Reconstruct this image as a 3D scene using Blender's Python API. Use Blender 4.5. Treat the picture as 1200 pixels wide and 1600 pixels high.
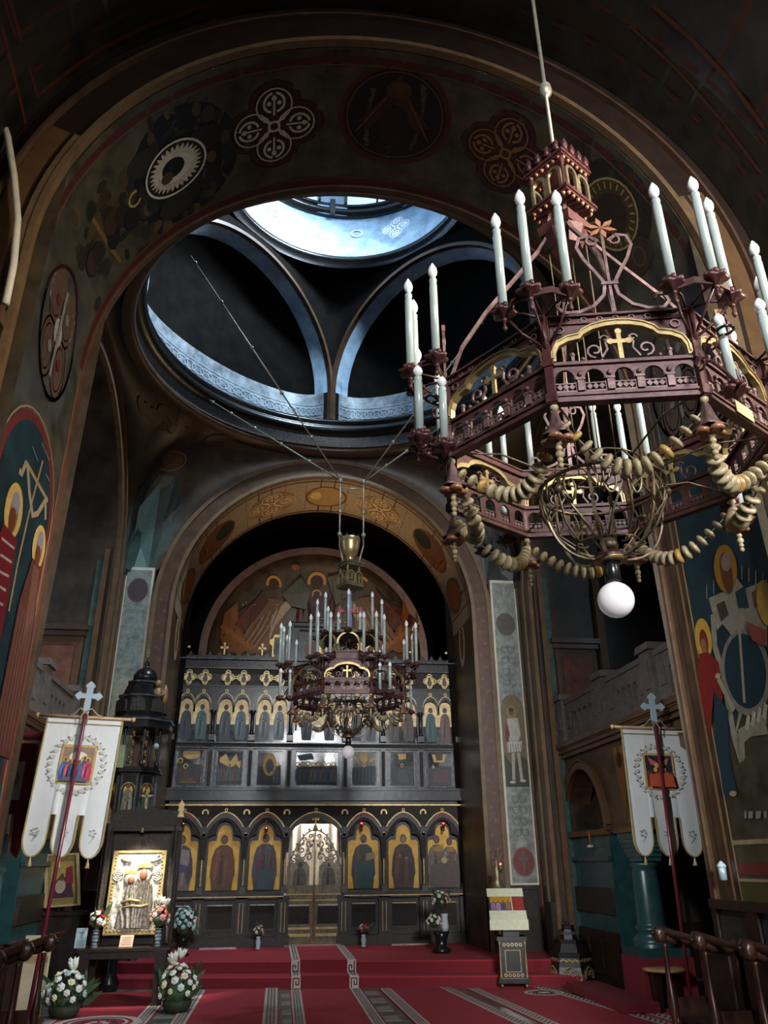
import bpy, math, random
from mathutils import Matrix, Vector
random.seed(7)
for o in list(bpy.data.objects): bpy.data.objects.remove(o)
SC=bpy.context.scene; COL=SC.collection
US=1.; UO=0.   # building coordinates enlarged by US about the camera, with z shift UO (set below)
PI=math.pi; sin=math.sin; cos=math.cos; rad=math.radians
CXO=.77; EYE=1.6; FPX=1210.; YC=9.4
# ---------------------------------------------------------------- camera
_up=Vector((575-600,-1858-800,FPX)).normalized()
_fw=Vector((425-600,1352-800,FPX)); _fw=(_fw-_up*_fw.dot(_up)).normalized()
_rt=_fw.cross(_up)
if _rt.x<0: _rt=-_rt
cam=bpy.data.cameras.new('camera'); camo=bpy.data.objects.new('camera',cam); COL.objects.link(camo)
cam.sensor_fit='HORIZONTAL'; cam.sensor_width=36; cam.lens=FPX/1200*36; cam.clip_end=100
camo.matrix_world=Matrix(((_rt.x,-_rt.y,-_rt.z,-.77),(_fw.x,-_fw.y,-_fw.z,0),(_up.x,-_up.y,-_up.z,EYE),(0,0,0,1)))
SC.camera=camo
def ray(px,py):
    d=Vector((px-600,py-800,FPX)); return Vector((_rt.dot(d),_fw.dot(d),_up.dot(d)))
def at(px,py,X=None,Y=None,Z=None):
    d=ray(px,py); o=Vector((-CXO,0,EYE))
    t=(X-o.x)/d.x if X is not None else (Y/d.y if Y is not None else (Z-o.z)/d.z)
    return o+d*t
def ang(px,py,R=2.55,zc=5.55):          # where a view line meets the nave arch soffit: (angle, Y)
    d=ray(px,py); ox=-CXO; oz=EYE-zc
    a=d.x*d.x+d.z*d.z; b=2*(ox*d.x+oz*d.z); c=ox*ox+oz*oz-R*R
    t=(-b+math.sqrt(b*b-4*a*c))/(2*a)
    return math.atan2(oz+d.z*t,ox+d.x*t), d.y*t
# ---------------------------------------------------------------- world, view
W=bpy.data.worlds.new('world'); SC.world=W; W.use_nodes=True
W.node_tree.nodes['Background'].inputs[0].default_value=(.85,.88,1,1)
W.node_tree.nodes['Background'].inputs[1].default_value=.012
SC.view_settings.view_transform='Standard'; SC.view_settings.look='None'
SC.view_settings.gamma=1; SC.view_settings.use_curve_mapping=False
SC.view_settings.exposure=0
def area(name,loc,target,size,power,col,spread=180,sy=None):
    l=bpy.data.lights.new(name,'AREA'); l.shape='RECTANGLE'; l.size=size; l.size_y=sy or size; l.energy=power; l.color=col
    l.spread=rad(spread)
    o=bpy.data.objects.new(name,l); COL.objects.link(o); o.location=loc
    o.rotation_euler=(Vector(target)-Vector(loc)).to_track_quat('-Z','Y').to_euler(); return o
def spot(name,loc,target,power,col,angle=60,blend=.6,r=.05):
    l=bpy.data.lights.new(name,'SPOT'); l.energy=power; l.color=col; l.spot_size=rad(angle); l.spot_blend=blend; l.shadow_soft_size=r
    o=bpy.data.objects.new(name,l); COL.objects.link(o); o.location=loc
    o.rotation_euler=(Vector(target)-Vector(loc)).to_track_quat('-Z','Y').to_euler(); return o
def point(name,loc,power,col,r=.03):
    l=bpy.data.lights.new(name,'POINT'); l.energy=power; l.color=col; l.shadow_soft_size=r
    o=bpy.data.objects.new(name,l); COL.objects.link(o); o.location=loc; return o
DAY=(.72,.86,1); WARM=(1,.72,.42)
# daylight from the west front window behind the viewer, the drum windows and the transept windows, plus added fill lamps
area('west_window_light',(.2,-13.4,6.9),(.2,15,3.9),3.8,1250,(.95,.97,1),90,2.4)
area('west_banner_fill',(-1.9,-13.3,2.2),(.8,13,1.8),2.2,520,(1,.97,.94),90,3.2)  # low frontal lamp added behind the viewer to brighten the banners
area('drum_light',(0,10.3,16.6),(0,10.3,0),2.6,28,(.6,.8,1))
spot('drum_window_light',(2.0,9.0,15.9),(-2.6,12.0,10.2),7000,(.62,.82,1),80,.7,.5)
area('right_banner_fill',(-3.2,3.4,4.7),(3.3,9.2,2.3),.6,28,(.95,.97,1),44,1.0)  # narrow beam added beside the left window, aimed at the right banner
area('left_banner_fill',(3.2,3.0,4.7),(-3.0,9.0,2.4),.6,42,(.97,.98,1),42,1.0)  # added beam for the left banner; the right wall has no window
area('left_pier_fill',(3.2,1.4,4.6),(-2.8,5.6,4.2),.9,85,(1,.9,.75),62,1.6)  # added warm lamp that brightens the left pier leg
spot('drum_window_light_high',(2.2,10.6,14.6),(-2.3,11.2,13.6),1500,(.7,.86,1),70,.7,.4)
area('transept_window_left',(-6.2,9.4,6.4),(3,11.5,4.5),1.2,18,DAY,150,2)
area('transept_window_right',(6.2,9.4,6.4),(-3,11.5,4.5),1.2,14,DAY,150,2)
area('iconostasis_top_lamp',(.4,15.2,5.8),(.3,14.4,8.6),.35,20,WARM,130)
spot('altar_lamp',(0,16.2,5.4),(0,18.2,7.4),60,WARM,120,.8,.1)
area('altar_room_lamp',(0,15.86,2.62),(0,16.02,1.5),.5,60,(1,.86,.72),170)
# ---------------------------------------------------------------- materials
MT={}
def M(n,col,rough=.6,metal=0,var=.25,scale=6,col2=None,bump=0,emit=None,stretch=None,fine=0):
    if n in MT: return MT[n]
    m=bpy.data.materials.new(n); MT[n]=m; m.use_nodes=True; nt=m.node_tree; b=nt.nodes['Principled BSDF']
    b.inputs['Roughness'].default_value=rough; b.inputs['Metallic'].default_value=metal
    c=(*col,1)
    b.inputs['Base Color'].default_value=c
    if var or col2:
        tc=nt.nodes.new('ShaderNodeTexCoord'); src=tc.outputs['Object']
        if stretch:
            mp=nt.nodes.new('ShaderNodeMapping'); mp.inputs['Scale'].default_value=stretch; nt.links.new(src,mp.inputs[0]); src=mp.outputs[0]
        nz=nt.nodes.new('ShaderNodeTexNoise'); nz.inputs['Scale'].default_value=scale; nz.inputs['Detail'].default_value=6; nz.inputs['Roughness'].default_value=.65
        nt.links.new(src,nz.inputs['Vector'])
        r=nt.nodes.new('ShaderNodeValToRGB'); r.color_ramp.elements[0].position=.35; r.color_ramp.elements[1].position=.68
        lo=tuple(x*(1-var) for x in col); hi=col2 or tuple(min(1,x*(1+var)) for x in col)
        r.color_ramp.elements[0].color=(*lo,1); r.color_ramp.elements[1].color=(*hi,1)
        nt.links.new(nz.outputs[0],r.inputs[0]); nt.links.new(r.outputs[0],b.inputs['Base Color'])
        if bump:
            bp=nt.nodes.new('ShaderNodeBump'); bp.inputs['Strength'].default_value=bump; bp.inputs['Distance'].default_value=.02
            nt.links.new(nz.outputs[0],bp.inputs['Height']); nt.links.new(bp.outputs[0],b.inputs['Normal'])
    if emit:
        b.inputs['Emission Color'].default_value=(*emit[0],1); b.inputs['Emission Strength'].default_value=emit[1]
    return m
fres=M('fresco_dark',(.035,.027,.016),.45,0,.5,2.2,(.085,.055,.03),.05)
fres_b=M('fresco_brown',(.05,.028,.014),.45,0,.4,3,(.10,.055,.026),.05)
fres_g=M('fresco_green',(.045,.038,.022),.4,0,.45,3,(.10,.085,.048),.05)
fres_r=M('fresco_red_border',(.20,.055,.04),.5,0,.3,9)
vault=M('vault_dark',(.018,.016,.013),.34,0,.5,1.6,(.045,.034,.024),.08)
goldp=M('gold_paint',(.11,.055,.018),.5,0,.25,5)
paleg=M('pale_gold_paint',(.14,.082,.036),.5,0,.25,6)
cream=M('cream_paint',(.62,.56,.44),.5,0,.15,8)
ornw=M('ornament_cream',(.6,.55,.46),.5,0,.2,12)
ornb=M('ornament_tan',(.33,.25,.15),.5,0,.2,12)
navy=M('fresco_navy',(.008,.028,.042),.45,0,.4,4,(.014,.045,.06))
teal=M('teal_paint',(.022,.068,.072),.3,0,.3,7)
tealfr=M('fresco_teal',(.035,.08,.075),.42,0,.5,4,(.07,.13,.11))
umber=M('umber_arch_shade',(.022,.011,.007),.4,0,.3,5)  # dimness of the upper arch put into the ring colour
brownp=M('brown_moulding',(.085,.045,.025),.35,0,.3,6)
redw=M('red_wall_paint',(.22,.075,.045),.6,0,.3,5,(.28,.11,.06))
stone=M('grey_stone',(.12,.098,.085),.7,0,.25,9,bump=.1)
greyfr=M('grey_painted_panel',(.23,.25,.22),.35,0,.35,9,(.33,.36,.32))
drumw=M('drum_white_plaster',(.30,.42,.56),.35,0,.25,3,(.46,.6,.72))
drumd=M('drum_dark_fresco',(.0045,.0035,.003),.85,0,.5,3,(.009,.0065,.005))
frieze=M('grey_patterned_frieze',(.22,.24,.27),.4,0,.6,40)
guil=M('guilloche_paint',(.35,.42,.5),.4,0,.2,10)
pane=M('lit_window_pane',(.6,.8,1),.3,0,0,emit=((.62,.82,1),1.0))
wood=M('dark_carved_wood',(.018,.009,.006),.42,0,.4,14,(.032,.016,.010),.2)
woodb=M('black_lacquer_wood',(.009,.008,.008),.28,0,.4,10,(.018,.016,.015),.1)
woodr=M('reddish_stall_wood',(.028,.010,.007),.33,0,.4,10,(.05,.018,.011),.12)
carv=M('fretwork_relief',(.012,.009,.007),.42,0,.6,60,(.05,.038,.026),.7)
gilt=M('gilded_trim',(.42,.31,.13),.38,.55,.3,12)
giltp=M('icon_gold_ground',(.74,.38,.04),.5,.1,.2,5,(.85,.50,.09))
icg=M('icon_gold_pale',(.62,.44,.2),.4,.15,.3,8)
icd=M('icon_dark_varnish',(.045,.048,.05),.11,0,.5,7,(.11,.115,.115))
iron=M('oxblood_iron',(.065,.018,.018),.42,.2,.35,14,(.11,.038,.034),.15)
ironl=M('worn_rose_iron',(.12,.06,.055),.45,.3,.4,16,(.24,.15,.14),.15)
brass=M('aged_brass',(.42,.31,.13),.36,.65,.35,10,(.5,.38,.18),.1)
brassd=M('dull_bronze',(.2,.15,.09),.42,.6,.4,12,(.32,.25,.15),.1)
candm=M('pale_candle_tube',(.38,.44,.41),.22,0,.06,8)
bulbm=M('frosted_bulb_glass',(.86,.87,.85),.12,0,0)
globem=M('white_globe_glass',(.86,.82,.82),.1,0,0,emit=((1,.95,.97),.12))
blackm=M('black_bakelite',(.012,.012,.013),.2,0,0)
beadm=M('ivory_bead',(.36,.26,.12),.4,0,.3,20,(.5,.42,.26))
beada=M('amber_bead',(.45,.27,.08),.35,0,.3,20)
coppm=M('copper_petal',(.34,.15,.08),.42,.3,.35,14)
rodm=M('pale_metal_rod',(.34,.31,.24),.45,.5,.2,14)
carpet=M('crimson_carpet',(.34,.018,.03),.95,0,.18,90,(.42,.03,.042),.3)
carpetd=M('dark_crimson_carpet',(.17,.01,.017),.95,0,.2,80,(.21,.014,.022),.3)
carpc=M('carpet_border_cream',(.52,.42,.36),.95,0,.15,60)
carpk=M('carpet_border_dark',(.085,.035,.035),.95,0,.2,60)
marb=M('floor_marble',(.10,.10,.085),.3,0,.5,5,(.2,.19,.16))
marb2=M('floor_marble_light',(.26,.26,.24),.3,0,.3,5)
clothw=M('white_banner_cloth',(.60,.62,.62),.85,0,.05,4)
poler=M('oxblood_pole_lacquer',(.13,.016,.028),.25,0,.15,5)
crossb=M('pale_blue_metal',(.48,.6,.68),.3,.3,.1,6)
velvet=M('crimson_velvet',(.13,.008,.02),.9,0,.2,10)
woodl=M('light_wood',(.42,.26,.13),.5,0,.25,8)
curt=M('white_curtain',(.75,.71,.66),.9,0,.03,5)
silver=M('silver_revetment',(.55,.52,.46),.32,.45,.3,25,(.75,.72,.66),.6)
skin=M('painted_flesh',(.2,.085,.04),.55,0,.15,20)
creamc=M('cream_lectern_cloth',(.66,.66,.46),.85,0,.08,20)
glassb=M('blue_grey_glass',(.35,.42,.48),.1,0,.2,30)
porc=M('white_porcelain',(.55,.66,.72),.2,0,.1,12)
leafm=M('green_leaves',(.035,.075,.028),.6,0,.5,20,(.06,.13,.045))
petw=M('white_petals',(.82,.83,.72),.7,0,.06,20)
petc=M('cream_petals',(.78,.75,.48),.7,0,.06,20)
petr=M('red_petals',(.6,.02,.04),.7,0,.1,20)
petp=M('pink_petals',(.72,.34,.32),.7,0,.1,20)
pets=M('salmon_petals',(.75,.2,.12),.7,0,.1,20)
petg=M('pale_blue_green_petals',(.42,.58,.52),.7,0,.1,20)
boardc=M('cream_board',(.60,.55,.36),.6,0,.1,3)
redglow=M('red_votive_flame',(.8,.03,.02),.3,0,0,emit=((1,.06,.04),9))
redglass=M('dark_red_glass',(.2,.01,.01),.15,0,0)
PAL={}
def _lite(h,f): return ''.join('%02x'%max(0,min(255,int(int(h[i:i+2],16)*f))) for i in (0,2,4))
def pc(h,rough=.5):
    k=(h,rough)
    if k not in PAL:
        c=tuple((int(h[i:i+2],16)/255)**2.2 for i in (0,2,4)); PAL[k]=M('paint_'+h,c,rough,0,.16,14)
    return PAL[k]
# ---------------------------------------------------------------- mesh builder
class MB:
    def __init__(s): s.v=[]; s.f=[]; s.m=[]; s.T=Matrix(); s.mats=[]; s.cur=0; s.smooth=[]; s.sm=False
    def mat(s,m):
        if m not in s.mats: s.mats.append(m)
        s.cur=s.mats.index(m); return s
    def P(s,p):
        q=s.T@Vector(p); s.v.append((q.x*US,q.y*US,q.z*US+UO)); return len(s.v)-1
    def F(s,*ix): s.f.append(ix); s.m.append(s.cur); s.smooth.append(s.sm)
    def box(s,x0,x1,y0,y1,z0,z1,t=0):
        # t tapers the top by that amount on each side
        i=[s.P(p) for p in ((x0,y0,z0),(x1,y0,z0),(x1,y1,z0),(x0,y1,z0),(x0+t,y0+t,z1),(x1-t,y0+t,z1),(x1-t,y1-t,z1),(x0+t,y1-t,z1))]
        for a in ((0,3,2,1),(4,5,6,7),(0,1,5,4),(1,2,6,5),(2,3,7,6),(3,0,4,7)): s.F(*[i[k] for k in a])
        return s
    def quad(s,a,b,c,d): s.F(*[s.P(p) for p in (a,b,c,d)]); return s
    def grid(s,fn,nu,nv,smooth=True,wrap=False):
        s.sm=smooth; ids=[[s.P(fn(i/nu,j/nv)) for j in range(nv+1)] for i in range(nu+(0 if wrap else 1))]
        n=len(ids)
        for i in range(nu):
            for j in range(nv): s.F(ids[i][j],ids[(i+1)%n][j],ids[(i+1)%n][j+1],ids[i][j+1])
        s.sm=False; return s
    def lathe(s,prof,n=16,c=(0,0,0),lobes=0,la=0,ph=0):
        s.sm=True; rows=[]
        for r,z in prof:
            row=[]
            for k in range(n):
                a=2*PI*k/n+ph; rr=r*(1+la*cos(lobes*a)) if lobes else r
                row.append(s.P((c[0]+rr*cos(a),c[1]+rr*sin(a),c[2]+z)))
            rows.append(row)
        for i in range(len(rows)-1):
            for k in range(n): s.F(rows[i][k],rows[i][(k+1)%n],rows[i+1][(k+1)%n],rows[i+1][k])
        if prof[0][0]>1e-4: s.F(*rows[0][::-1])
        if prof[-1][0]>1e-4: s.F(*rows[-1])
        s.sm=False; return s
    def prismn(s,r,z0,z1,n=8,c=(0,0),r1=None,ph=0):
        s.lathe([(r,z0),(r if r1 is None else r1,z1)],n,(c[0],c[1],0),ph=ph)
        k=len(s.smooth); 
        for i in range(k-n-2,k): s.smooth[i]=False
        return s
    def tube(s,path,r,n=6,closed=False,flat=None):
        # flat=(w,h): rectangular strap section
        P=[Vector(p) for p in path]; N=len(P); rows=[]; s.sm=flat is None
        up=Vector((0,0,1))
        for i,p in enumerate(P):
            a=P[(i-1)%N] if (closed or i>0) else P[i]; b=P[(i+1)%N] if (closed or i<N-1) else P[i]
            t=(b-a)
            if t.length<1e-9: t=Vector((0,0,1))
            t.normalize()
            ref=up if abs(t.z)<.97 else Vector((1,0,0))
            if i and not abs(t.z)<.97: ref=last
            u=t.cross(ref).normalized(); w=u.cross(t); last=w
            rr=r[i] if isinstance(r,(list,tuple)) else r
            if flat:
                rows.append([s.P(p+u*x*flat[0]/2+w*y*flat[1]/2) for x,y in ((-1,-1),(1,-1),(1,1),(-1,1))])
            else:
                rows.append([s.P(p+u*rr*cos(2*PI*k/n)+w*rr*sin(2*PI*k/n)) for k in range(n)])
        n=len(rows[0])
        for i in range(N if closed else N-1):
            A=rows[i]; B=rows[(i+1)%N]
            for k in range(n): s.F(A[k],A[(k+1)%n],B[(k+1)%n],B[k])
        if not closed: s.F(*rows[0][::-1]); s.F(*rows[-1])
        s.sm=False; return s
    def strip(s,xs,lo,hi,y0,y1):
        # a plate between curves z=lo(x) and z=hi(x), from y0 to y1
        r=[]
        for x in xs:
            a,b=lo(x),hi(x)
            if b<a: b=a
            r.append([s.P(q) for q in ((x,y0,a),(x,y0,b),(x,y1,b),(x,y1,a))])
        for i in range(len(r)-1):
            A,B=r[i],r[i+1]
            s.F(A[0],B[0],B[1],A[1]); s.F(A[1],B[1],B[2],A[2]); s.F(A[2],B[2],B[3],A[3]); s.F(A[3],B[3],B[0],A[0])
        s.F(*r[0]); s.F(*r[-1][::-1]); return s
    def band(s,path,w,y0,y1,closed=False):
        # ribbon of width w along an (x,z) path, plate thickness y0..y1
        N=len(path); r=[]
        for i,(x,z) in enumerate(path):
            a=path[(i-1)%N] if (closed or i) else path[i]; b=path[(i+1)%N] if (closed or i<N-1) else path[i]
            tx,tz=b[0]-a[0],b[1]-a[1]; L=math.hypot(tx,tz) or 1; nx,nz=-tz/L*w/2,tx/L*w/2
            r.append([s.P(q) for q in ((x-nx,y0,z-nz),(x+nx,y0,z+nz),(x+nx,y1,z+nz),(x-nx,y1,z-nz))])
        for i in range(N if closed else N-1):
            A,B=r[i],r[(i+1)%N]
            for k in range(4): s.F(A[k],A[(k+1)%4],B[(k+1)%4],B[k])
        if not closed: s.F(*r[0][::-1]); s.F(*r[-1])
        return s
    def poly(s,pts,y0,y1):
        # extruded (x,z) outline
        a=[s.P((x,y0,z)) for x,z in pts]; b=[s.P((x,y1,z)) for x,z in pts]; n=len(pts)
        s.F(*a); s.F(*b[::-1])
        for i in range(n): s.F(a[i],b[i],b[(i+1)%n],a[(i+1)%n])
        return s
    def ball(s,c,r,n=8,sz=1):
        m=max(4,n//2+1)
        return s.lathe([(r*sin(PI*i/m)+1e-5,-r*sz*cos(PI*i/m)) for i in range(m+1)],n,c)
    def mesh(s,name):
        me=bpy.data.meshes.new(name); me.from_pydata(s.v,[],s.f)
        for m in s.mats or [wood]: me.materials.append(m)
        me.polygons.foreach_set('material_index',s.m); me.polygons.foreach_set('use_smooth',s.smooth); me.update(); return me
    def build(s,name,parent=None,**k): return inst(name,s.mesh(name),parent,**k)
def inst(name,me,parent=None,loc=(0,0,0),rz=0,rot=None,label=None,kind=None,scale=None):
    o=bpy.data.objects.new(name,me); COL.objects.link(o); o.parent=parent; o.location=loc
    o.rotation_euler=rot or (0,0,rz)
    if scale: o.scale=scale if isinstance(scale,tuple) else (scale,)*3
    if label: o['label']=label
    if kind: o['kind']=kind
    return o
def thing(name,label,cat,loc=(0,0,0),rz=0,group=None,rot=None):
    o=bpy.data.objects.new(name,None); COL.objects.link(o); o.location=loc; o.rotation_euler=rot or (0,0,rz); o.empty_display_size=.1
    return tag(o,label,cat,group)
def tag(o,label,cat,group=None):
    o['label']=label; o['category']=cat
    if group: o['group']=group
    return o
def struct(name,mb,label=None):
    o=mb.build(name); o['kind']='structure'
    if label: o['label']=label
    return o
def lin(a,b,n): return [a+(b-a)*i/n for i in range(n+1)]
def arcp(c,r,a0,a1,n,ry=None): return [(c[0]+r*cos(rad(a0+(a1-a0)*i/n)),c[1]+(ry or r)*sin(rad(a0+(a1-a0)*i/n))) for i in range(n+1)]
def spiral(c,r,a0,turns,d=1,n=16,k=.12): # inward scroll in x,z
    return [(c[0]+r*(1-(1-k)*i/n)*cos(rad(a0)+d*turns*2*PI*i/n),c[1]+r*(1-(1-k)*i/n)*sin(rad(a0)+d*turns*2*PI*i/n)) for i in range(n+1)]
# ---------------------------------------------------------------- painting on a surface: flat pigment shapes laid on real walls
class Paint:
    def __init__(s,mp,nrm,step=.0004,maxu=None): s.b=MB(); s.mp=mp; s.n=nrm; s.k=1; s.step=step; s.maxu=maxu
    def reset(s): s.k=1; return s
    def pt(s,u,v):
        p=Vector(s.mp(u,v)); return p+Vector(s.n(u,v))*(s.step*s.k)
    def layer(s): s.k+=1; return s
    def poly(s,pts,h,new=True):
        if new: s.k+=1
        s.b.mat(pc(h) if isinstance(h,str) else h)
        if s.maxu is None: s.b.F(*[s.b.P(s.pt(*q)) for q in pts]); return s
        us=[q[0] for q in pts]
        if max(us)-min(us)<s.maxu: s.b.F(*[s.b.P(s.pt(*q)) for q in pts]); return s
        from mathutils.geometry import tessellate_polygon
        st=[[pts[i] for i in t] for t in tessellate_polygon([[Vector((q[0],q[1],0)) for q in pts]])]
        while st:
            t=st.pop(); e=[abs(t[i][0]-t[(i+1)%3][0]) for i in range(3)]; m=max(e)
            if m<=s.maxu: s.b.F(*[s.b.P(s.pt(*q)) for q in t])
            else:
                i=e.index(m); a,b_,c=t[i],t[(i+1)%3],t[(i+2)%3]; h_=((a[0]+b_[0])/2,(a[1]+b_[1])/2); st.append([a,h_,c]); st.append([h_,b_,c])
        return s
    def ell(s,u,v,a,b,h,n=18,rot=0,new=True):
        cr,sr=cos(rot),sin(rot)
        return s.poly([(u+a*cos(2*PI*i/n)*cr-b*sin(2*PI*i/n)*sr,v+a*cos(2*PI*i/n)*sr+b*sin(2*PI*i/n)*cr) for i in range(n)],h,new)
    def line(s,pts,w,h,closed=False,new=True,au=1):
        if new: s.k+=1
        s.b.mat(pc(h) if isinstance(h,str) else h); N=len(pts); r=[]
        for i,(x,z) in enumerate(pts):
            a=pts[(i-1)%N] if (closed or i) else pts[i]; b=pts[(i+1)%N] if (closed or i<N-1) else pts[i]
            tx,tz=(b[0]-a[0])*au,b[1]-a[1]; L=math.hypot(tx,tz) or 1
            r.append((s.b.P(s.pt(x+tz/L*w/2/au,z-tx/L*w/2)),s.b.P(s.pt(x-tz/L*w/2/au,z+tx/L*w/2))))
        for i in range(N if closed else N-1):
            A,B=r[i],r[(i+1)%N]; s.b.F(A[0],B[0],B[1],A[1])
        return s
    def ring(s,u,v,a,b,w,h,n=24,new=True,a0=0,a1=360,au=1):
        full=a1-a0>=360
        return s.line([(u+a*cos(rad(a0+(a1-a0)*i/n)),v+b*sin(rad(a0+(a1-a0)*i/n))) for i in range(n if full else n+1)],w,h,full,new,au)
    def quatre(s,u,v,r,h,h2=None,au=1,fill=None):
        # openwork quatrefoil: four lobed rings, petals and a centre
        if fill:
            for k in range(4):
                a=PI/2*k; s.ell(u+r*.55*cos(a)/au,v+r*.55*sin(a),r*.48/au,r*.48,fill,new=(k==0))
            s.ell(u,v,r*.5/au,r*.5,fill,new=False)
        s.k+=1
        for k in range(4):
            a=PI/2*k; cu,cv=u+r*.55*cos(a)/au,v+r*.55*sin(a)
            s.ring(cu,cv,r*.43/au,r*.43,r*.035,h,18,False,au=au)
        s.k+=1
        for k in range(4):
            a=PI/2*k; cu,cv=u+r*.58*cos(a)/au,v+r*.58*sin(a)
            for d in (-1,1):
                w=[(cu+(r*.30*cos(a+d*t)*(1-t*.12))/au,cv+r*.30*sin(a+d*t)*(1-t*.12)) for t in [.15+.33*i for i in range(9)]]; s.line(w,r*.06,h,new=False,au=au)
                s.ell(cu+r*.13*cos(a+d*1.3)/au,cv+r*.13*sin(a+d*1.3),r*.06/au,r*.06,h,7,new=False)
            s.line([(cu-r*.28*cos(a)/au,cv-r*.28*sin(a)),(cu+r*.24*cos(a)/au,cv+r*.24*sin(a))],r*.05,h,new=False,au=au)
            s.ell(cu+r*.16*cos(a)/au,cv+r*.16*sin(a),r*.07/au,r*.07,h,7,new=False)
            b=a+PI/4; s.poly([(u+r*.14*cos(b)/au,v+r*.14*sin(b)),(u+r*.3*cos(b-.25)/au,v+r*.3*sin(b-.25)),(u+r*.46*cos(b)/au,v+r*.46*sin(b)),(u+r*.3*cos(b+.25)/au,v+r*.3*sin(b+.25))],h,new=False)
        s.k+=1; s.ring(u,v,r*.13/au,r*.13,r*.06,h2 or h,10,False,au=au); return s
    def saint(s,u,v,h,robe='5a3a2c',cloak=None,halo='c9963f',face='7a4a2a',hair='3a2418',lean=0,au=1,book=None,full=True,wide=1):
        # standing figure, feet at v, height h
        q=lambda x,z:(u+(x*wide+lean*z)*h/au,v+z*h)
        if halo: s.ell(*q(0,.88),.105*h/au,.105*h,halo)
        bl=[(-.16,0),(.16,0),(.19,.3),(.17,.55),(.14,.70),(.06,.77),(-.06,.77),(-.14,.70),(-.18,.55),(-.2,.3)]
        s.poly([q(*p) for p in bl],robe)
        if cloak:
            s.poly([q(*p) for p in ((.02,.76),(.13,.70),(.185,.5),(.2,.25),(.13,.08),(.08,.3),(-.06,.42))],cloak)
            s.poly([q(*p) for p in ((-.05,.76),(-.13,.70),(-.19,.45),(-.2,.2),(-.12,.3),(-.07,.55))],cloak,False)
        s.k+=1
        for x in (-.08,0,.07):
            s.line([q(x,.04),q(x*.8,.3),q(x*.5,.5)],.008*h,'2a1c16' if cloak is None else robe,new=False,au=au)
        s.poly([q(*p) for p in ((-.12,.66),(-.06,.72),(-.08,.3),(-.13,.1),(-.15,.3))],_lite(robe,1.35)); s.poly([q(*p) for p in ((.03,.5),(.07,.52),(.06,.1),(.02,.05))],_lite(robe,1.25),False); s.poly([q(*p) for p in ((-.045,.55),(0,.6),(-.01,.12),(-.05,.08))],_lite(robe,.62),False)
        s.line([q(-.11,.62),q(-.12,.48),q(-.02,.53)],.045*h,_lite(robe,1.2),au=au); s.line([q(.11,.62),q(.12,.46),q(.04,.52)],.045*h,_lite(robe,1.1),new=False,au=au)
        s.ell(*q(0,.865),.062*h/au,.078*h,hair); s.ell(*q(0,.86),.043*h/au,.06*h,face)
        s.ell(*q(0,.825),.03*h/au,.03*h,hair) if book else None
        s.k+=1
        s.ell(*q(.05,.52),.035*h/au,.022*h,face,8,new=False); s.ell(*q(-.06,.56),.03*h/au,.022*h,face,8,new=False)
        if book: s.poly([q(.04,.48),q(.13,.5),q(.13,.62),q(.04,.6)],book)
        return s
    def build(s,name,parent=None,label=None): return s.b.build(name,parent,label=label)

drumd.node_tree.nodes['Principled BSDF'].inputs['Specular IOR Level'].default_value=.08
# ================================================================ SETTING
FLZ=0
# floor with marble slabs
b=MB(); b.mat(marb).box(-7,7,-14.5,19,-.2,0); floor=struct('floor',b,'dark marble floor mostly under red carpets')
US=1.1; UO=-.16; CXO=.70  # building enlarged about the camera from here on; the floor above is not
# ---- walls with arched openings
def archz(R,zc,pad=0):
    return lambda x: zc+math.sqrt(max(0,R*R-x*x)) if abs(x)<R else 0
def soffit(b,R,zc,y0,y1,ax='y',z0=0,n=40,cx=0):
    # intrados of an arch incl. jambs; ax='y' runs along Y
    def fn(u,v):
        L1=zc-z0; tot=2*L1+PI*R; s_=u*tot
        if s_<L1: x,z=-R,z0+s_
        elif s_>tot-L1: x,z=R,z0+(tot-s_)
        else:
            a=PI-(s_-L1)/R; x,z=R*cos(a),zc+R*sin(a)
        y=y0+(y1-y0)*v
        return (x+cx,y,z) if ax=='y' else (y,x+cx,z)
    b.grid(fn,n*2,4); return b
def annulus(b,R0,R1,zc,y0,y1,z0=0,ax='y',cx=0,n=48):
    # raised ring moulding following an arch, with straight legs
    pts=[]
    for r in (R0,R1):
        pts.append([(-r,z0)]+[(r*cos(PI-PI*i/n),zc+r*sin(PI-PI*i/n)) for i in range(n+1)]+[(r,z0)])
    A,B=pts; N=len(A)
    def m(x,y,z): return (x+cx,y,z) if ax=='y' else (y,x+cx,z)
    ids=[[b.P(m(A[i][0],y0,A[i][1])),b.P(m(B[i][0],y0,B[i][1])),b.P(m(B[i][0],y1,B[i][1])),b.P(m(A[i][0],y1,A[i][1]))] for i in range(N)]
    b.sm=False
    for i in range(N-1):
        for k in range(4): b.F(ids[i][k],ids[i][(k+1)%4],ids[i+1][(k+1)%4],ids[i+1][k])
    b.F(*ids[0]); b.F(*ids[-1][::-1]); return b
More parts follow.
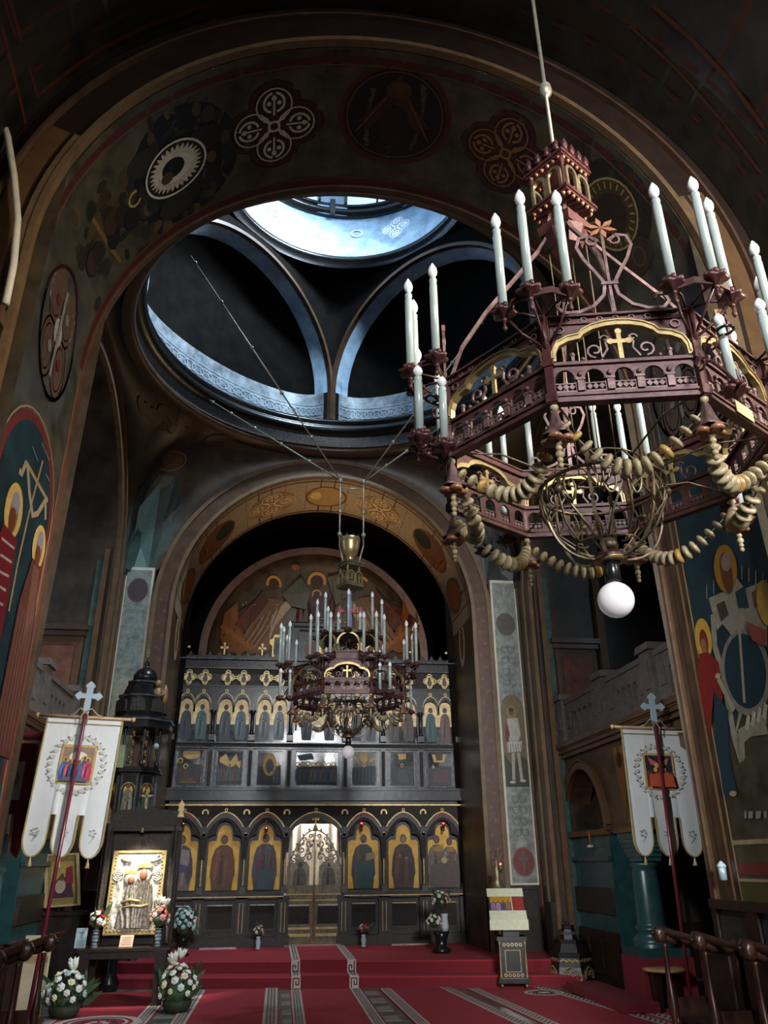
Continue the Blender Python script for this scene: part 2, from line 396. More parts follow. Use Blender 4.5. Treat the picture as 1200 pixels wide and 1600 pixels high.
# nave arch (the wide painted arch overhead)
RA=2.55; ZA=5.55; YA0=4.46; YA1=6.0
b=MB(); b.mat(fres_g); soffit(b,RA,ZA,YA0,YA1); b.mat(fres)
for y in (YA0,YA1):
    xs=sorted(set(lin(-RA,RA,48)+lin(-4.2,-RA,4)+lin(RA,4.2,4)))
    b.strip(xs,archz(RA,ZA),lambda x:9.6,y,y+(.001 if y==YA0 else -.001))
nave_arch=struct('wall_nave',b,'wide painted arch with frescoed piers framing the view')
for i,(r0,r1,y0,y1,mt) in enumerate(((2.555,2.60,4.38,4.45,paleg),(2.60,2.86,4.41,4.45,umber),(2.86,2.885,4.36,4.45,brownp),(2.885,3.04,4.43,4.45,umber),
        (2.525,2.555,5.96,6.02,brownp),(2.555,2.62,6.0,6.06,brownp))):
    b=MB(); b.mat(mt); annulus(b,r0,r1,ZA,y0,y1); o=b.build('arch_moulding',nave_arch)
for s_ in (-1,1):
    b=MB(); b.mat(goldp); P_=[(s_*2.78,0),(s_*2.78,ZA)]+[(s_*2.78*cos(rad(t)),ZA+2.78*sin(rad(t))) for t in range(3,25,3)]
    b.band(P_,.15,4.405,4.415); b.mat(paleg); b.band([(x*2.63/2.78,ZA+(z-ZA)*(2.63/2.78) if z>ZA else z) for x,z in P_],.05,4.39,4.415); b.build('lit_leg_gold',nave_arch)  # gold stops partway up: the lit leg is painted in by colour
# painting on the arch soffit
def legmap(a,y):
    if a<0: return (RA,y,ZA+RA*a)
    if a>PI: return (-RA,y,ZA-RA*(a-PI))
    return (RA*cos(a),y,ZA+RA*sin(a))
PA=Paint(legmap,lambda a,y:(-cos(max(0,min(PI,a))),0,-sin(max(0,min(PI,a)))),.0012,.07)
RB='4d2018'; CR='6b4a30'
def aline(y,w,h,a0=0,a1=PI,n=60): PA.line([(a0+(a1-a0)*i/n,y) for i in range(n+1)],w,h,au=RA)
for y,w,h in ((4.56,.06,RB),(4.61,.012,CR),(5.9,.07,RB),(5.855,.012,CR),(5.945,.01,CR)): aline(y,w,h)
YM=5.2
def pa(px,py): return ang(px,py)
for px,py,r,c1 in ((428,197,.40,'d2c4a6'),(790,240,.38,'8a5e3a')):
    a,y=pa(px,py)
    PA.reset(); PA.k+=1
    for k in range(4):
        t=PI/2*k+PI/4*0; PA.ell(a+r*.58*cos(t)/RA,y+r*.58*sin(t),r*.66/RA,r*.62,'2c1a12',new=False)
    PA.k+=1
    for k in range(4):
        t=PI/2*k; PA.ring(a+r*.55*cos(t)/RA,y+r*.55*sin(t),r*.58/RA,r*.56,.02,RB,18,False,au=RA)
    PA.quatre(a,y,r,c1,au=RA)
PA.reset()
# central medallion with winged figure
a,y=pa(617,182); PA.ell(a,y,.52/RA,.52,'171210',28); PA.ring(a,y,.52/RA,.52,.05,RB,32,au=RA); PA.ring(a,y,.46/RA,.46,.012,CR,32,au=RA)
PA.line([(a-.30/RA,y+.1),(a-.1/RA,y-.1),(a,y-.28)],.14,'3f2818',au=RA); PA.line([(a+.30/RA,y+.12),(a+.1/RA,y-.12),(a,y-.28)],.14,'38231a',au=RA)
PA.ell(a,y-.28,.12/RA,.1,'4e2c1c'); PA.ell(a,y-.3,.06/RA,.06,'5c3826'); PA.ell(a,y+.1,.15/RA,.22,'241812')
for s_ in (-1,1):
    for j in range(5): PA.line([(a+s_*(.1+.05*j)/RA,y-.2+.08*j),(a+s_*(.2+.04*j)/RA,y-.05+.06*j)],.015,'6b4830',new=False,au=RA)
PA.reset()
# transfiguration scene with rayed mandorla (left haunch)
a,y=pa(272,262); PA.ell(a-.03,y+.02,.62/RA,.60,'181512',28)
for j,(dx,dy,r) in enumerate(((.3,.2,.2),(-.3,.3,.22),(.35,-.25,.18),(-.35,-.15,.2),(.05,.4,.2))): PA.ell(a+dx/RA,y+dy,r/RA,r*.7,('2c2a20','231f1a')[j%2],12)
PA.ell(a,y,.30/RA,.23,'c4bfa6',26)
for j in range(30):
    t=2*PI*j/30; PA.poly([(a+.30*cos(t-.09)/RA,y+.23*sin(t-.09)),(a+.30*cos(t+.09)/RA,y+.23*sin(t+.09)),(a+.24*cos(t)/RA,y+.18*sin(t))],'3a2016',new=(j==0))
PA.ring(a,y,.34/RA,.265,.022,'d6d0ba',30,au=RA); PA.ell(a,y,.19/RA,.14,'cfcab4'); PA.ell(a+.02/RA,y-.02,.13/RA,.10,'0f1418'); PA.ell(a+.1/RA,y+.05,.07/RA,.06,'4a3a28')
PA.k=4; PA.k=3
rd=random.Random(5)
for j in range(46):
    t=rd.random()*2*PI; r_=.33+.32*rd.random(); c_=('3a3426','4a3c28','24281f','56442c','2c2620','1c2426')[j%6]
    PA.ell(a+r_*cos(t)/RA,y+r_*.95*sin(t),(.03+.05*rd.random())/RA,.03+.06*rd.random(),c_,9,new=(j==0))
PA.k=5
a2,y2=pa(210,310); PA.ring(a2,y2,.075/RA,.07,.022,'b09a55',16,a0=-120,a1=150,au=RA)
PA.k=3; a3,y3=pa(165,370)
for j in range(30):
    PA.ell(a3+rd.uniform(-.4,.4)/RA,y3+rd.uniform(-.5,.5),rd.uniform(.03,.1)/RA,rd.uniform(.04,.12),('232419','3c2c1a','2c2418','4a3a22')[j%4],9,new=(j==0))
PA.line([(a3+.1/RA,y3-.3),(a3+.0,y3+.1),(a3-.1/RA,y3+.4)],.04,'6a5430',au=RA)
for j in range(7):
    t=random.random()*2*PI; r=.15+.3*random.random(); PA.ell(a3+r*cos(t)/RA,y3+.5*r*sin(t),.10/RA,.12,('1b1b18','3b2a1a','2a2118')[j%3],10)
PA.reset()
# tall lobed ornament below on left and its twin on the right
for sgn in (-1,1):
    a0=PI+(ZA-at(100,545,X=-RA).z)/RA; aa=a0 if sgn<0 else PI-a0; yy=5.2
    PA.reset(); PA.k+=1
    for k in (-1,1):
        for j in (-1,1): PA.ell(aa+k*.24/RA,yy+j*.16,.26/RA,.2,'5c4634',16,new=False)
    for j in (-1,1):
        for k in (-1,1):
            for w,rr in ((.03,.2),(.02,.14)): PA.ring(aa+k*.24/RA,yy+j*.16,(rr+.05)/RA,rr*.8,w*.6,'a39a88',18,new=False,au=RA)
    PA.k+=1; PA.ell(aa,yy,.12/RA,.1,'aaa49a',12); PA.line([(aa-.4/RA,yy),(aa+.4/RA,yy)],.05,'86807a',au=RA)
    for k in (-1,1):
        for j in (-1,1): PA.ell(aa+k*.22/RA,yy+j*.13,.05/RA,.05,'6a2420' if k*j>0 else '7f7a70',8)
    for k in (-1,1): PA.ring(aa,yy,.56/RA,.42,.03,RB,26,new=False,au=RA)
    PA.ell(aa-(.75*sgn*-1 if 0 else (-sgn))*.0,yy,.001,.001,RB,3)
PA.reset()
# right haunch scene with a gold rayed halo
a,y=pa(955,335); PA.ell(a,y,.5/RA,.5,'2a2414',24); PA.ell(a,y,.34/RA,.33,'4a3716',24); PA.ring(a,y,.33/RA,.32,.02,'a8925c',28,au=RA)
for j in range(24):
    t=2*PI*j/24; PA.line([(a+.24*cos(t)/RA,y+.23*sin(t)),(a+.30*cos(t)/RA,y+.29*sin(t))],.014,'a8925c',new=(j==0),au=RA)
PA.ell(a,y,.2/RA,.2,'33250f',18)
for (px,py) in ((900,250),(1000,400),(960,450)):
    aa,yy=pa(px,py); PA.ell(aa,yy,.16/RA,.2,'3a2c1c',12); PA.ring(aa,yy,.09/RA,.08,.02,'5d4526',14,au=RA)
PA.build('arch_fresco',nave_arch,'painted medallions and quatrefoils on the arch soffit')
# pier frescoes (flat faces of the same arch)
XL=-RA; XR=RA
def pierpaint(X,sg):
    p=Paint(lambda y,z:(X,y,z),lambda y,z:(sg,0,0)); return p
PL=pierpaint(XL,1)
def tl(*pts): return [tuple(at(px,py,X=XL)[1:]) for px,py in pts]
def tr(*pts): return [tuple(at(px,py,X=XR)[1:]) for px,py in pts]
PL.poly([(4.52,.9),(5.98,.9),(5.98,4.72),(4.52,4.72)],fres_g)
PL.poly([(4.62,1.75),(5.84,1.75),(5.84,3.9)]+[(5.23+.61*cos(rad(t)),3.95+.62*sin(rad(t))) for t in range(0,181,12)]+[(4.62,3.9)],navy)
PL.line([(4.62,1.75),(4.62,3.9)]+[(5.23+.61*cos(rad(t)),3.95+.62*sin(rad(t))) for t in range(180,-1,-12)]+[(5.84,3.9),(5.84,1.75)],.07,'6a2a24')
PL.line([(4.58,1.75),(4.58,3.95)]+[(5.23+.66*cos(rad(t)),3.97+.66*sin(rad(t))) for t in range(180,-1,-12)]+[(5.88,3.9),(5.88,1.75)],.014,'a08468')
PL.line([(4.56,.9),(4.56,5.5)],.07,'6a2a24'); PL.line([(5.94,.9),(5.94,5.5)],.03,'7a4434'); PL.line([(5.9,.9),(5.9,5.5)],.012,'a08468')
c='9c8560'; g='a09078'
PL.line(tl((66,720),(45,800),(27,880),(13,955)),.03,c); PL.line(tl((40,722),(74,783)),.035,c)
PL.line(tl((42,725),(45,770),(50,805),(58,802),(68,785),(72,780)),.05,g); PL.line(tl((40,722),(33,740),(29,735)),.05,g); PL.line(tl((70,783),(70,812)),.045,g)
for A,B in (((50,698),(58,720)),((64,692),(76,720)),((70,740),(76,752))): PL.line(tl(A,B),.012,'6f7f88')
for (px,py,s_) in ((20,798,1.15),(59,855,1)):
    u,v=tl((px,py))[0]; PL.ell(u,v,.15*s_,.17*s_,'c7a860',22); PL.ell(u+.01,v-.02,.075*s_,.13*s_,'7a5a4a'); PL.ell(u+.01,v+.06,.07*s_,.07*s_,'8a8590'); PL.ell(u,v-.07,.055*s_,.08*s_,'6a3a26')
u,v=tl((20,798))[0]
PL.poly([(u-.14,v-.15),(u+.16,v-.15),(u+.22,v-.7),(u+.2,v-1.9),(u-.3,v-1.9),(u-.25,v-.6)],'6e1c26'); 
for k in range(14): PL.line([(u-.12+.04*(k%3),v-.25-.1*k),(u+.14,v-.22-.1*k)],.018,'a09a98',new=(k==0))
PL.poly([(u-.3,v-.9),(u+.1,v-.95),(u+.25,v-1.9),(u-.3,v-1.9)],'a87a2c')
u,v=tl((59,855))[0]
PL.poly([(u-.1,v-.12),(u+.1,v-.12),(u+.2,v-.5),(u+.22,v-1.5),(u-.2,v-1.5),(u-.2,v-.5)],'5a342c'); PL.poly([(u-.05,v-.15),(u+.1,v-.15),(u+.16,v-.5),(u+.02,v-.7)],'6e4a3c')
for k in range(6): PL.line([(u-.15+.06*k,v-.5),(u-.17+.065*k,v-1.45)],.012,'7c5a4c',new=(k==0))
PL.poly([(4.56,1.75),(4.9,1.75),(5.0,2.2),(4.56,2.5)],'3a4a2c')
PL.poly([(5.3,1.75),(5.84,1.75),(5.84,2.1),(5.4,2.4)],'33402a')
PL.line([(4.56,1.72),(5.9,1.72)],.06,'6a2a24')
PL.build('pier_fresco',nave_arch,'blue painted panel with cross and haloed figures on the left pier')
PR=pierpaint(XR,-1)
PR.poly([(4.52,1.0),(5.98,1.0),(5.98,4.72),(4.52,4.72)],fres_b)
PR.poly([(4.5,1.3),(5.6,1.3),(5.6,4.7),(4.52,4.7)],fres_g)
PR.poly([(4.5,2.55),(5.6,2.55),(5.6,4.66),(4.52,4.66)],navy)
for y_,w,h in ((5.94,.03,'7a5a3c'),(5.72,.035,'7f6244'),(5.63,.02,'a08a68'),(5.85,.02,'4a2a1c')): PR.line([(y_,1.0),(y_,5.5)],w,h)
PR.line([(4.45,1.72),(5.62,1.72)],.03,'a08a68'); PR.line([(4.45,1.55),(5.62,1.55)],.08,'6a2a24'); PR.line([(4.45,1.48),(5.62,1.48)],.02,'a08a68')
PR.poly([(4.5,1.02),(5.62,1.02),(5.62,1.46),(4.5,1.46)],'4c4a28')
gy='8d8574'
# throne / architecture
PR.line(tr((1115,960),(1118,1010),(1130,1050),(1148,1150),(1160,1190)),.07,gy); PR.line(tr((1165,1085),(1150,1150),(1200,1140)),.06,gy)
PR.poly(tr((1108,935),(1130,925),(1150,900),(1165,920),(1200,905),(1200,1010),(1170,985),(1150,1000),(1130,975),(1122,985)),gy)
PR.poly(tr((1120,945),(1133,938),(1140,960),(1128,972)),'43382e'); PR.poly(tr((1150,925),(1165,915),(1172,950),(1155,950)),'1f3a3c'); PR.poly(tr((1176,925),(1200,915),(1200,945),(1180,950)),'5c4a3c')
PR.ell(*tr((1165,1050))[0],.30,.30,'7d7466',20); PR.ell(*tr((1165,1048))[0],.25,.26,'17303a',20); PR.line(tr((1157,985),(1165,1098)),.03,'9a917e')
PR.poly(tr((1155,1140),(1200,1112),(1200,1130),(1165,1160),(1166,1185),(1158,1186)),gy)
for k in range(4): PR.line(tr((1168+9*k,1140-6*k),(1172+9*k,1118-6*k)),.04,'b0a894',new=(k==0))
for k in range(9): 
    px=1106+11*k; py=935-7*k if k<5 else 905+4*(k-5)
    PR.line(tr((px,py),(px,py-22)),.012,gy,new=(k==0))
# figures
PR.ell(*tr((1135,888))[0],.15,.18,'9a6c24',22); PR.ell(*tr((1137,895))[0],.075,.16,'5f3a22'); PR.ell(*tr((1137,878))[0],.07,.07,'857062')
PR.ell(*tr((1199,942))[0],.10,.16,'b8913a',20)
PR.ell(*tr((1101,998))[0],.12,.16,'b8913a',22); PR.ell(*tr((1102,1003))[0],.06,.1,'6e2c20'); PR.ell(*tr((1102,1010))[0],.04,.06,'8a5a3a')
PR.poly(tr((1095,1022),(1108,1018),(1125,1035),(1132,1090),(1120,1140),(1118,1075),(1112,1150),(1098,1095),(1092,1045)),'74201c')
PR.poly(tr((1118,1080),(1140,1110),(1142,1180),(1155,1240),(1143,1245),(1133,1240),(1120,1150)),'1d3340'); 
PR.ell(*tr((1148,1240))[0],.05,.02,'a08a68',8); PR.ell(*tr((1124,1056))[0],.04,.02,'a58c70',8); PR.line(tr((1125,1060),(1150,1110)),.05,'8f8a76')
PR.poly(tr((1168,970),(1185,978),(1200,985),(1200,1010),(1178,1000)),'8a4438')
for k,(px,w) in enumerate(((1168,3),(1176,7),(1188,8),(1199,4))):
    PR.poly(tr((px-w/2,1268),(px+w/2,1267),(px+w/2,1278),(px-w/2,1279)),'8a8a7a',new=(k==0))
PR.build('pier_fresco',nave_arch,'painted throne scene with red and blue robed figures on the right pier')
# carved dado below the right and left piers
def dado(parent,x0,x1,y,z0,z1,n,face='y',sg=-1):
    w=(x1-x0)/n
    for k in range(n):
        q=MB(); q.mat(wood)
        a=x0+w*k; fx=(lambda x,yy,z:(x,y+yy*-sg*-1,z))
        def bx(u0,u1,d0,d1,z0_,z1_):
            if face=='y': q.box(u0,u1,min(y+sg*d0,y+sg*d1),max(y+sg*d0,y+sg*d1),z0_,z1_)
            else: q.box(min(y+sg*d0,y+sg*d1),max(y+sg*d0,y+sg*d1),u0,u1,z0_,z1_)
        bx(a,a+w,0,.03,z0,z1); bx(a,a+w*.12,.03,.06,z0,z1); bx(a+w*.88,a+w,.03,.06,z0,z1); bx(a,a+w,.03,.07,z1-.06,z1); bx(a,a+w,.03,.06,z0,z0+.12)
        q.mat(carv); bx(a+w*.16,a+w*.84,.03,.045,z0+(z1-z0)*.6,z1-.1); bx(a+w*.16,a+w*.84,.03,.04,z0+.16,z0+(z1-z0)*.54)
        q.build('wood_panel',parent)
dado(nave_arch,4.4,5.98,XR,0,1.35,3,'x',-1); dado(nave_arch,4.4,5.98,XL,0,1.35,3,'x',1)
# nave vault and side walls around the viewer
b=MB(); b.mat(vault); RV=3.05
b.grid(lambda u,v:(RV*cos(PI*u),-13+17.5*v,ZA+RV*sin(PI*u)),32,8); o=struct('ceiling_1',b,'dark frescoed barrel vault of the nave')
PV=Paint(lambda a,y:(RV*cos(a),y,ZA+RV*sin(a)),lambda a,y:(-cos(a),0,-sin(a)),.0008,.07)
for y_ in (4.15,3.85): PV.line([(PI*i/60,y_) for i in range(61)],.03,'4a2418',au=RV)
PV.line([(PI*i/60,4.0) for i in range(61)],.2,'2f2416',au=RV)
for a_ in (.45,.62,PI-.45,PI-.62,): PV.line([(a_,3.85),(a_,0)],.03,'4a2418',au=RV)
for a0,a1 in ((1.9,2.45),(.7,1.2),(1.25,1.85)):
    for k in range(9): PV.ell(a0+(a1-a0)*random.random(),.8+2.6*random.random(),.06,.25,('1d2622','2c2416','231a12')[k%3],12)
PV.k=3
av=lambda *P:[ang(x_,y_,RV,ZA) for x_,y_ in P]
PV.line(av((16,2),(36,75),(58,150),(95,120),(150,80),(230,40),(320,8)),.035,'4e2a1a',au=RV)
PV.line(av((2,40),(20,110),(45,215),(55,250)),.03,'4e2a1a',au=RV); PV.line(av((60,230),(110,150),(180,95),(260,55),(350,25)),.02,'4e2a1a',au=RV)
PV.line(av((1020,8),(1080,60),(1140,125),(1195,200)),.035,'4e2a1a',au=RV); PV.line(av((985,40),(1060,110),(1130,190),(1190,270)),.02,'4e2a1a',au=RV)
PV.build('vault_fresco',o)
b=MB(); b.mat(fres_b)
b.box(-3.25,-3.05,-13,2.6,0,5.6).box(-3.25,-3.05,3.9,4.4,0,5.6).box(-3.25,-3.05,2.6,3.9,0,3.4).box(-3.25,-3.05,2.6,3.9,5.35,5.6)
wl=struct('wall_left',b,'dim painted side wall of the nave with an arched window')
b=MB(); b.mat(cream); b.T=Matrix.Translation((-3.05,3.25,0))@Matrix.Rotation(-PI/2,4,'Z')
b.band([(-.6,3.4),(-.6,4.7)]+arcp((0,4.7),.6,180,0,16)+[(.6,4.7),(.6,3.4)],.07,-.06,.2); b.band(arcp((0,4.7),.5,0,180,12),.03,.0,.1)
b.build('window_surround',wl)
b=MB(); b.mat(pane).box(-3.24,-3.22,2.65,3.85,3.4,5.35); w1=struct('window_1',b)
b=MB(); b.mat(goldp); b.box(-3.2,-3.1,3.2,3.28,3.4,5.35); b.box(-3.2,-3.1,2.65,3.85,4.3,4.36); b.build('window_bar',w1)
b=MB(); b.mat(fres_b).box(3.05,3.25,-13,4.4,0,5.6); struct('wall_right',b,'dim painted right wall of the nave')
b=MB(); b.mat(fres_b).box(-3.25,3.25,-5.1,-4.9,0,2.6).box(-3.25,-.2,-5.1,-4.9,2.6,9).box(2.2,3.25,-5.1,-4.9,2.6,9).box(-.2,2.2,-5.1,-4.9,7,9); struct('wall_back',b)
# ---------------------------------------------------------------- crossing
CW=3.35; YB=12.6; RB_=2.5; ZB=5.5; RO=2.85; ZR=8.5; RR=3.0
# east wall plates with the sanctuary arch
b=MB(); b.mat(fres_b)
b.strip(lin(-CW,-RO,3),lambda x:0,lambda x:6.4,YB,YB+.02); b.strip(lin(RO,CW,3),lambda x:0,lambda x:6.4,YB,YB+.02)
b.mat(fres_b); soffit(b,RB_,ZB,YB,14.1)
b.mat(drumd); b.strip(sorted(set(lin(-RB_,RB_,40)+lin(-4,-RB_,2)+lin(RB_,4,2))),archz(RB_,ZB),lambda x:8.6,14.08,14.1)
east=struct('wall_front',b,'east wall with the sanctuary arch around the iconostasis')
for r0,r1,y0,y1,mt in ((2.5,2.56,12.50,12.61,paleg),(2.56,2.78,12.55,12.61,brownp),(2.78,2.85,12.52,12.61,paleg)):
    b=MB(); b.mat(mt); annulus(b,r0,r1,ZB,y0,y1); b.build('arch_moulding',east)
# vine scroll on the brown order
pv=Paint(lambda x,z:(x,12.549,z),lambda x,z:(0,-1,0))
for s_ in (-1,1):
    p=[]; 
    for i in range(110): z=1.3+i*.04; p.append((s_*2.67+.055*sin(i*.55),z))
    pv.line(p,.018,'5a3424')
    for i in range(22): pv.ell(s_*2.67+.04*(-1)**i,1.4+i*.2,.035,.03,'6a4430',8,new=(i==0))
pv.build('vine_ornament',east)
# light painted pilaster panels beside the arch
for s_ in (-1,1):
    x0,x1=(2.87,3.33) if s_>0 else (-3.33,-2.87)
    b=MB(); b.mat(cream).box(x0,x1,12.57,12.6,1.3,6.15); b.mat(greyfr).box(x0+.035,x1-.035,12.562,12.58,1.33,6.1)
    o=b.build('painted_pilaster',east,label='grey painted pilaster with a warrior saint' if s_>0 else 'pale blue grey pilaster with a plain round panel')
    p=Paint(lambda x,z:(x,12.561,z),lambda x,z:(0,-1,0)); cx=(x0+x1)/2
    def orn(z0,z1,h,cx=cx,p=p):
        n=int((z1-z0)/.16)
        for i in range(n):
            z=z0+(i+.5)*(z1-z0)/n; p.ring(cx-.06,z,.055,.05,.014,h,12,new=(i==0)); p.ring(cx+.06,z,.055,.05,.014,h,12,new=False); p.ell(cx,z+.05,.02,.03,h,8,new=False)
    if s_>0:
        orn(4.25,5.0,'5f6a68'); p.ell(cx,5.35,.17,.2,'55504a'); p.line([(cx-.2,5.95),(cx,6.05),(cx+.2,5.95)],.02,'8a8474')
        p.poly([(cx-.19,2.85),(cx+.19,2.85)]+[(cx+.19*cos(rad(t)),3.9+.25*sin(rad(t))) for t in range(0,181,15)],'6b5c40')
        p.poly([(cx-.19,2.7),(cx+.19,2.7),(cx+.19,3.1),(cx+.05,3.2),(cx-.05,3.0),(cx-.19,3.2)],'3a3c26')
        p.ell(cx-.02,3.86,.09,.1,'84703f'); p.ell(cx-.02,3.86,.042,.06,'70442c'); p.ell(cx-.02,3.9,.045,.035,'3f2a1c')
        p.poly([(cx-.1,3.76),(cx+.08,3.77),(cx+.11,3.5),(cx+.05,3.36),(cx-.08,3.36),(cx-.11,3.55)],'a8a294')
        p.poly([(cx-.11,3.74),(cx-.16,3.5),(cx-.13,3.35),(cx-.07,3.5)],'6e2f2a'); p.poly([(cx-.13,3.38),(cx+.12,3.4),(cx+.1,3.24),(cx-.13,3.22)],'b5b0a2')
        for k in range(6): p.line([(cx-.11+.04*k,3.36),(cx-.12+.045*k,3.22)],.01,'5c5850',new=(k==0))
        p.line([(cx-.04,3.22),(cx-.06,2.8)],.05,'a09a88'); p.line([(cx+.05,3.22),(cx+.07,2.8)],.05,'a09a88'); p.line([(cx-.15,4.0),(cx-.16,3.3)],.012,'7a6c50')
        p.ell(cx+.09,2.79,.05,.02,'b5b0a2'); p.ell(cx-.08,2.77,.05,.02,'b5b0a2')
        orn(1.95,2.6,'6a6a58'); p.ell(cx,1.62,.17,.2,'6e3a34'); p.ring(cx,1.62,.17,.2,.015,'8a5a50'); p.line([(cx,1.45),(cx,1.78)],.03,'5a5450'); p.line([(cx-.09,1.66),(cx+.09,1.66)],.03,'5a5450')
    else:
        orn(4.55,5.35,'7a8f94'); p.poly([(cx-.17,3.3),(cx+.17,3.3)]+[(cx+.17*cos(rad(t)),4.1+.22*sin(rad(t))) for t in range(0,181,15)],'a39c86')
        p.ell(cx,5.75,.16,.2,'4a3c40'); p.ring(cx,5.75,.16,.2,.015,'6a5050'); orn(1.6,3.2,'6f7c7c')
    p.build('pilaster_painting',o)
    # corner pier strip between pilaster and transept arch
    b=MB(); b.mat(goldp); b.box(s_*3.34-.02,s_*3.34+.02,12.5,12.6,0,6.2); b.mat(brownp); b.box(min(s_*3.36,s_*3.5),max(s_*3.36,s_*3.5),11.9,12.6,0,6.0); b.build('corner_moulding',east)
# painted soffit of the sanctuary arch
PB=Paint(lambda a,y:(RB_*cos(a),y,ZB+RB_*sin(a)),lambda a,y:(-cos(a),0,-sin(a)),.0012,.06)
for i in range(0,1): 
    PB.k+=1
PB.b.mat(fres_b)
N=60
for i in range(N): 
    a0,a1=PI*i/N,PI*(i+1)/N; PB.b.mat(ornb); PB.b.F(*[PB.b.P(PB.pt(*q)) for q in ((a0,12.62),(a1,12.62),(a1,14.06),(a0,14.06))])
for y_,w,h in ((12.7,.05,'5a2e1c'),(14.0,.05,'5a2e1c'),(12.78,.012,'c0a070'),(13.92,.012,'c0a070')): PB.line([(PI*i/60,y_) for i in range(61)],w,h,au=RB_)
def bq(a,r,h):
    PB.quatre(a,13.35,r,h,au=RB_)
for a in (PI/2+.42,PI/2-.42,): PB.ell(a,13.35,.46/RB_,.46,'8a6a44',20); bq(a,.46,'d2b88c'); PB.k=4
for a in (PI/2,): PB.ell(a,13.35,.36/RB_,.4,'a08050',22); PB.ring(a,13.35,.38/RB_,.42,.04,'6a3c22',26,au=RB_); PB.ell(a+.08,13.3,.1/RB_,.16,'c8a868')
for s_ in (-1,1):
    PB.k=4; a=PI/2+s_*.93; PB.ell(a,13.35,.5/RB_,.5,'6a4428',22); PB.ell(a-s_*.1,13.3,.22/RB_,.28,'23281c',16); PB.saint(a+s_*.12,13.1,.6,'7a4420','8a3a20',au=RB_,halo='b8862c')
    a=PI/2+s_*1.32; PB.ell(a,13.35,.3/RB_,.42,'7a5226',20); PB.ring(a,13.35,.3/RB_,.42,.03,'5a2e1c',24,au=RB_); PB.ell(a,13.35,.12/RB_,.3,'93401f',12)
PB.build('arch_fresco',east,'gold brown painted soffit with lace quatrefoils')
pj=Paint(lambda y,z:(-RB_,y,z),lambda y,z:(1,0,0)); pj2=Paint(lambda y,z:(RB_,y,z),lambda y,z:(-1,0,0))
for q in (pj,pj2):
    q.poly([(12.65,1.2),(14.05,1.2),(14.05,5.5),(12.65,5.5)],fres_b)
    q.ell(13.35,5.2,.22,.42,'c2ab84',20); q.ell(13.35,5.2,.12,.3,'6a4a2c',14)
    for k in range(8): q.ell(13.35+.12*cos(k*PI/4),5.2+.26*sin(k*PI/4),.03,.05,'6a4a2c',6,new=(k==0))
pj.build('jamb_ornament',east); pj2.build('jamb_ornament',east)
# side walls of the crossing: transept arches
RT=2.45; YT=9.3
for s_,side in ((-1,'left'),(1,'right')):
    b=MB(); b.mat(fres_b); xx=s_*CW
    b.T=Matrix.Translation((xx,YT,0))@Matrix.Rotation(PI/2,4,'Z')
    b.strip(sorted(set([-3.3,-2.9,-RT,2.9,3.3,RT]+lin(-RT,RT,40))),archz(RT,5.5),lambda x:max(6.0,5.5+math.sqrt(max(0,RO*RO-x*x))) ,-.01,.01)
    b.T=Matrix(); b.mat(fres); soffit(b,RT,5.5,xx,xx+s_*1.15,'x',cx=YT)
    o=struct('wall_transept_'+side,b,'transept arch on the %s side above the gallery'%side)
    for r0,r1,d,mt in ((2.45,2.52,.07,paleg),(2.52,2.78,.04,brownp),(2.78,2.85,.07,paleg)):
        q=MB(); q.mat(mt); annulus(q,r0,r1,5.5,xx-s_*d,xx,0,'x',YT); q.build('arch_moulding',o)
    # transept interior: far wall, vault and end wall
    q=MB(); q.mat(vault); q.box(min(s_*6.2,s_*6.3),max(s_*6.2,s_*6.3),5.6,13,0,9); q.box(min(s_*4.5,s_*6.3),max(s_*4.5,s_*6.3),12.2,12.3,0,9); q.box(min(s_*4.5,s_*6.3),max(s_*4.5,s_*6.3),5.5,5.6,0,9); q.box(min(s_*3.4,s_*6.3),max(s_*3.4,s_*6.3),5.5,12.6,8.6,8.7)
    q.build('transept_shell',o)
    # red panel with cornice on the east jamb, pale shaft beside it
    yj=YT+RT
    q=MB(); q.mat(brownp); a,c_=sorted((s_*3.62,s_*4.3)); q.box(a-.03,c_+.03,yj-.09,yj,4.72,4.80).box(a-.06,c_+.06,yj-.13,yj,4.80,4.88); q.mat(goldp).box(a,c_,yj-.05,yj,3.75,4.72); q.mat(redw).box(a+.09,c_-.09,yj-.055,yj,3.75,4.62)
    q.mat(brownp); q.band([(a+.1,3.78),(a+.1,4.5)]+arcp((a+.16,4.54),.06,180,90,4)+arcp((c_-.16,4.54),.06,90,0,4)+[(c_-.1,4.5),(c_-.1,3.78)],.012,yj-.062,yj-.05)
    q.build('red_panel',o,label='brick red panel framed in ochre beside the gallery')
    q=MB(); q.mat(goldp); a,c_=sorted((s_*4.36,s_*4.48)); q.box(a,c_,yj-.1,yj,0,6.5); a,c_=sorted((s_*3.42,s_*3.5)); q.box(a,c_,yj-.08,yj,0,6.5); q.mat(tealfr); a,c_=sorted((s_*3.5,s_*3.6)); q.box(a,c_,yj-.04,yj,0,6.5); q.build('jamb_shaft',o)
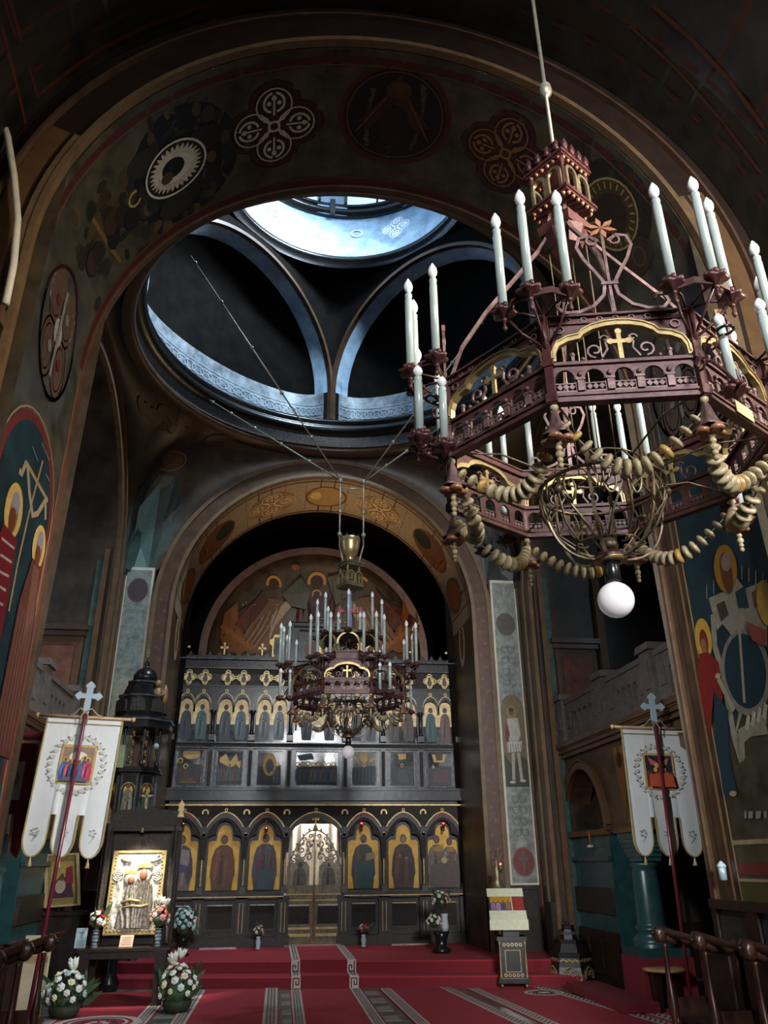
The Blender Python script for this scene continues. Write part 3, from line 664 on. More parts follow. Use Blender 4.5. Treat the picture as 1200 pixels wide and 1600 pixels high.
# crossing pendentives up to the ring
def loft(b,cx,cy,bottom,rt,zt,n,nv=8,a0=0):
    def fn(u,v):
        a=a0+2*PI*u; rb,zb=bottom(a); t=v*PI/2
        r=rb+(rt-rb)*(1-cos(t)); z=zb+(zt-zb)*sin(t)
        return (cx+r*cos(a),cy+r*sin(a),z)
    b.grid(fn,n,nv)
def sqb(half,hy,R,zc,zmin):
    def f(a):
        k=min(half/abs(cos(a)) if abs(cos(a))>1e-6 else 1e9, hy/abs(sin(a)) if abs(sin(a))>1e-6 else 1e9)
        d=k*sin(a) if half/max(abs(cos(a)),1e-6)<hy/max(abs(sin(a)),1e-6) else k*cos(a)
        z=zc+math.sqrt(R*R-d*d) if abs(d)<R else zmin
        return k,max(zmin,z)
    return f
b=MB(); b.mat(fres); loft(b,0,YC-.1,sqb(CW,3.3,RO,ZB,6.0),RR,ZR,144,10)
o=struct('ceiling_2',b,'dark frescoed pendentives under the dome ring')
# painted evangelist and cloud on the two east pendentives; left robe painted with sheen
for s_ in (-1,1):
    def mp(u,v,s_=s_):
        # u: angle offset, v: 0..1 up the pendentive
        f=sqb(CW,3.3,RO,ZB,6.0); a=(PI*.25 if s_>0 else PI*.75)+u; rb,zb=f(a); t=v*PI/2
        r=rb+(RR-rb)*(1-cos(t)); return (r*cos(a),YC-.1+r*sin(a),zb+(ZR-zb)*sin(t))
    def nm(u,v,s_=s_):
        a=(PI*.25 if s_>0 else PI*.75)+u; return (-cos(a)*.8,-sin(a)*.8,-.6)
    p=Paint(mp,nm,.003,.05)
    p.poly([(-.10,.02),(.08,.02),(.10,.25),(.03,.5),(-.06,.5),(-.12,.25)],'33443f' if s_<0 else '1c2220'); p.poly([(-.05,.03),(.0,.03),(.03,.3),(-.02,.46)],'6f8c86' if s_<0 else '2a302c'); p.ell(-.02,.58,.04,.05,'6a4424',12); p.ring(-.02,.58,.05,.06,.012,'8a5a2a',16,au=3)
    p.poly([(-.05,.42),(.02,.42),(.02,.49),(-.05,.49)],'6a5c40')
    for k in range(6): p.ell(-.28+.11*k,.82-.08*sin(k*1.9),.07,.07,'54402a',12,new=(k==0))
    for k in range(5): p.ell(.1+.05*k,.74-.05*k,.05,.05,'4a3826',12,new=(k==0))
    p.build('pendentive_fresco',o,'standing figure painted on the pendentive, the left robe pale with painted sheen')
# ring mouldings
def ring(name,prof,mt,label=None,parent=None,n=96):
    b=MB(); b.mat(mt)
    b.sm=True; rows=[[b.P((r*cos(2*PI*k/n),YC+r*sin(2*PI*k/n),z)) for k in range(n)] for r,z in prof]
    for i in range(len(rows)-1):
        for k in range(n): b.F(rows[i][k],rows[i][(k+1)%n],rows[i+1][(k+1)%n],rows[i+1][k])
    if parent: return b.build(name,parent)
    return struct(name,b,label)
ring('trim_1',[(3.12,8.40),(2.98,8.42),(2.94,8.47),(2.96,8.53),(3.04,8.56)],brownp,'lower moulding of the dome ring')
fr=ring('trim_2',[(3.04,8.54),(3.02,8.74),(3.0,8.78)],frieze,'grey patterned frieze of the dome ring')
ring('trim_3',[(3.0,8.76),(2.86,8.80),(2.84,8.90),(2.92,8.94),(2.92,8.99),(2.88,9.02),(2.9,9.07),(3.05,9.1)],woodb,'dark cornice above the frieze')
# upper drum: four arches, niches behind, pendentives between
RN=2.12; ZN=9.72; PLN=2.12; ZD=12.1
b=MB(); b.mat(drumd)
def dsq(a):
    t=(a)%(PI/2)-PI/4  # arch planes face 45deg
    k=PLN/cos(t); d=k*sin(t); z=ZN+math.sqrt(max(0,RN*RN-d*d)) if abs(d)<RN else ZN
    return k,max(z,ZN-.0)
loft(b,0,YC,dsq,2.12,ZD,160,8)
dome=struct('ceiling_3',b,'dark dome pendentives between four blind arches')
for k in range(4):
    a=PI/4+k*PI/2; T=Matrix.Translation((0,YC,0))@Matrix.Rotation(a-PI/2,4,'Z')@Matrix.Translation((0,PLN,0))
    q=MB(); q.T=T; q.mat(drumd)
    q.grid(lambda u,v:((RN-.14)*cos(PI*u)*cos(v*PI/2),.3+.72*sin(PI*u)*cos(v*PI/2),ZN+(RN-.14)*sin(v*PI/2)),28,10)
    q.build('niche_shell',dome)
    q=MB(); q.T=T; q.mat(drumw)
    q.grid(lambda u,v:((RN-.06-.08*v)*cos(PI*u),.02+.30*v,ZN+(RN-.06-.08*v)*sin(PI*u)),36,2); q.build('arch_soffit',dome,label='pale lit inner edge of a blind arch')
    q=MB(); q.T=T; q.mat(brownp); annulus(q,RN-.07,RN+.0,ZN,-.05,.04,ZN-.62); q.build('arch_moulding',dome)
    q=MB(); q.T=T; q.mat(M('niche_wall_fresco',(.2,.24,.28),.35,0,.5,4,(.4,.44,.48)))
    q.grid(lambda u,v:((RN-.1)*cos(PI*u),.1+.85*sin(PI*u),9.08+(ZN-9.08)*v),28,2); nw=q.build('niche_wall',dome)
    p=Paint(lambda u,v:tuple(T@Vector(((RN-.1)*cos(PI*u),.1+.85*sin(PI*u),v))),lambda u,v:tuple((T.to_3x3())@Vector((-cos(PI*u),-sin(PI*u),0))),.004)
    for z_ in (9.2,9.48): p.line([(i/40,z_) for i in range(41)],.012,guil,au=5)
    n=34
    for i in range(n): p.ring((i+.5)/n,9.34,.022,.085,.014,guil,12,new=(i==0),au=5)
    for u in (.02,.98):
        for i in range(3): p.ring(u,9.6+.2*i,.012,.085,.014,guil,12,new=False,au=5)
    p.build('guilloche_band',dome,'interlaced pale border painted at the foot of a niche')
ring('trim_4',[(2.14,11.98),(2.2,12.0),(2.02,12.06),(2.0,12.14),(2.1,12.2)],woodb,'dark ring under the lit drum')
b=MB(); b.mat(drumw)
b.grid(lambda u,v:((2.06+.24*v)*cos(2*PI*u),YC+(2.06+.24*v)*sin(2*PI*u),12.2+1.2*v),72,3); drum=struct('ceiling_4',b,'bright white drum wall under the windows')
ring('trim_5',[(2.3,13.38),(2.16,13.42),(2.14,13.5),(2.3,13.53)],woodb,'dark rail ring under the drum windows')
ring('trim_6',[(2.3,13.6),(2.2,13.62),(2.2,13.68),(2.3,13.7)],woodb,'second rail ring under the drum windows')
p=Paint(lambda u,v:((2.06+.2*(v-12.2))*cos(u),YC+(2.06+.2*(v-12.2))*sin(u),v),lambda u,v:(-cos(u),-sin(u),0),.004)
for i in range(8):
    u=PI/2+.22+i*PI/4*1.0; p.quatre(u,12.74,.3,'f2f8fc',au=2.15)
    p.ring(u-PI/8,12.9,.05,.1,.03,'d8e4ee',14,au=2.15)
p.build('drum_quatrefoils',drum)
for k in range(8):
    a=PI/2+.05+k*PI/4; T=Matrix.Translation((0,YC,0))@Matrix.Rotation(a,4,'Z')
    q=MB(); q.T=T; q.mat(drumw).box(2.2,2.6,-.30,.30,13.4,16); q.mat(woodb).box(2.14,2.2,-.05,.05,13.36,13.74).box(2.15,2.2,-.28,-.24,13.7,16).box(2.15,2.2,.24,.28,13.7,16); q.build('drum_pier',drum)
for k in range(8):
    a=PI/2+.05+PI/8+k*PI/4; T=Matrix.Translation((0,YC,0))@Matrix.Rotation(a,4,'Z')
    q=MB(); q.T=T; q.mat(pane).box(2.4,2.42,-.68,.68,13.7,15.6); w=q.build('window_%d'%(k+2)); w['kind']='structure'
    q=MB(); q.T=T; q.mat(woodb).box(2.36,2.41,-.02,.02,13.7,15.6).box(2.36,2.41,-.68,.68,14.5,14.54); q.build('window_bar',w)
b=MB(); b.mat(drumw); b.grid(lambda u,v:(2.4*cos(2*PI*u)*cos(v*PI/2),YC+2.4*sin(2*PI*u)*cos(v*PI/2),15.6+2.0*sin(v*PI/2)),48,8); struct('ceiling_5',b,'white inner dome')
# sanctuary: side walls, barrel, apse conch with enthroned figure
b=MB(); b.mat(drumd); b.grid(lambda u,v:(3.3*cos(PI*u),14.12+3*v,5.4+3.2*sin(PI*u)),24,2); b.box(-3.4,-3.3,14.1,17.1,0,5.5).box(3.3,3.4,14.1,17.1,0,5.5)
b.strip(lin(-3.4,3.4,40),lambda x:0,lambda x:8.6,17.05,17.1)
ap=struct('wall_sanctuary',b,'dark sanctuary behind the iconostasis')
RC=2.25; ZC=5.66; YCo=16.2
b=MB(); b.mat(M('conch_fresco',(.05,.035,.02),.45,0,.5,3,(.10,.06,.03)))
b.grid(lambda u,v:(RC*cos(PI*u)*cos(v*PI/2),YCo+.8*sin(PI*u)*cos(v*PI/2),ZC+RC*sin(v*PI/2)),32,12)
b.grid(lambda u,v:(RC*cos(PI*u),YCo+.8*sin(PI*u),ZC*v),32,2)
b.mat(M('conch_arch',(.16,.07,.035),.5,0,.3,5)); annulus(b,RC,RC+.16,ZC,YCo-.06,YCo)
cn=b.build('apse_conch',ap)
def cmap(u,v): # u = x, v = z on the conch seen from the nave
    x=max(-.97,min(.97,u/RC)); z=max(0,min(.97,(v-ZC)/RC)); r=math.sqrt(max(0,1-x*x-z*z)); return (u,YCo+.8*r-.02,v)
p=Paint(cmap,lambda u,v:(0,-1,-.2),.004,.15)
def tc(*pts): return [tuple(at(px,py,Y=16.7)[i] for i in (0,2)) for px,py in pts]
S=1.12
p.poly(tc((470,925),(520,925),(540,1000),(530,1040),(465,1040),(455,990)),'4a120e'); p.poly(tc((480,925),(512,925),(522,985),(470,990)),'3a1410')
for (px,py,r,f) in ((495,910,.2,1),(495,927,.1,1),(428,915,.16,1),(562,917,.16,1)):
    u,v=tc((px,py))[0]; p.ell(u,v,r*.72,r*.72,'3a1c10'); p.ring(u,v,r*.9,r*.85,r*.33,'d09040',20,a0=-20 if px!=562 else 20,a1=200)
for s_ in (-1,1):
    cx=495+s_*0; f=lambda x: x if s_<0 else 990-x+ (6)
    p.poly(tc(*[(f(a),q) for a,q in ((432,935),(446,940),(440,980),(418,1015),(390,1020),(372,1010),(395,965),(415,935))]),'6e4a2e')
    p.poly(tc(*[(f(a),q) for a,q in ((395,945),(412,925),(420,940),(385,985),(350,1005),(348,985),(370,960))]),'4e2214')
    p.poly(tc(*[(f(a),q) for a,q in ((345,1000),(352,965),(372,945),(372,975),(392,1010),(375,1022),(350,1018))]),'7c4a24')
    p.poly(tc(*[(f(a),q) for a,q in ((425,960),(450,935),(456,945),(430,975),(420,1000))]),'a89074')
    for k in range(7): p.line(tc((f(438-5*k),945+3*k),(f(425-6*k),975+3*k),(f(402-4*k),1008)),.02,('4e3220','a07c54')[k%2],new=(k==0))
    for k in range(6): p.line(tc((f(400-4*k),940+6*k),(f(372-2*k),970+5*k)),.018,('3c1a0e','84442a')[k%2],new=(k==0))
    for k in range(6): p.ell(*tc((f(352+8*k),985+5*k))[0],.09,.06,'8c5626',10,new=(k==0))
for k in range(26): 
    u=-1.6+3.2*random.random(); v=ZC+.6+1.3*random.random()
    if u*u+(v-ZC)**2<RC*RC*.8: p.ell(u,v,.014,.014,'c0a878',6,new=(k==0))
p.ell(*tc((461,893))[0],.09,.06,'8a4a28'); p.poly(tc((440,930),(470,905),(485,925),(478,950),(455,945)),'4c4a3c'); p.poly(tc((510,905),(535,900),(550,925),(525,945)),'57503e')
p.build('conch_painting',cn,'enthroned mother and child between two angels with gold haloes')
# ---------------------------------------------------------------- galleries with arcades on both sides
def gallery(s_):
    nm='right' if s_>0 else 'left'
    g=MB(); X=3.6*s_; 
    # local x runs along Y, local y points away from the nave
    T=Matrix(((0,s_,0,X),(1,0,0,0),(0,0,1,0),(0,0,0,1)))
    g.T=T
    Y0,Y1=5.9,11.75
    arches=[(11.1,.72),(8.45,.85),(6.4,.5)]
    g.mat(fres_b)
    def low(y):
        for c,r in arches:
            if abs(y-c)<r: return 2.05+math.sqrt(r*r-(y-c)**2)*(.78/ r if r>.6 else 1)
        return 1.95
    ys=sorted(set(lin(Y0,Y1,8)+[c+r*cos(PI*i/16) for c,r in arches for i in range(17)]+[c+sg*(r+.001) for c,r in arches for sg in (-1,1)]))
    g.strip(ys,low,lambda y:3.05,0,.35)
    o=struct('wall_gallery_'+nm,g,'%s gallery with painted arcade, moulded beam and stone balustrade'%nm)
    for c,r in arches:
        q=MB(); q.T=T; q.mat(brownp)
        kz=.78/r if r>.6 else 1
        q.band([(c-r-.03,1.98)]+[(c+(r+.03)*cos(PI-PI*i/20),2.05+(r*kz+.03)*sin(PI*i/20)) for i in range(21)]+[(c+r+.03,1.98)],.09,-.05,.02)
        q.mat(goldp); q.band([(c+(r+.1)*cos(PI-PI*i/20),2.05+(r*kz+.1)*sin(PI*i/20)) for i in range(21)],.03,-.06,.0); q.build('arch_moulding',o)
    q=MB(); q.T=T; q.mat(brownp).box(Y0,Y1,-.06,.35,3.02,3.08).box(Y0,Y1,-.10,.35,3.08,3.13); q.mat(goldp).box(Y0,Y1,-.115,.0,3.13,3.15); q.mat(brownp).box(Y0,Y1,-.14,.35,3.15,3.22); q.box(Y0,Y1,.3,2.6,3.0,3.1); q.build('gallery_beam',o)
    # balustrade: posts and pierced panels
    posts=[11.62,10.0,8.55,7.2,6.0]
    for y in posts:
        q=MB(); q.T=T; q.mat(stone).box(y-.14,y+.14,-.06,.2,3.22,3.86).box(y-.18,y+.18,-.1,.24,3.86,3.95,.02).box(y-.16,y+.16,-.08,.22,3.22,3.3)
        q.box(y-.07,y+.07,-.075,-.06,3.42,3.76) ; q.build('baluster_post',o)
    for a,b_ in zip(posts[1:],posts[:-1]):
        q=MB(); q.T=T; q.mat(stone); u0,u1=a+.14,b_-.14; q.box(u0,u1,-.02,.12,3.78,3.85).box(u0,u1,0,.1,3.22,3.3)
        n=4; m=.26; q.box(u0,u0+m,0,.1,3.3,3.78).box(u1-m,u1,0,.1,3.3,3.78); w=(u1-u0-2*m)/n
        cs=[u0+m+w*(i+.5) for i in range(n)]; r=w*.36
        def lo(y): 
            for c in cs:
                if abs(y-c)<r: return 3.56+math.sqrt(r*r-(y-c)**2)
            return 3.3
        ys=sorted(set([c+sg*r for c in cs for sg in (-1,1)]+[c+sg*(r+.001) for c in cs for sg in (-1,1)]+[c+r*cos(PI*i/6) for c in cs for i in range(7)]+[u0+m,u1-m]))
        q.strip(ys,lo,lambda y:3.78,0,.1)
        for c in (u0+m/2,u1-m/2): q.box(c-.07,c+.07,-.015,0,3.42,3.7)
        q.build('pierced_panel',o)
    # capital, column and teal dado under the arcade
    for y in ((9.75,7.35) if s_>0 else (9.75,7.35)):
        q=MB(); q.T=T; q.mat(goldp).box(y-.34,y+.34,-.06,.36,1.93,1.99); q.mat(teal).box(y-.3,y+.3,-.03,.34,1.86,1.93)
        for i in range(5): q.box(y-.28+.025*i,y+.28-.025*i,-.02+.015*i,.32-.01*i,1.86-.05*(i+1),1.86-.05*i)
        q.T=T@Matrix.Translation((y,.14,0)); q.lathe([(.16,1.6),(.175,1.57),(.14,1.54),(.15,1.5),(.17,.95),(.17,.93),(.2,.91),(.2,.87),(.17,.85),(.23,.80),(.25,.76),(.23,.72),(.27,.70)],20)
        q.T=T; q.box(y-.28,y+.28,-.14,.42,.62,.71)
        q.build('teal_column',o,label='glossy teal column under the gallery')
        q=MB(); q.T=T; q.mat(carpetd).box(y-.3,y+.3,-.16,.44,.14,.62); q.build('column_plinth',o,label='column plinth wrapped in dark red carpet')
    q=MB(); q.T=T; q.mat(teal).box(10.38,11.75,0,.3,.14,1.93); q.box(10.36,11.75,-.05,.0,1.62,1.67); q.mat(goldp).box(10.36,11.75,-.07,.34,1.93,2.0); q.build('teal_parapet',o)
    q=MB(); q.T=T; q.mat(wood); 
    for i in range(3): 
        a=10.4+.45*i; q.box(a,a+.43,-.04,0,.2,.8).box(a+.05,a+.38,-.06,-.04,.3,.7)
    q.mat(carv).box(10.42,11.7,-.045,0,1.0,1.3); q.build('wood_panel',o)
    # lace window grille seen through the arches
    for c in (11.1,8.6):
        q=MB(); q.T=T@Matrix.Translation((c,1.2,2.32)); q.mat(greyfr)
        for i in range(4):
            a=PI/4+PI/2*i; q.band([( .2*cos(a)+.13*cos(t*PI/6), .2*sin(a)+.13*sin(t*PI/6)) for t in range(12)],.035,0,.03,True)
            a=PI/2*i; q.band([(.24*cos(a)+.08*cos(t*PI/5),.24*sin(a)+.08*sin(t*PI/5)) for t in range(10)],.03,0,.03,True)
        q.box(-.38,.38,0,.03,-.42,-.36).box(-.38,.38,0,.03,.36,.4).box(-.38,-.34,0,.03,-.4,.4).box(.34,.38,0,.03,-.4,.4)
        q.build('lace_grille',o)
    p=Paint(lambda y,z:(X-s_*.002,y,z),lambda y,z:(-s_,0,0))
    for y in (9.75,7.35):
        p.poly([(y-.2,2.95),(y+.2,2.95),(y+.1,2.5),(y,2.1),(y-.1,2.5)],'6a4422'); p.ell(y,2.78,.08,.1,'2c1a10'); p.ell(y-.1,2.9,.05,.05,'8a6030',8); p.ell(y+.1,2.9,.05,.05,'8a6030',8)
    p.build('spandrel_painting',o)
    return o
gl=gallery(-1); gr=gallery(1)
# carved dado of the east piers
dado(east,-3.33,-2.5,12.6,.15,1.3,2); dado(east,2.5,3.33,12.6,.15,1.3,2)
# ================================================================ ICONOSTASIS (local origin at its foot, in the opening of the sanctuary arch)
UO=0.; ZI=.43
ico=thing('iconostasis','tall black carved icon screen with gold painted panels filling the sanctuary arch','icon screen',(0,15.62,.313))
cx7=[-2.18,-1.5,-.82,0,.82,1.5,2.18]; bd=[-2.52,-1.84,-1.16,-.49,.49,1.16,1.84,2.52]
Z_=lambda z:z-ZI
def part(name,fn,parent=ico,label=None):
    q=MB(); fn(q); return q.build(name,parent,label=label)
# backing & base
part('backing',lambda q:(q.mat(wood).box(-2.56,-.49,.06,.16,0,4.6),q.box(.49,2.56,.06,.16,0,4.6),q.box(-.49,.49,.06,.16,Z_(2.42),4.6),q.box(-2.56,-.49,-.10,.06,0,.14),q.box(.49,2.56,-.10,.06,0,.14)))
for i in range(7):
    if i==3: continue
    a,b_=bd[i]+.09,bd[i+1]-.09; c=(a+b_)/2
    o=part('base_panel',lambda q:(q.mat(wood).box(a,b_,0,.06,.14,.68),q.mat(carv).box(a+.05,b_-.05,-.015,0,.26,.58),q.mat(silver if i in(0,1,2,4) else gilt).box(a+.05,b_-.05,-.02,0,.585,.60)))
    part('moulding_strip',lambda q:q.mat(wood).box(a+.03,b_-.03,-.02,0,.22,.24),o)
for i in range(8):
    c=bd[i]
    o=part('pilaster',lambda q:(q.mat(wood).box(c-.09,c+.09,-.08,.06,.14,.70),q.box(c-.11,c+.11,-.12,.06,0,.16),q.box(c-.1,c+.1,-.1,.06,.66,.72)))
    part('gilded_strip',lambda q:(q.mat(gilt).band([(c-.03,.2),(c-.03,.62),(c+.03,.62),(c+.03,.2)],.01,-.09,-.08,True)),o)
    o=part('colonnette',lambda q:(q.mat(wood).box(c-.055,c+.055,-.11,.03,.76,.86,.01).box(c-.06,c+.06,-.12,.03,1.68,1.76),q.mat(gilt if 0<i<7 else wood).lathe([(.022,.86),(.03,.88),(.02,.9),(.022,1.3),(.02,1.6),(.03,1.63),(.026,1.68)],10,(c,-.045,0))))
part('gilded_rail',lambda q:(q.mat(wood).box(-2.55,-.49,-.1,.06,.68,.78),q.box(.49,2.55,-.1,.06,.68,.78),q.mat(gilt).box(-2.55,-.49,-.115,-.1,.705,.722),q.box(.49,2.55,-.115,-.1,.705,.722)))
# big icons of the lower tier
saints=[('6f5f58','4a3a44',None),('5c3a26','6a3c22',None),('50303a','3a4a52',None),None,('4a3420','203c38','9a7a50'),('4a2c20','3a201c',None),('5a4a44','6c5c54',None)]
for i in range(7):
    if i==3: continue
    c=cx7[i]; w=.255
    z0,z1,z2=Z_(1.24),Z_(1.97),Z_(2.23)
    out=[(c-w,z0),(c+w,z0),(c+w,z1-.04)]+arcp((c+w-.05,z1-.04),.05,0,90,4)+[(c+.13,z1+.01),(c+.12,z1+.08)]+arcp((c,z1+.1),.12,10,170,8,.15)+[(c-.12,z1+.08),(c-.13,z1+.01)]+arcp((c-w+.05,z1-.04),.05,90,180,4)
    o=part('icon_panel',lambda q:q.mat(giltp).poly(out,.0,.05))
    p=Paint(lambda x,z:(x,-.001,z),lambda x,z:(0,-1,0),.0005)
    s=saints[i]
    if i==6:
        p.saint(c-.1,z0,.86,s[0],s[1],None,'6a4434'); p.saint(c+.12,z0,.82,s[1],s[0],None,'6a4434'); p.poly([(c-.22,z0),(c+.24,z0),(c+.24,z0+.42),(c-.22,z0+.35)],'57473f'); p.ell(c+.02,z0+.42,.05,.05,'b8a070')
        p.poly([(c-.17,z0+.62),(c+.02,z0+.66),(c+.02,z0+.56),(c-.15,z0+.55)],'a07838'); p.poly([(c+.08,z0+.64),(c+.2,z0+.62),(c+.2,z0+.55),(c+.08,z0+.56)],'a07838')
    elif i==2:
        p.saint(c+.0,z0,.90,s[0],s[1],'c8923a','6a4030','2c1c18',wide=1.15); p.saint(c+.11,z0+.28,.42,'4a3430',None,None,'6a4030'); p.poly([(c-.12,z0),(c+.12,z0),(c+.1,z0+.32),(c-.12,z0+.3)],'34464e')
    else:
        p.saint(c,z0,.88,s[0],s[1],'c8923a' if i==1 else None,'6e4630' if i!=5 else '8a6a4c','2c1c18',book=s[2],wide=1.15)
        if i==4: p.poly([(c-.12,z0),(c+.13,z0),(c+.15,z0+.4),(c-.12,z0+.42)],'234440'); p.poly([(c+.06,z0+.42),(c+.2,z0+.46),(c+.18,z0+.56),(c+.05,z0+.52)],'8a7a50')
        if i==0: p.ell(c+.04,z0+.36,.07,.09,'4a4468'); p.poly([(c-.02,z0+.4),(c+.12,z0+.36),(c+.13,z0+.6),(c,z0+.62)],'8c8078')
    p.build('painted_saint',o)
# carved arch plates with gilded ogee lines
for i in range(7):
    a,b_=bd[i],bd[i+1]; c=cx7[i]; w=(b_-a)/2
    if i!=3:
        def lo(x,c=c):
            d=abs(x-c)
            if d<.15: return Z_(2.12)+math.sqrt(max(0,.15**2-d*d))*1.15
            if d<.28: return Z_(1.99)+math.sqrt(max(0,.14**2-max(0,d-.14)**2))*.6
            return Z_(1.95)-(.0 if d<.29 else .25)
    else:
        def lo(x,c=c):
            d=abs(x)
            return Z_(2.24)+.14*math.sqrt(max(0,1-(d/.3)**2))+.0 if d<.3 else (Z_(2.22)-.10*((d-.3)/.15)**2 if d<.43 else Z_(1.8))
    o=part('arch_panel',lambda q:q.mat(carv).strip(sorted(set(lin(a,b_,40)+[c])),lo,lambda x:Z_(2.52),-.08,.0))
    pk=2.44
    pth=[]
    for k in range(21):
        t=-1+k/10; d=abs(t); z=pk-.02-(.30*d**2 if d<.62 else .115+.215*(1-(1-d)/.38) - .03*math.sin((1-d)/.38*PI)); pth.append((c+t*w,Z_(z)))
    part('gilded_moulding',lambda q:(q.mat(gilt).band(pth,.016,-.1,-.075),q.mat(wood).band([(x,z-.05) for x,z in pth],.075,-.095,-.07),q.mat(gilt).band(arcp((c,Z_(2.455)),.022,0,330,10),.01,-.1,-.085,True)),o)
    if i<6: part('crescent_boss',lambda q:(q.mat(gilt).band(arcp((b_,Z_(2.41)),.045,-30,210,10),.025,-.11,-.08)),o)
    if i in (0,2,4,6): part('painted_spandrel',lambda q:q.mat(pc('7a2a1e')).band([(x,z-.03) for x,z in pth[5:16]],.035,-.1,-.094),o)
part('gilded_cornice_line',lambda q:q.mat(gilt).box(-2.56,2.56,-.13,-.1,Z_(2.52),Z_(2.545)))
part('lower_cornice',lambda q:(q.mat(woodb).box(-2.56,2.56,-.12,.1,Z_(2.52),Z_(2.6)),q.box(-2.58,2.58,-.2,.1,Z_(2.6),Z_(2.66)),q.box(-2.56,2.56,-.14,.1,Z_(2.66),Z_(2.76)),q.box(-2.58,2.58,-.17,.1,Z_(2.76),Z_(2.8))))
# festal tier panels
frm=M('grey_lacquer_frame',(.05,.052,.055),.22,0,.4,12,(.13,.135,.14))
for i in range(7):
    a,b_=bd[i]+.07,bd[i+1]-.07; c=cx7[i]; z0,z1=Z_(2.86),Z_(3.40)
    o=part('festal_panel',lambda q:(q.mat(frm).box(a-.02,b_+.02,-.02,.06,Z_(2.8),Z_(3.46)),q.mat(icd).box(a+.06,b_-.06,-.03,-.02,z0,z1)))
    part('panel_frame',lambda q:(q.mat(frm).band([(a+.03,z0-.03),(b_-.03,z0-.03),(b_-.03,z1+.03),(a+.03,z1+.03)],.05,-.06,-.02,True)),o)
    p=Paint(lambda x,z:(x,-.031,z),lambda x,z:(0,-1,0),.0005); g='c09a58'; w=(b_-a)/2-.07; rz=lambda t:z0+(z1-z0)*t
    p.poly([(c-w,z0),(c+w,z0),(c+w,rz(.6)),(c-w,rz(.55))],'2c2e30')
    if i==0: p.ell(c+.02,rz(.93),.15,.09,g,14); p.ring(c-.16,rz(.72),.04,.04,.02,g,10); p.ring(c-.06,rz(.56),.035,.035,.02,g,10); p.poly([(c-.15,rz(.05)),(c+.15,rz(.05)),(c+.1,rz(.2)),(c-.1,rz(.2))],'6a4a2c'); p.saint(c-.04,rz(.1),.26,'4a3428',None,None); p.saint(c+.12,rz(.1),.24,'4c2a20',None,None); p.saint(c-.16,rz(.1),.34,'3a302c',None,None)
    elif i==1: p.poly([(c-w+.02,rz(.8)),(c-.08,rz(.95)),(c+.0,rz(.7)),(c+.1,rz(.95)),(c+.14,rz(.7)),(c+w-.02,rz(.75)),(c+w-.02,rz(.45)),(c+w-.08,rz(.6)),(c-.0,rz(.52)),(c-.1,rz(.62)),(c-w+.02,rz(.68))],g); [p.saint(c-.2+.1*k,rz(.1),.3,('3a4244','4a3c34')[k%2],None,None) for k in range(5)]
    elif i==2: p.ell(c,rz(.62),.12,.19,'b0803c',14); p.ell(c,rz(.55),.07,.14,'2e3436',12); p.ring(c+.13,rz(.62),.03,.035,.015,g,10); p.saint(c+.12,rz(.05),.3,'4a4644',None,None); p.line([(c-.08,rz(.5)),(c-.02,rz(.3)),(c+.06,rz(.4))],.03,'b0803c')
    elif i==3:
        for k in range(8): p.ring(c-.34+.09*k,rz(.62+.06*((k*7)%3)/3),.035,.035,.018,g,10,new=(k==0))
        for k in range(8): p.saint(c-.34+.09*k,rz(.08),.3,('3c4448','4a4038','2f3a42','504a44')[k%4],None,None)
        p.poly([(c-.36,rz(.9)),(c-.1,rz(.98)),(c-.05,rz(.8)),(c-.3,rz(.75))],'565c60')
    elif i==4: p.ell(c,rz(.86),.07,.1,g,12); p.line([(c-.2,rz(.95)),(c-.1,rz(.72))],.05,g); p.line([(c+.22,rz(.88)),(c+.1,rz(.74))],.05,g); p.line([(c-.05,rz(.98)),(c-.02,rz(.7))],.03,g); p.ring(c,rz(.62),.03,.03,.015,g,10); [p.line([(c-.2+.06*k,rz(.1)),(c-.2+.06*k,rz(.5))],.02,'48525a',new=(k==0)) for k in range(8)]
    elif i==5: p.poly([(c-.08,rz(.98)),(c+.08,rz(.98)),(c+.07,rz(.82)),(c-.05,rz(.8))],g); p.ring(c,rz(.62),.025,.025,.014,g,10); p.poly([(c-.1,rz(.1)),(c+.12,rz(.1)),(c+.05,rz(.5)),(c-.06,rz(.5))],'3c4042')
    else: p.poly([(c-.14,rz(.97)),(c+.12,rz(.97)),(c+.08,rz(.72)),(c-.1,rz(.72))],g); p.poly([(c-.08,rz(.97)),(c+.06,rz(.97)),(c+.05,rz(.78)),(c-.06,rz(.78))],'3a2c24'); p.ell(c-.12,rz(.58),.03,.03,'8a8070',8); p.poly([(c-.15,rz(.08)),(c+.16,rz(.08)),(c+.14,rz(.5)),(c-.1,rz(.45))],'4a3028')
    p.build('painted_scene',o)
for i in range(8):
    c=bd[i]; 
    part('twisted_post',lambda q:(q.mat(woodb).box(c-.05,c+.05,-.07,.06,Z_(2.8),Z_(3.46)),q.mat(carv).box(c-.03,c+.03,-.085,-.07,Z_(2.84),Z_(3.42))))
part('middle_cornice',lambda q:(q.mat(frm).box(-2.56,2.56,-.09,.1,Z_(3.455),Z_(3.475)),q.mat(carv).box(-2.54,2.54,-.06,.1,Z_(3.475),Z_(3.545)),q.mat(frm).box(-2.56,2.56,-.08,.1,Z_(3.545),Z_(3.565))))
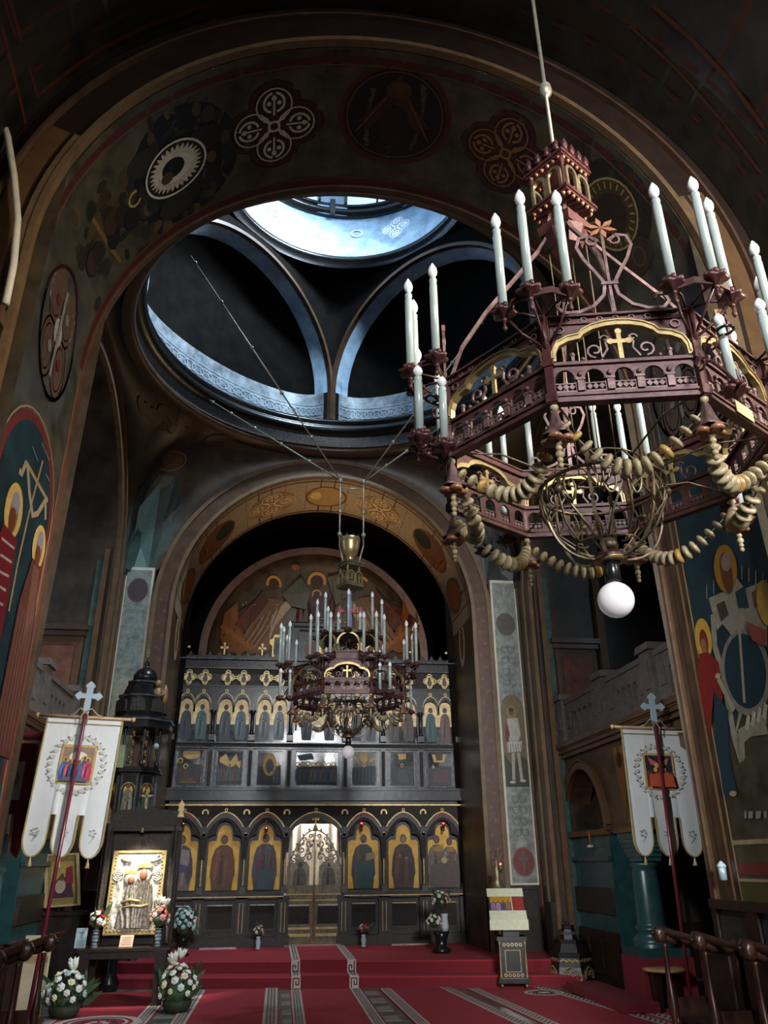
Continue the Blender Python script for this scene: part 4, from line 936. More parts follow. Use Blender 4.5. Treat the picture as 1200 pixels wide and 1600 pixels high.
# apostle tier: double arched icons
ap_=[('2c3238','3c5450'),('3c4044','4a5860'),('60605c','686c6c'),('4c5458','585c60'),('44484c','505458'),('4c4038','4a3c34'),('2c5050','5c4440')]
for i in range(7):
    a,b_=bd[i]+.06,bd[i+1]-.06; c=cx7[i]; z0=Z_(3.57); zt=Z_(4.15); hw=(b_-a)/4; 
    out=[(a,z0),(b_,z0),(b_,zt)]+[(c+hw+(hw*.92)*cos(rad(t)),zt+.16*sin(rad(t))) for t in range(0,181,15)]+[(c+hw*.05,zt-.03),(c-hw*.05,zt-.03)]+[(c-hw+(hw*.92)*cos(rad(t)),zt+.16*sin(rad(t))) for t in range(0,181,15)]+[(a,zt)]
    o=part('apostle_panel',lambda q:q.mat(icg).poly(out,-.005,.04))
    p=Paint(lambda x,z:(x,-.006,z),lambda x,z:(0,-1,0),.0005)
    p.poly([(a,z0),(b_,z0),(b_,Z_(3.87)),(a,Z_(3.87))],icd)
    for k in (0,1):
        x=c+(-hw if k==0 else hw)*.95; p.saint(x,z0+.04,.64,ap_[i][k],None,None,'4a3a30','2a2420',wide=.8)
    p.build('painted_saints',o)
    def lo(x):
        best=Z_(4.12)
        for cc in (c-hw,c+hw):
            d=abs(x-cc)
            if d<hw*.92: best=max(best,zt+.17*math.sqrt(1-(d/(hw*.92))**2)) if d<hw*.92 else best
        return best if a<x<b_ else z0
    o2=part('double_arch',lambda q:(q.mat(woodb).strip(sorted(set(lin(bd[i],bd[i+1],44))),lo,lambda x:Z_(4.52),-.06,-.0)))
    for cc in (c-hw,c+hw):
        part('grey_archivolt',lambda q:(q.mat(frm).band([(cc-hw*.98,Z_(4.08))]+[(cc+hw*.98*cos(rad(180-t)),zt+.205*sin(rad(t))) for t in range(0,181,12)]+[(cc+hw*.98,Z_(4.08))],.028,-.1,-.05),q.mat(gilt).band([(cc+hw*1.06*cos(rad(180-t)),zt+.245*sin(rad(t))) for t in range(10,171,12)],.012,-.09,-.05),q.band(arcp((cc,zt+.285),.024,0,330,10),.012,-.09,-.05,True)),o2)
    # quatrefoil pair
    for cc in (c-hw,c+hw) if i!=3 else (c-hw*.8,c+hw*.8):
        rr=.088
        def quat(r,cc=cc,z=Z_(4.685)): return [(cc+(r*(.60+.46*abs(math.cos(2*(t))) ))*cos(t)*.98,z+(r*(.60+.46*abs(math.cos(2*t))))*sin(t)*1.15) for t in [2*PI*k/32 for k in range(32)]]
        o3=part('quatrefoil_icon',lambda q:(q.mat(icg).poly(quat(rr),-.045,-.02),q.mat(gilt).band(quat(rr*1.22),.016,-.06,-.03,True)))
        p=Paint(lambda x,z:(x,-.046,z),lambda x,z:(0,-1,0),.0005); p.ell(cc,Z_(4.655),.045,.06,'4a3a34',12); p.ell(cc,Z_(4.73),.028,.035,'3a2a22',10); p.build('painted_bust',o3)
    part('link_ring',lambda q:(q.mat(gilt).band(arcp((c,Z_(4.685)),.022,0,330,10),.012,-.06,-.04,True)))
for i in range(8):
    c=bd[i]; part('black_column',lambda q:(q.mat(woodb).lathe([(.03,Z_(3.68)),(.045,Z_(3.7)),(.032,Z_(3.74)),(.03,Z_(4.02)),(.05,Z_(4.06)),(.06,Z_(4.1))],10,(c,-.09,0)),q.box(c-.055,c+.055,-.15,0,Z_(3.58),Z_(3.68)),q.mat(frm).band([(c-.035,Z_(3.605)),(c+.035,Z_(3.605)),(c+.035,Z_(3.655)),(c-.035,Z_(3.655))],.012,-.155,-.15,True)))
part('quatrefoil_frieze',lambda q:(q.mat(carv).box(-2.54,2.54,-.03,.08,Z_(4.54),Z_(4.84)),q.mat(frm).box(-2.56,2.56,-.08,.1,Z_(4.52),Z_(4.54)),q.box(-2.56,2.56,-.08,.1,Z_(4.84),Z_(4.86))))
part('top_frieze',lambda q:(q.mat(woodb).box(-2.56,2.56,-.05,.1,Z_(4.86),Z_(5.0)),q.mat(frm).box(-2.6,2.6,-.13,.1,Z_(5.0),Z_(5.02)),q.mat(woodb).box(-2.58,2.58,-.1,.1,Z_(5.02),Z_(5.07))))
for k in range(34):
    x=-2.45+k*.148
    if k%2==0 or True: part('frieze_bud',lambda q:(q.mat(frm).band(arcp((x,Z_(4.9)),.05,0,180,8),.012,-.065,-.05)))
for k in range(30):
    x=-2.5+k*.17
    part('crest_leaf',lambda q:q.mat(woodb).poly([(x-.05,Z_(5.07)),(x+.05,Z_(5.07)),(x+.03,Z_(5.11)),(x,Z_(5.16)),(x-.03,Z_(5.11))],-.06,-.04))
def cross(q,c,z,h,w,y0=-.06,y1=-.04,t=None):
    t=t or h*.13
    q.box(c-t/2,c+t/2,y0,y1,z,z+h); q.box(c-w/2,c+w/2,y0,y1,z+h*.58,z+h*.58+t)
    for px,pz in ((c-w/2,z+h*.58+t/2),(c+w/2,z+h*.58+t/2),(c,z+h)): q.poly([(px+t*.9*cos(k*PI/4),pz+t*.9*sin(k*PI/4)) for k in range(8)],y0-.002,y1+.002)
for x in (-2.42,-1.74,-1.06,1.06,1.74,2.42):
    part('crest_cross',lambda q:(q.mat(brass),cross(q,x,Z_(5.1),.2,.1)))
# cruciform icon and central framed icon on the crest
for x in (-.80,.80):
    o=part('cruciform_icon',lambda q:(q.mat(gilt).poly([(x-.08,Z_(5.08)),(x+.08,Z_(5.08)),(x+.08,Z_(5.28)),(x+.13,Z_(5.33)),(x+.13,Z_(5.4)),(x+.07,Z_(5.43)),(x+.05,Z_(5.5)),(x-.05,Z_(5.5)),(x-.07,Z_(5.43)),(x-.13,Z_(5.4)),(x-.13,Z_(5.33)),(x-.08,Z_(5.28))],-.04,.02)))
    p=Paint(lambda u,z:(u,-.041,z),lambda u,z:(0,-1,0)); p.poly([(x-.055,Z_(5.11)),(x+.055,Z_(5.11)),(x+.05,Z_(5.45)),(x-.05,Z_(5.45))],'5a5240'); p.saint(x,Z_(5.12),.3,'2c2824',None,None,'4a3420'); p.build('painted_saint',o)
o=part('crest_shrine',lambda q:(q.mat(woodb).box(-.55,.55,.02,.06,Z_(5.05),Z_(5.72)),q.band([(-.52,Z_(5.05)),(-.52,Z_(5.7)),(.52,Z_(5.7)),(.52,Z_(5.05))],.07,-.08,.04,True),q.mat(frm).band([(-.57,Z_(5.05)),(-.57,Z_(5.75)),(.57,Z_(5.75)),(.57,Z_(5.05))],.012,-.1,.0),q.band([(-.4,Z_(5.05)),(-.4,Z_(5.6)),(.4,Z_(5.6)),(.4,Z_(5.05))],.012,-.09,.02),q.band([(-.33,Z_(5.05)),(-.33,Z_(5.2))]+arcp((0,Z_(5.2)),.33,180,0,14)+[(.33,Z_(5.05))],.02,-.07,.02)))
part('oval_crown',lambda q:(q.mat(frm).tube([(.12*cos(t),.0+.06*sin(t),Z_(5.82)) for t in [2*PI*k/16 for k in range(16)]],.012,6,True),q.mat(woodb).box(-.02,.02,-.02,.02,Z_(5.72),Z_(5.98))),o)
p=Paint(lambda u,z:(u,.019,z),lambda u,z:(0,-1,0)); p.poly([(-.3,Z_(5.06)),(.3,Z_(5.06)),(.28,Z_(5.3)),(0,Z_(5.5)),(-.28,Z_(5.3))],'6a3a26'); p.saint(0,Z_(5.06),.4,'3a3a44','5a2a24'); p.build('painted_icon',o)
# royal doors
for s_ in (-1,1):
    x0,x1=(.015,.45); X_=lambda x:s_*x
    def rb(q,a,b_,y0,y1,z0,z1): q.box(min(X_(a),X_(b_)),max(X_(a),X_(b_)),y0,y1,z0,z1)
    def f1(q):
        q.mat(M('bronze_gilded_door',(.13,.10,.05),.4,.3,.4,10,(.2,.16,.09))); rb(q,x0,x1,-.03,.0,Z_(.45),Z_(1.15)); rb(q,x0,x1,-.03,0,Z_(1.15),Z_(1.30)); 
        q.mat(gilt); rb(q,x0+.03,x1-.03,-.045,-.03,Z_(.56),Z_(.60)); rb(q,x0+.03,x1-.03,-.045,-.03,Z_(.66),Z_(.69)); rb(q,x0+.02,x1-.02,-.045,-.03,Z_(1.07),Z_(1.09)); rb(q,x0,x1,-.045,-.03,Z_(1.16),Z_(1.175))
        q.mat(silver); rb(q,x0+.06,x1-.05,-.04,-.03,Z_(1.0),Z_(1.02))
    o=part('royal_door',f1,label='royal door leaf with gilded rails and openwork scroll top')
    part('fret_panel',lambda q:(q.mat(carv),rb(q,x0+.05,x1-.05,-.036,-.03,Z_(.74),Z_(.99))),o)
    c=X_(.24)
    part('relief_icon',lambda q:(q.mat(M('bronze_relief',(.2,.17,.11),.45,.25,.4,12)).poly([(c-.16,Z_(1.2)),(c+.16,Z_(1.2)),(c+.16,Z_(1.58)),(c+.12,Z_(1.63)),(c+.06,Z_(1.66)),(c,Z_(1.75)),(c-.06,Z_(1.66)),(c-.12,Z_(1.63)),(c-.16,Z_(1.58))],-.025,.01)),o)
    p=Paint(lambda u,z:(u,-.026,z),lambda u,z:(0,-1,0)); p.saint(c,Z_(1.22),.44,'4e463c','5c5446','a08c5c' if s_>0 else '5a4a34','4a3a2c',wide=1.3); p.build('painted_figure',o)
    def scr(q):
        q.mat(M('fretwork_gilded',(.09,.07,.04),.4,.3,.5,20,(.2,.16,.09)))
        top=lambda x: Z_(2.14)-.55*(x/.43)**2.2
        for k,(u,v,r,d) in enumerate(((.1,1.72,.07,1),(.22,1.84,.07,-1),(.1,1.93,.065,1),(.34,1.72,.065,1),(.2,1.70,.04,-1),(.3,1.85,.045,1),(.07,2.04,.04,-1),(.17,2.0,.04,1),(.38,1.62,.04,-1),(.12,1.83,.03,1),(.28,1.75,.03,1))):
            q.band([(X_(a),Z_(b_)) for a,b_ in spiral((u,v),r,90*k,1.2,d,14)],.022,-.02,.005)
        q.band([(X_(x),top(x)) for x in lin(.02,.44,12)],.022,-.025,.008); q.band([(X_(.44),Z_(1.3)),(X_(.44),Z_(1.6))],.02,-.02,.005)
        for x in (.1,.2,.3,.4): q.poly([(X_(x)+.018*cos(k*PI/3),top(x)+.03+.022*sin(k*PI/3)) for k in range(6)],-.02,.0)
        for x,z in ((.08,1.78),(.2,1.93),(.3,1.68),(.15,1.63),(.36,1.8),(.06,1.9),(.27,1.92)): q.poly([(X_(x)+.028*cos(k*PI/3),Z_(z)+.028*sin(k*PI/3)) for k in range(6)],-.022,.006)
    part('scroll_openwork',scr,o)
part('door_post',lambda q:(q.mat(gilt).lathe([(.012,0),(.016,.9),(.012,1.62)],8,(0,-.05,Z_(.5))),q.lathe([(.03,1.62),(.045,1.64),(.03,1.70),(.012,1.74)],8,(0,-.05,Z_(.5))),cross(q,0,Z_(2.22),.14,.09,-.06,-.04)))
part('door_sill',lambda q:q.mat(M('pinkish_sill',(.5,.3,.25),.6)).box(-.45,.45,-.16,-.04,0,.02))
# ---- end of the enlargement about the camera
US=1.; UO=0.; CXO=.77
IY=15.62
# curtain behind the royal doors
q=MB(); q.mat(curt); q.grid(lambda u,v:(-.53+1.06*u,.03*sin(u*40),2.0*v),60,2); cu=q.build('altar_curtain',None,loc=(0,IY+.40,.32)); tag(cu,'white curtain with a cross hanging behind the royal doors','curtain')
q=MB(); q.mat(pc('9a958c')); cross(q,0,1.5,.3,.22,-.04,-.035,.05); cross(q,.16,1.5,.1,.08,-.04,-.035); q.build('curtain_cross',cu)
# ================================================================ PLATFORM AND CARPETS
PZ=.31
def fy(x): return 12.85-.17*(x)   # front line of the first step, slightly skewed
b=MB(); b.mat(carpetd)
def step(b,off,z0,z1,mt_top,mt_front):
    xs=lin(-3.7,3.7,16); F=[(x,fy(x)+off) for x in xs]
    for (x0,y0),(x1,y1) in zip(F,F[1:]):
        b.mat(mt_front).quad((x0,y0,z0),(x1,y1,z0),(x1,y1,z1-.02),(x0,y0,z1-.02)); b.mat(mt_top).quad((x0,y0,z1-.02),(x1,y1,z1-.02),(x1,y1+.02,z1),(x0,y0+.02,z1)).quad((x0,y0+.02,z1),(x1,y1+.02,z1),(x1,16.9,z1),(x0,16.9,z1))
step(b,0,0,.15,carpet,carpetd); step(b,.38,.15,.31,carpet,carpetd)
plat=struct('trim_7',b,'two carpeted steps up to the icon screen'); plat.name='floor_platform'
slab={}
for i,mt in enumerate((marb2,marb)):
    q=MB(); q.mat(mt).box(-.5,.5,-.5,.5,0,.006,.012); slab[i]=q.mesh('floor_slab')
def flo(px,y): # floor x where the picture row of depth y...
    return px
for x0,x1 in ((-.57,-.44),(.57,.76),(-2.05,-1.80),(3.75,4.3)):
    y=8.2; k=0
    while y<12.5:
        inst('floor_slab',slab[k%2],floor,((x0+x1)/2,y+.16,0),scale=(x1-x0,.31,1)); y+=.325; k+=1
def runner(name,label,xa,xb,y0,y1,bl=True,br=True,bw=.15,z=.012,parent=None,group=None):
    # xa,xb: functions of y for the two long edges
    q=MB(); q.mat(carpet); n=8; ys=lin(y0,y1,n)
    for ya,yb in zip(ys,ys[1:]):
        q.quad((xa(ya),ya,z),(xb(ya),ya,z),(xb(yb),yb,z),(xa(yb),yb,z))
    q.quad((xa(y0),y0,0),(xb(y0),y0,0),(xb(y0),y0,z),(xa(y0),y0,z)); q.quad((xa(y1),y1,0),(xb(y1),y1,0),(xb(y1),y1,z),(xa(y1),y1,z))
    for e in (xa,xb): q.quad((e(y0),y0,0),(e(y1),y1,0),(e(y1),y1,z),(e(y0),y0,z))
    o=q.build(name,parent)
    if not parent: tag(o,label,'carpet',group)
    for on,e,sg in ((bl,xa,1),(br,xb,-1)):
        if not on: continue
        q=MB(); q.mat(carpc)
        zz=z+.003
        for ya,yb in zip(ys,ys[1:]): q.quad((e(ya)+sg*.012,ya,zz),(e(ya)+sg*(bw),ya,zz),(e(yb)+sg*(bw),yb,zz),(e(yb)+sg*.012,yb,zz))
        q.mat(carpk); y=y0; c1=bw*.36; k=0
        while y<y1-.05:
            for j in range(3):
                u=bw*(.22+.22*j); yy=y+(.045 if j==1 else 0)
                q.quad((e(yy)+sg*u,yy,zz+.002),(e(yy)+sg*(u+bw*.15),yy,zz+.002),(e(yy)+sg*(u+bw*.15),yy+.055,zz+.002),(e(yy)+sg*u,yy+.055,zz+.002))
            y+=.095
        q.build('patterned_border',o)
    return o
L=lambda x12,x10:(lambda y:x10+(x12-x10)*(y-10)/2.7)
runner('aisle_runner','red aisle runner with cream chequer borders leading to the steps',L(-.44,-.47),L(.55,.55),8,12.7)
runner('nave_carpet','red carpet left of the aisle runner with wide cream borders',L(-1.80,-1.82),L(-.60,-.62),8,12.95,bw=.18)
runner('nave_carpet','red carpet right of the aisle runner, its left border next to the marble strip',L(.80,.86),L(1.80,2.06),8,12.6,bw=.16)
runner('nave_carpet','red carpet under the gold trimmed lectern on the right',L(1.98,2.2),L(3.05,3.5),8,12.35,bw=.16)
runner('nave_carpet','dim red carpet beside the stool at the far right',L(3.1,3.56),L(4.3,4.95),8,11.2,bw=.18)
runner('nave_carpet','bright red carpet under the shrine table at the far left',L(-3.3,-3.3),L(-2.05,-2.07),8,12.95,bw=.17)
for (x,y,r,lab) in ((2.93,11.75,.27,'oval cream medallion woven beside the lectern'),(-2.62,10.55,.48,'cream medallion at the lower left')):
    q=MB(); q.mat(carpc)
    for r0,r1 in ((r*.8,r),(r*.62,r*.7)):
        q.grid(lambda u,v:(x+(r0+(r1-r0)*v)*cos(2*PI*u),y+(r0+(r1-r0)*v)*sin(2*PI*u)*1.0,.018),32,1,False)
    q.mat(carpk)
    for k in range(10):
        t=2*PI*k/10; q.box(x+r*.4*cos(t)-.03,x+r*.4*cos(t)+.03,y+r*.4*sin(t)-.03,y+r*.4*sin(t)+.03,.014,.019)
    q.mat(carpc); 
    for k in range(6):
        t=2*PI*k/6; q.box(x+r*.2*cos(t)-.03,x+r*.2*cos(t)+.03,y+r*.2*sin(t)-.03,y+r*.2*sin(t)+.03,.014,.019)
    o=q.build('carpet_medallion'); tag(o,lab,'carpet')
# runner over the steps with key pattern borders
q=MB(); q.mat(carpet); e=.006
prof=[(fy(0)-.012,0),(fy(0)-.012,.155),(fy(0)+.37,.155+.001),(fy(0)+.37,.316),(15.4,.316)]
x0,x1=-.42,.53
for (ya,za),(yb,zb) in zip(prof,prof[1:]):
    s0,s1=-.17*x0,-.17*x1; s1b=s1 if yb<15 else 0; s0b=s0 if yb<15 else 0
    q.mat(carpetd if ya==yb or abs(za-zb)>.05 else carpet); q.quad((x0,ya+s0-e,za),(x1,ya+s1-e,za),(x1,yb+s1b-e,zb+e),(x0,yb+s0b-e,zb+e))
    q.mat(carpc)
    for a,b_ in ((x0,x0+.13),(x1-.13,x1)):
        sa,sb=-.17*a,-.17*b_; fa=sa if yb<15 else 0; fb=sb if yb<15 else 0
        q.quad((a,ya+sa-e*2,za+e),(b_,ya+sb-e*2,za+e),(b_,yb+fb-e*2,zb+e*2),(a,yb+fa-e*2,zb+e*2))
        if abs(za-zb)>.05: # meander on the riser
            q.mat(carpk); w=b_-a; P_=[(.2,.15),(.2,.85),(.8,.85),(.8,.35),(.5,.35),(.5,.6)] if za<.1 else [(.8,.9),(.8,.15),(.2,.15),(.2,.6),(.5,.6),(.5,.4)]
            for (u,v),(u2,v2) in zip(P_,P_[1:]):
                ux,uy=sorted((u,u2)); vx,vy=sorted((v,v2)); A=a+w*(ux-.06); B=a+w*(uy+.06); h=zb-za; yy=ya-.17*(A+B)/2-.022
                q.quad((A,yy,za+h*(vx-.05)),(B,yy,za+h*(vx-.05)),(B,yy,za+h*(vy+.05)),(A,yy,za+h*(vy+.05)))
            q.mat(carpc)
        else:
            q.mat(carpk); y=ya+.05; y_end=yb-.05
            while y<y_end:
                for u in (.3,.6): A=a+(b_-a)*u; yy=y-.17*A*(1 if y<13.3 else .4); q.quad((A,yy,za+.016),(A+.02,yy,za+.016),(A+.02,yy+.05,za+.016),(A,yy+.05,za+.016))
                y+=.09
            q.mat(carpc)
o=q.build('step_runner'); tag(o,'red stair runner with key pattern borders running up the steps to the doors','carpet')
for x,w,lab in ((-1.62,.62,'pale pink foot board on the platform left of the doors'),(1.7,.68,'pale pink foot board on the platform right of the doors')):
    q=MB(); q.mat(M('pinkish_sill',(.5,.3,.25))).box(-w/2,w/2,-.05,.05,0,.025,.004); q.mat(wood).box(-w/2+.05,-w/2+.1,-.04,.04,-.001,.004); o=q.build('foot_board',None,loc=(x,15.3,.312)); tag(o,lab,'board')
# ================================================================ CHANDELIERS
CR=.75; NS=8
def side_T(k,r=None):  # frame of side k: x tangential, y outward, z up; origin mid side
    a=2*PI*(k+.5)/NS; rr=(r or CR)*cos(PI/NS)
    return Matrix.Rotation(a-PI/2,4,'Z')@Matrix.Translation((0,rr,0))
HW=CR*sin(PI/NS)
def chandelier_meshes():
    D={}
    # one side of the gallery, in its own frame
    q=MB(); q.mat(iron); w=HW
    q.box(-w,w,-.03,.012,0,.014).box(-w,w,-.025,.006,.014,.026).box(-w,w,-.03,.014,.026,.036)
    q.box(-w,w,-.02,.0,.036,.05); q.box(-w,w,-.026,.012,.17,.182).box(-w,w,-.02,.004,.182,.19)
    n=5; ww=2*w/n; cs=[-w+ww*(i+.5) for i in range(n)]; r=ww*.34
    def lo(x):
        for c in cs:
            if abs(x-c)<r: return .108+math.sqrt(r*r-(x-c)**2)*1.15
        return .05
    xs=sorted(set([-w,w]+[c+r*cos(PI*i/8) for c in cs for i in range(9)]+[c+sg*(r+.0005) for c in cs for sg in (-1,1)]))
    q.mat(iron).strip(xs,lo,lambda x:.17,-.012,0)
    q.mat(ironl)
    for c in cs[:-1]:
        x=c+ww/2; q.box(x-.013,x+.013,-.008,.010,.05,.098).box(x-.018,x+.018,-.008,.013,.098,.108); q.ball((x,.004,.128),.011,6)
    for c in cs:
        q.box(c-r,c+r,-.006,.0,.05,.056)
        for j in (-1,0,1): q.poly([(c+j*r*.6+.012*cos(k*PI/2),.071+.014*sin(k*PI/2)) for k in range(4)],-.006,.003)
        q.box(c-r,c+r,-.006,.0,.086,.091)
    D['parapet']=q.mesh('parapet')
    # gold trefoil arch
    q=MB(); q.mat(brass)
    pth=[(-w*.93,.19),(-w*.92,.235),(-w*.86,.27),(-w*.72,.293),(-w*.55,.303),(-w*.5,.322),(-w*.36,.345),(-w*.18,.358),(0,.362)]
    pth=pth+[(-x,z) for x,z in pth[-2::-1]]
    q.band(pth,.02,-.014,.012); q.band([(x,z+.012) for x,z in pth],.006,-.014,.018); D['gold_arch']=q.mesh('gold_arch')
    # spandrel and top rail above the gold arch
    q=MB(); q.mat(iron)
    q.strip([p[0] for p in pth],lambda x:min((abs(p[0]-x),p[1]) for p in pth)[1]+.008,lambda x:.375,-.01,-.002)
    q.box(-w,w,-.03,.008,.37,.378).box(-w,w,-.026,.0,.378,.40).box(-w,w,-.034,.016,.402,.412)
    q.mat(ironl)
    for i in range(9): x=-w+2*w*(i+.5)/9; q.band(arcp((x,.39),.011,0,330,8),.005,.0,.006,True)
    q.band(arcp((-w*.8,.345),.018,0,330,8),.006,-.002,.006,True).band(arcp((w*.8,.345),.018,0,330,8),.006,-.002,.006,True)
    D['top_rail']=q.mesh('top_rail')
    q=MB(); q.mat(brass); q.box(-.009,.009,-.004,.008,.19,.32).box(-.036,.036,-.004,.008,.264,.282)
    for px,pz in ((-.036,.273),(.036,.273),(0,.32)): q.poly([(px+.014*cos(k*PI/4),pz+.014*sin(k*PI/4)) for k in range(8)],-.005,.009)
    D['gold_cross']=q.mesh('gold_cross')
    q=MB(); q.mat(ironl)
    for s in (-1,1):
        q.band([(s*a,b) for a,b in spiral((.1,.235),.035,-90,1.1,1,12,.3)],.008,-.004,.006); q.band([(s*.04,.3),(s*.055,.27),(s*.05,.24),(s*.075,.2)],.008,-.004,.006)
        q.band([(s*a,b) for a,b in spiral((.055,.29),.018,0,.9,1,8,.3)],.006,-.004,.006)
        q.box(s*.19-.006,s*.19+.006,-.004,.006,.19,.215); q.ball((s*.19,0,.222),.012,6); q.ball((s*.15,0,.2),.01,6)
    D['iron_scrolls']=q.mesh('iron_scrolls')
    # vertex post
    q=MB(); q.mat(iron); q.box(-.016,.016,-.016,.016,-.005,.415,.0).box(-.022,.022,-.022,.022,.165,.195).box(-.022,.022,-.022,.022,.0,.04); D['corner_post']=q.mesh('corner_post')
    # candle bracket on a corner: x outward
    q=MB(); q.mat(iron)
    tops=[(.11*cos(a)+ .06,.13*sin(a)) for a in (-1.25,0,1.25)]; tops=[(.10,-.135),(.175,0),(.10,.135)]
    for (x,y) in tops: q.tube([(.0,0,.26),(x*.5,y*.6,.33),(x,y,.41)],.006,6); q.tube([(0,0,.41),(x*.6,y*.5,.42),(x,y,.41)],.006,6)
    q.tube([(tops[0][0],tops[0][1],.41),(.155,-.08,.415),(tops[1][0],tops[1][1],.41),(.155,.08,.415),(tops[2][0],tops[2][1],.41)],.007,6,flat=(.006,.03))
    q.tube([(0,0,.24),(.03,0,.30),(.02,0,.41)],.012,6)
    for (x,y) in tops: q.ball((x,y,.385),.012,6); q.lathe([(.006,.33),(.011,.345),(.004,.36),(.006,.385)],6,(x,y,0))
    D['bracket']=q.mesh('candle_bracket'); D['tops']=tops
    q=MB(); q.mat(iron)
    q.lathe([(.012,-.02),(.02,-.005),(.045,.002),(.052,.014),(.038,.018),(.026,.03),(.024,.045),(.019,.045)],24,(0,0,0),6,.16)
    for k in range(6):
        a=2*PI*k/6+.5; q.ball((.036*cos(a),.036*sin(a),.026),.013,5)
    D['drip']=q.mesh('candle_cup')
    q=MB(); q.mat(candm).lathe([(.0185,.02),(.0185,.42),(.0165,.428),(.0165,.44),(.0185,.445),(.018,.455),(.010,.465),(.008,.47)],12); D['candle']=q.mesh('candle_tube')
    q=MB(); q.mat(bulbm).lathe([(.008,.468),(.013,.474),(.0205,.488),(.0225,.503),(.0185,.522),(.010,.540),(.004,.553),(0.0001,.557)],12); D['bulb']=q.mesh('candle_bulb')
    # lower corner bracket
    q=MB(); q.mat(iron); q.tube([(0,0,.16),(.05,.02,.13),(.08,.05,.06),(.1,.07,.0),(.13,.06,-.01)],.007,6); q.tube([(0,0,.16),(.05,-.03,.14),(.08,-.08,.06)],.006,6)
    q.tube([(x,.03,z) for x,z in spiral((.06,.2),.045,180,1.2,-1,14)],.005,6); q.tube([(x,-.04,z) for x,z in spiral((.06,.1),.04,90,1.2,1,14)],.005,6)
    q.mat(blackm); q.tube([(.10+.03*cos(t),.07+.03*sin(t),.25) for t in [2*PI*k/14 for k in range(14)]],.006,6,True)
    D['lowbracket']=q.mesh('scroll_bracket')
    # bell flower
    q=MB(); q.mat(ironl); q.lathe([(.006,-.0),(.010,-.012),(.016,-.03),(.024,-.07),(.034,-.10),(.058,-.125),(.054,-.127),(.03,-.104),(.012,-.06)],16,(0,0,0),4,.16); D['bell']=q.mesh('bell_flower')
    q=MB(); q.mat(coppm)
    for k in range(4):
        a=PI/4+k*PI/2; q.lathe([(.004,-.115),(.022,-.125),(.030,-.14),(.022,-.15),(.004,-.146)],8,(.034*cos(a),.034*sin(a),0))
    D['petals']=q.mesh('bell_petals')
    q=MB(); q.mat(beadm); z=-.13
    for r in (.018,.014,.017,.013,.012): q.ball((0,0,z-r),r,8); z-=1.7*r
    D['clapper']=q.mesh('bell_clapper')
    q=MB(); q.mat(beadm).ball((0,0,.006),.018,8); D['knob']=q.mesh('bell_knob')
    q=MB(); q.mat(beadm).lathe([(.006,-.012),(.022,-.013),(.034,-.008),(.038,0),(.034,.008),(.022,.013),(.006,.012)],14); D['bead']=q.mesh('disc_bead')
    q=MB(); q.mat(beada).lathe([(.006,-.012),(.022,-.015),(.034,-.009),(.038,0),(.034,.009),(.022,.015),(.006,.012)],14); D['beada']=q.mesh('disc_bead')
    # turret
    q=MB(); q.mat(iron)
    for z0,rr in ((1.66,.185),(1.93,.18)):
        q.prismn(rr,z0,z0+.016,4).prismn(rr*1.06,z0+.016,z0+.036,4).prismn(rr*.94,z0+.036,z0+.05,4)
    for k in range(4):
        a=k*PI/2; q.lathe([(.012,1.70),(.016,1.72),(.01,1.75),(.01,1.87),(.018,1.9),(.014,1.93)],8,(.15*cos(a),.15*sin(a),0))
    q.mat(coppm)
    for z0,rr in ((1.655,.17),(1.925,.165)):
        for k in range(4):
            for j in range(6):
                a,b=Vector((rr*cos(k*PI/2),rr*sin(k*PI/2),z0)),Vector((rr*cos((k+1)*PI/2),rr*sin((k+1)*PI/2),z0)); p=a.lerp(b,(j+.5)/6); q.ball(p,.012,6)
    q.mat(iron)
    for k in range(4):
        for j in range(4):
            a,b=Vector((.18*cos(k*PI/2),.18*sin(k*PI/2),1.99)),Vector((.18*cos((k+1)*PI/2),.18*sin((k+1)*PI/2),1.99)); p=a.lerp(b,(j+.5)/4)
            q.lathe([(.026,-.012),(.018,.012),(.026,.035),(0.001,.06)],6,p,3,.3)
    q.prismn(.15,1.975,2.03,4,r1=.03); q.prismn(.14,1.5,1.56,4,r1=.15) ; q.prismn(.08,1.40,1.5,8,r1=.12)
    D['turret']=q.mesh('lantern_turret')
    q=MB(); q.mat(brassd)
    for k in range(4):
        a,b=k*PI/2,(k+1)*PI/2; q.T=Matrix.Rotation((a+b)/2-PI/2,4,'Z')@Matrix.Translation((0,.17*cos(PI/4)-.002,0)); 
        for c in (-.052,.052): q.band([(c-.042,1.71),(c-.042,1.83)]+arcp((c,1.83),.042,180,0,8)+[(c+.042,1.71)],.018,-.008,.008)
    D['turret_arches']=q.mesh('turret_arcade')
    # curved strap arm along +x
    q=MB(); q.mat(ironl)
    q.tube([(.07,0,1.66),(.10,0,1.5),(.16,0,1.40),(.30,0,1.22),(.46,0,1.02),(.60,0,.80),(.67,0,.60),(.69,0,.42)],None,flat=(.02,.016),)
    D['arm']=q.mesh('strap_arm')
    # lyre scroll, in side frame
    q=MB(); q.mat(ironl)
    for s in (-1,1):
        q.band([(s*.02,.80),(s*.06,.83),(s*.10,.82),(s*.115,.77),(s*.09,.70),(s*.05,.63),(s*.02,.57)],.014,-.006,.006)
        q.band([(s*.02,.57),(s*.03,.51),(s*.08,.455),(s*.14,.43),(s*.2,.43),(s*.225,.46),(s*.21,.50),(s*.18,.50),(s*.17,.475)],.014,-.006,.006)
        q.band([(s*a,b) for a,b in spiral((.045,.80),.03,90,1,-1,10,.3)],.008,-.006,.006)
    q.box(-.006,.006,-.004,.004,.41,.86); q.box(-.035,.035,-.01,.01,.56,.575)
    q.mat(coppm)
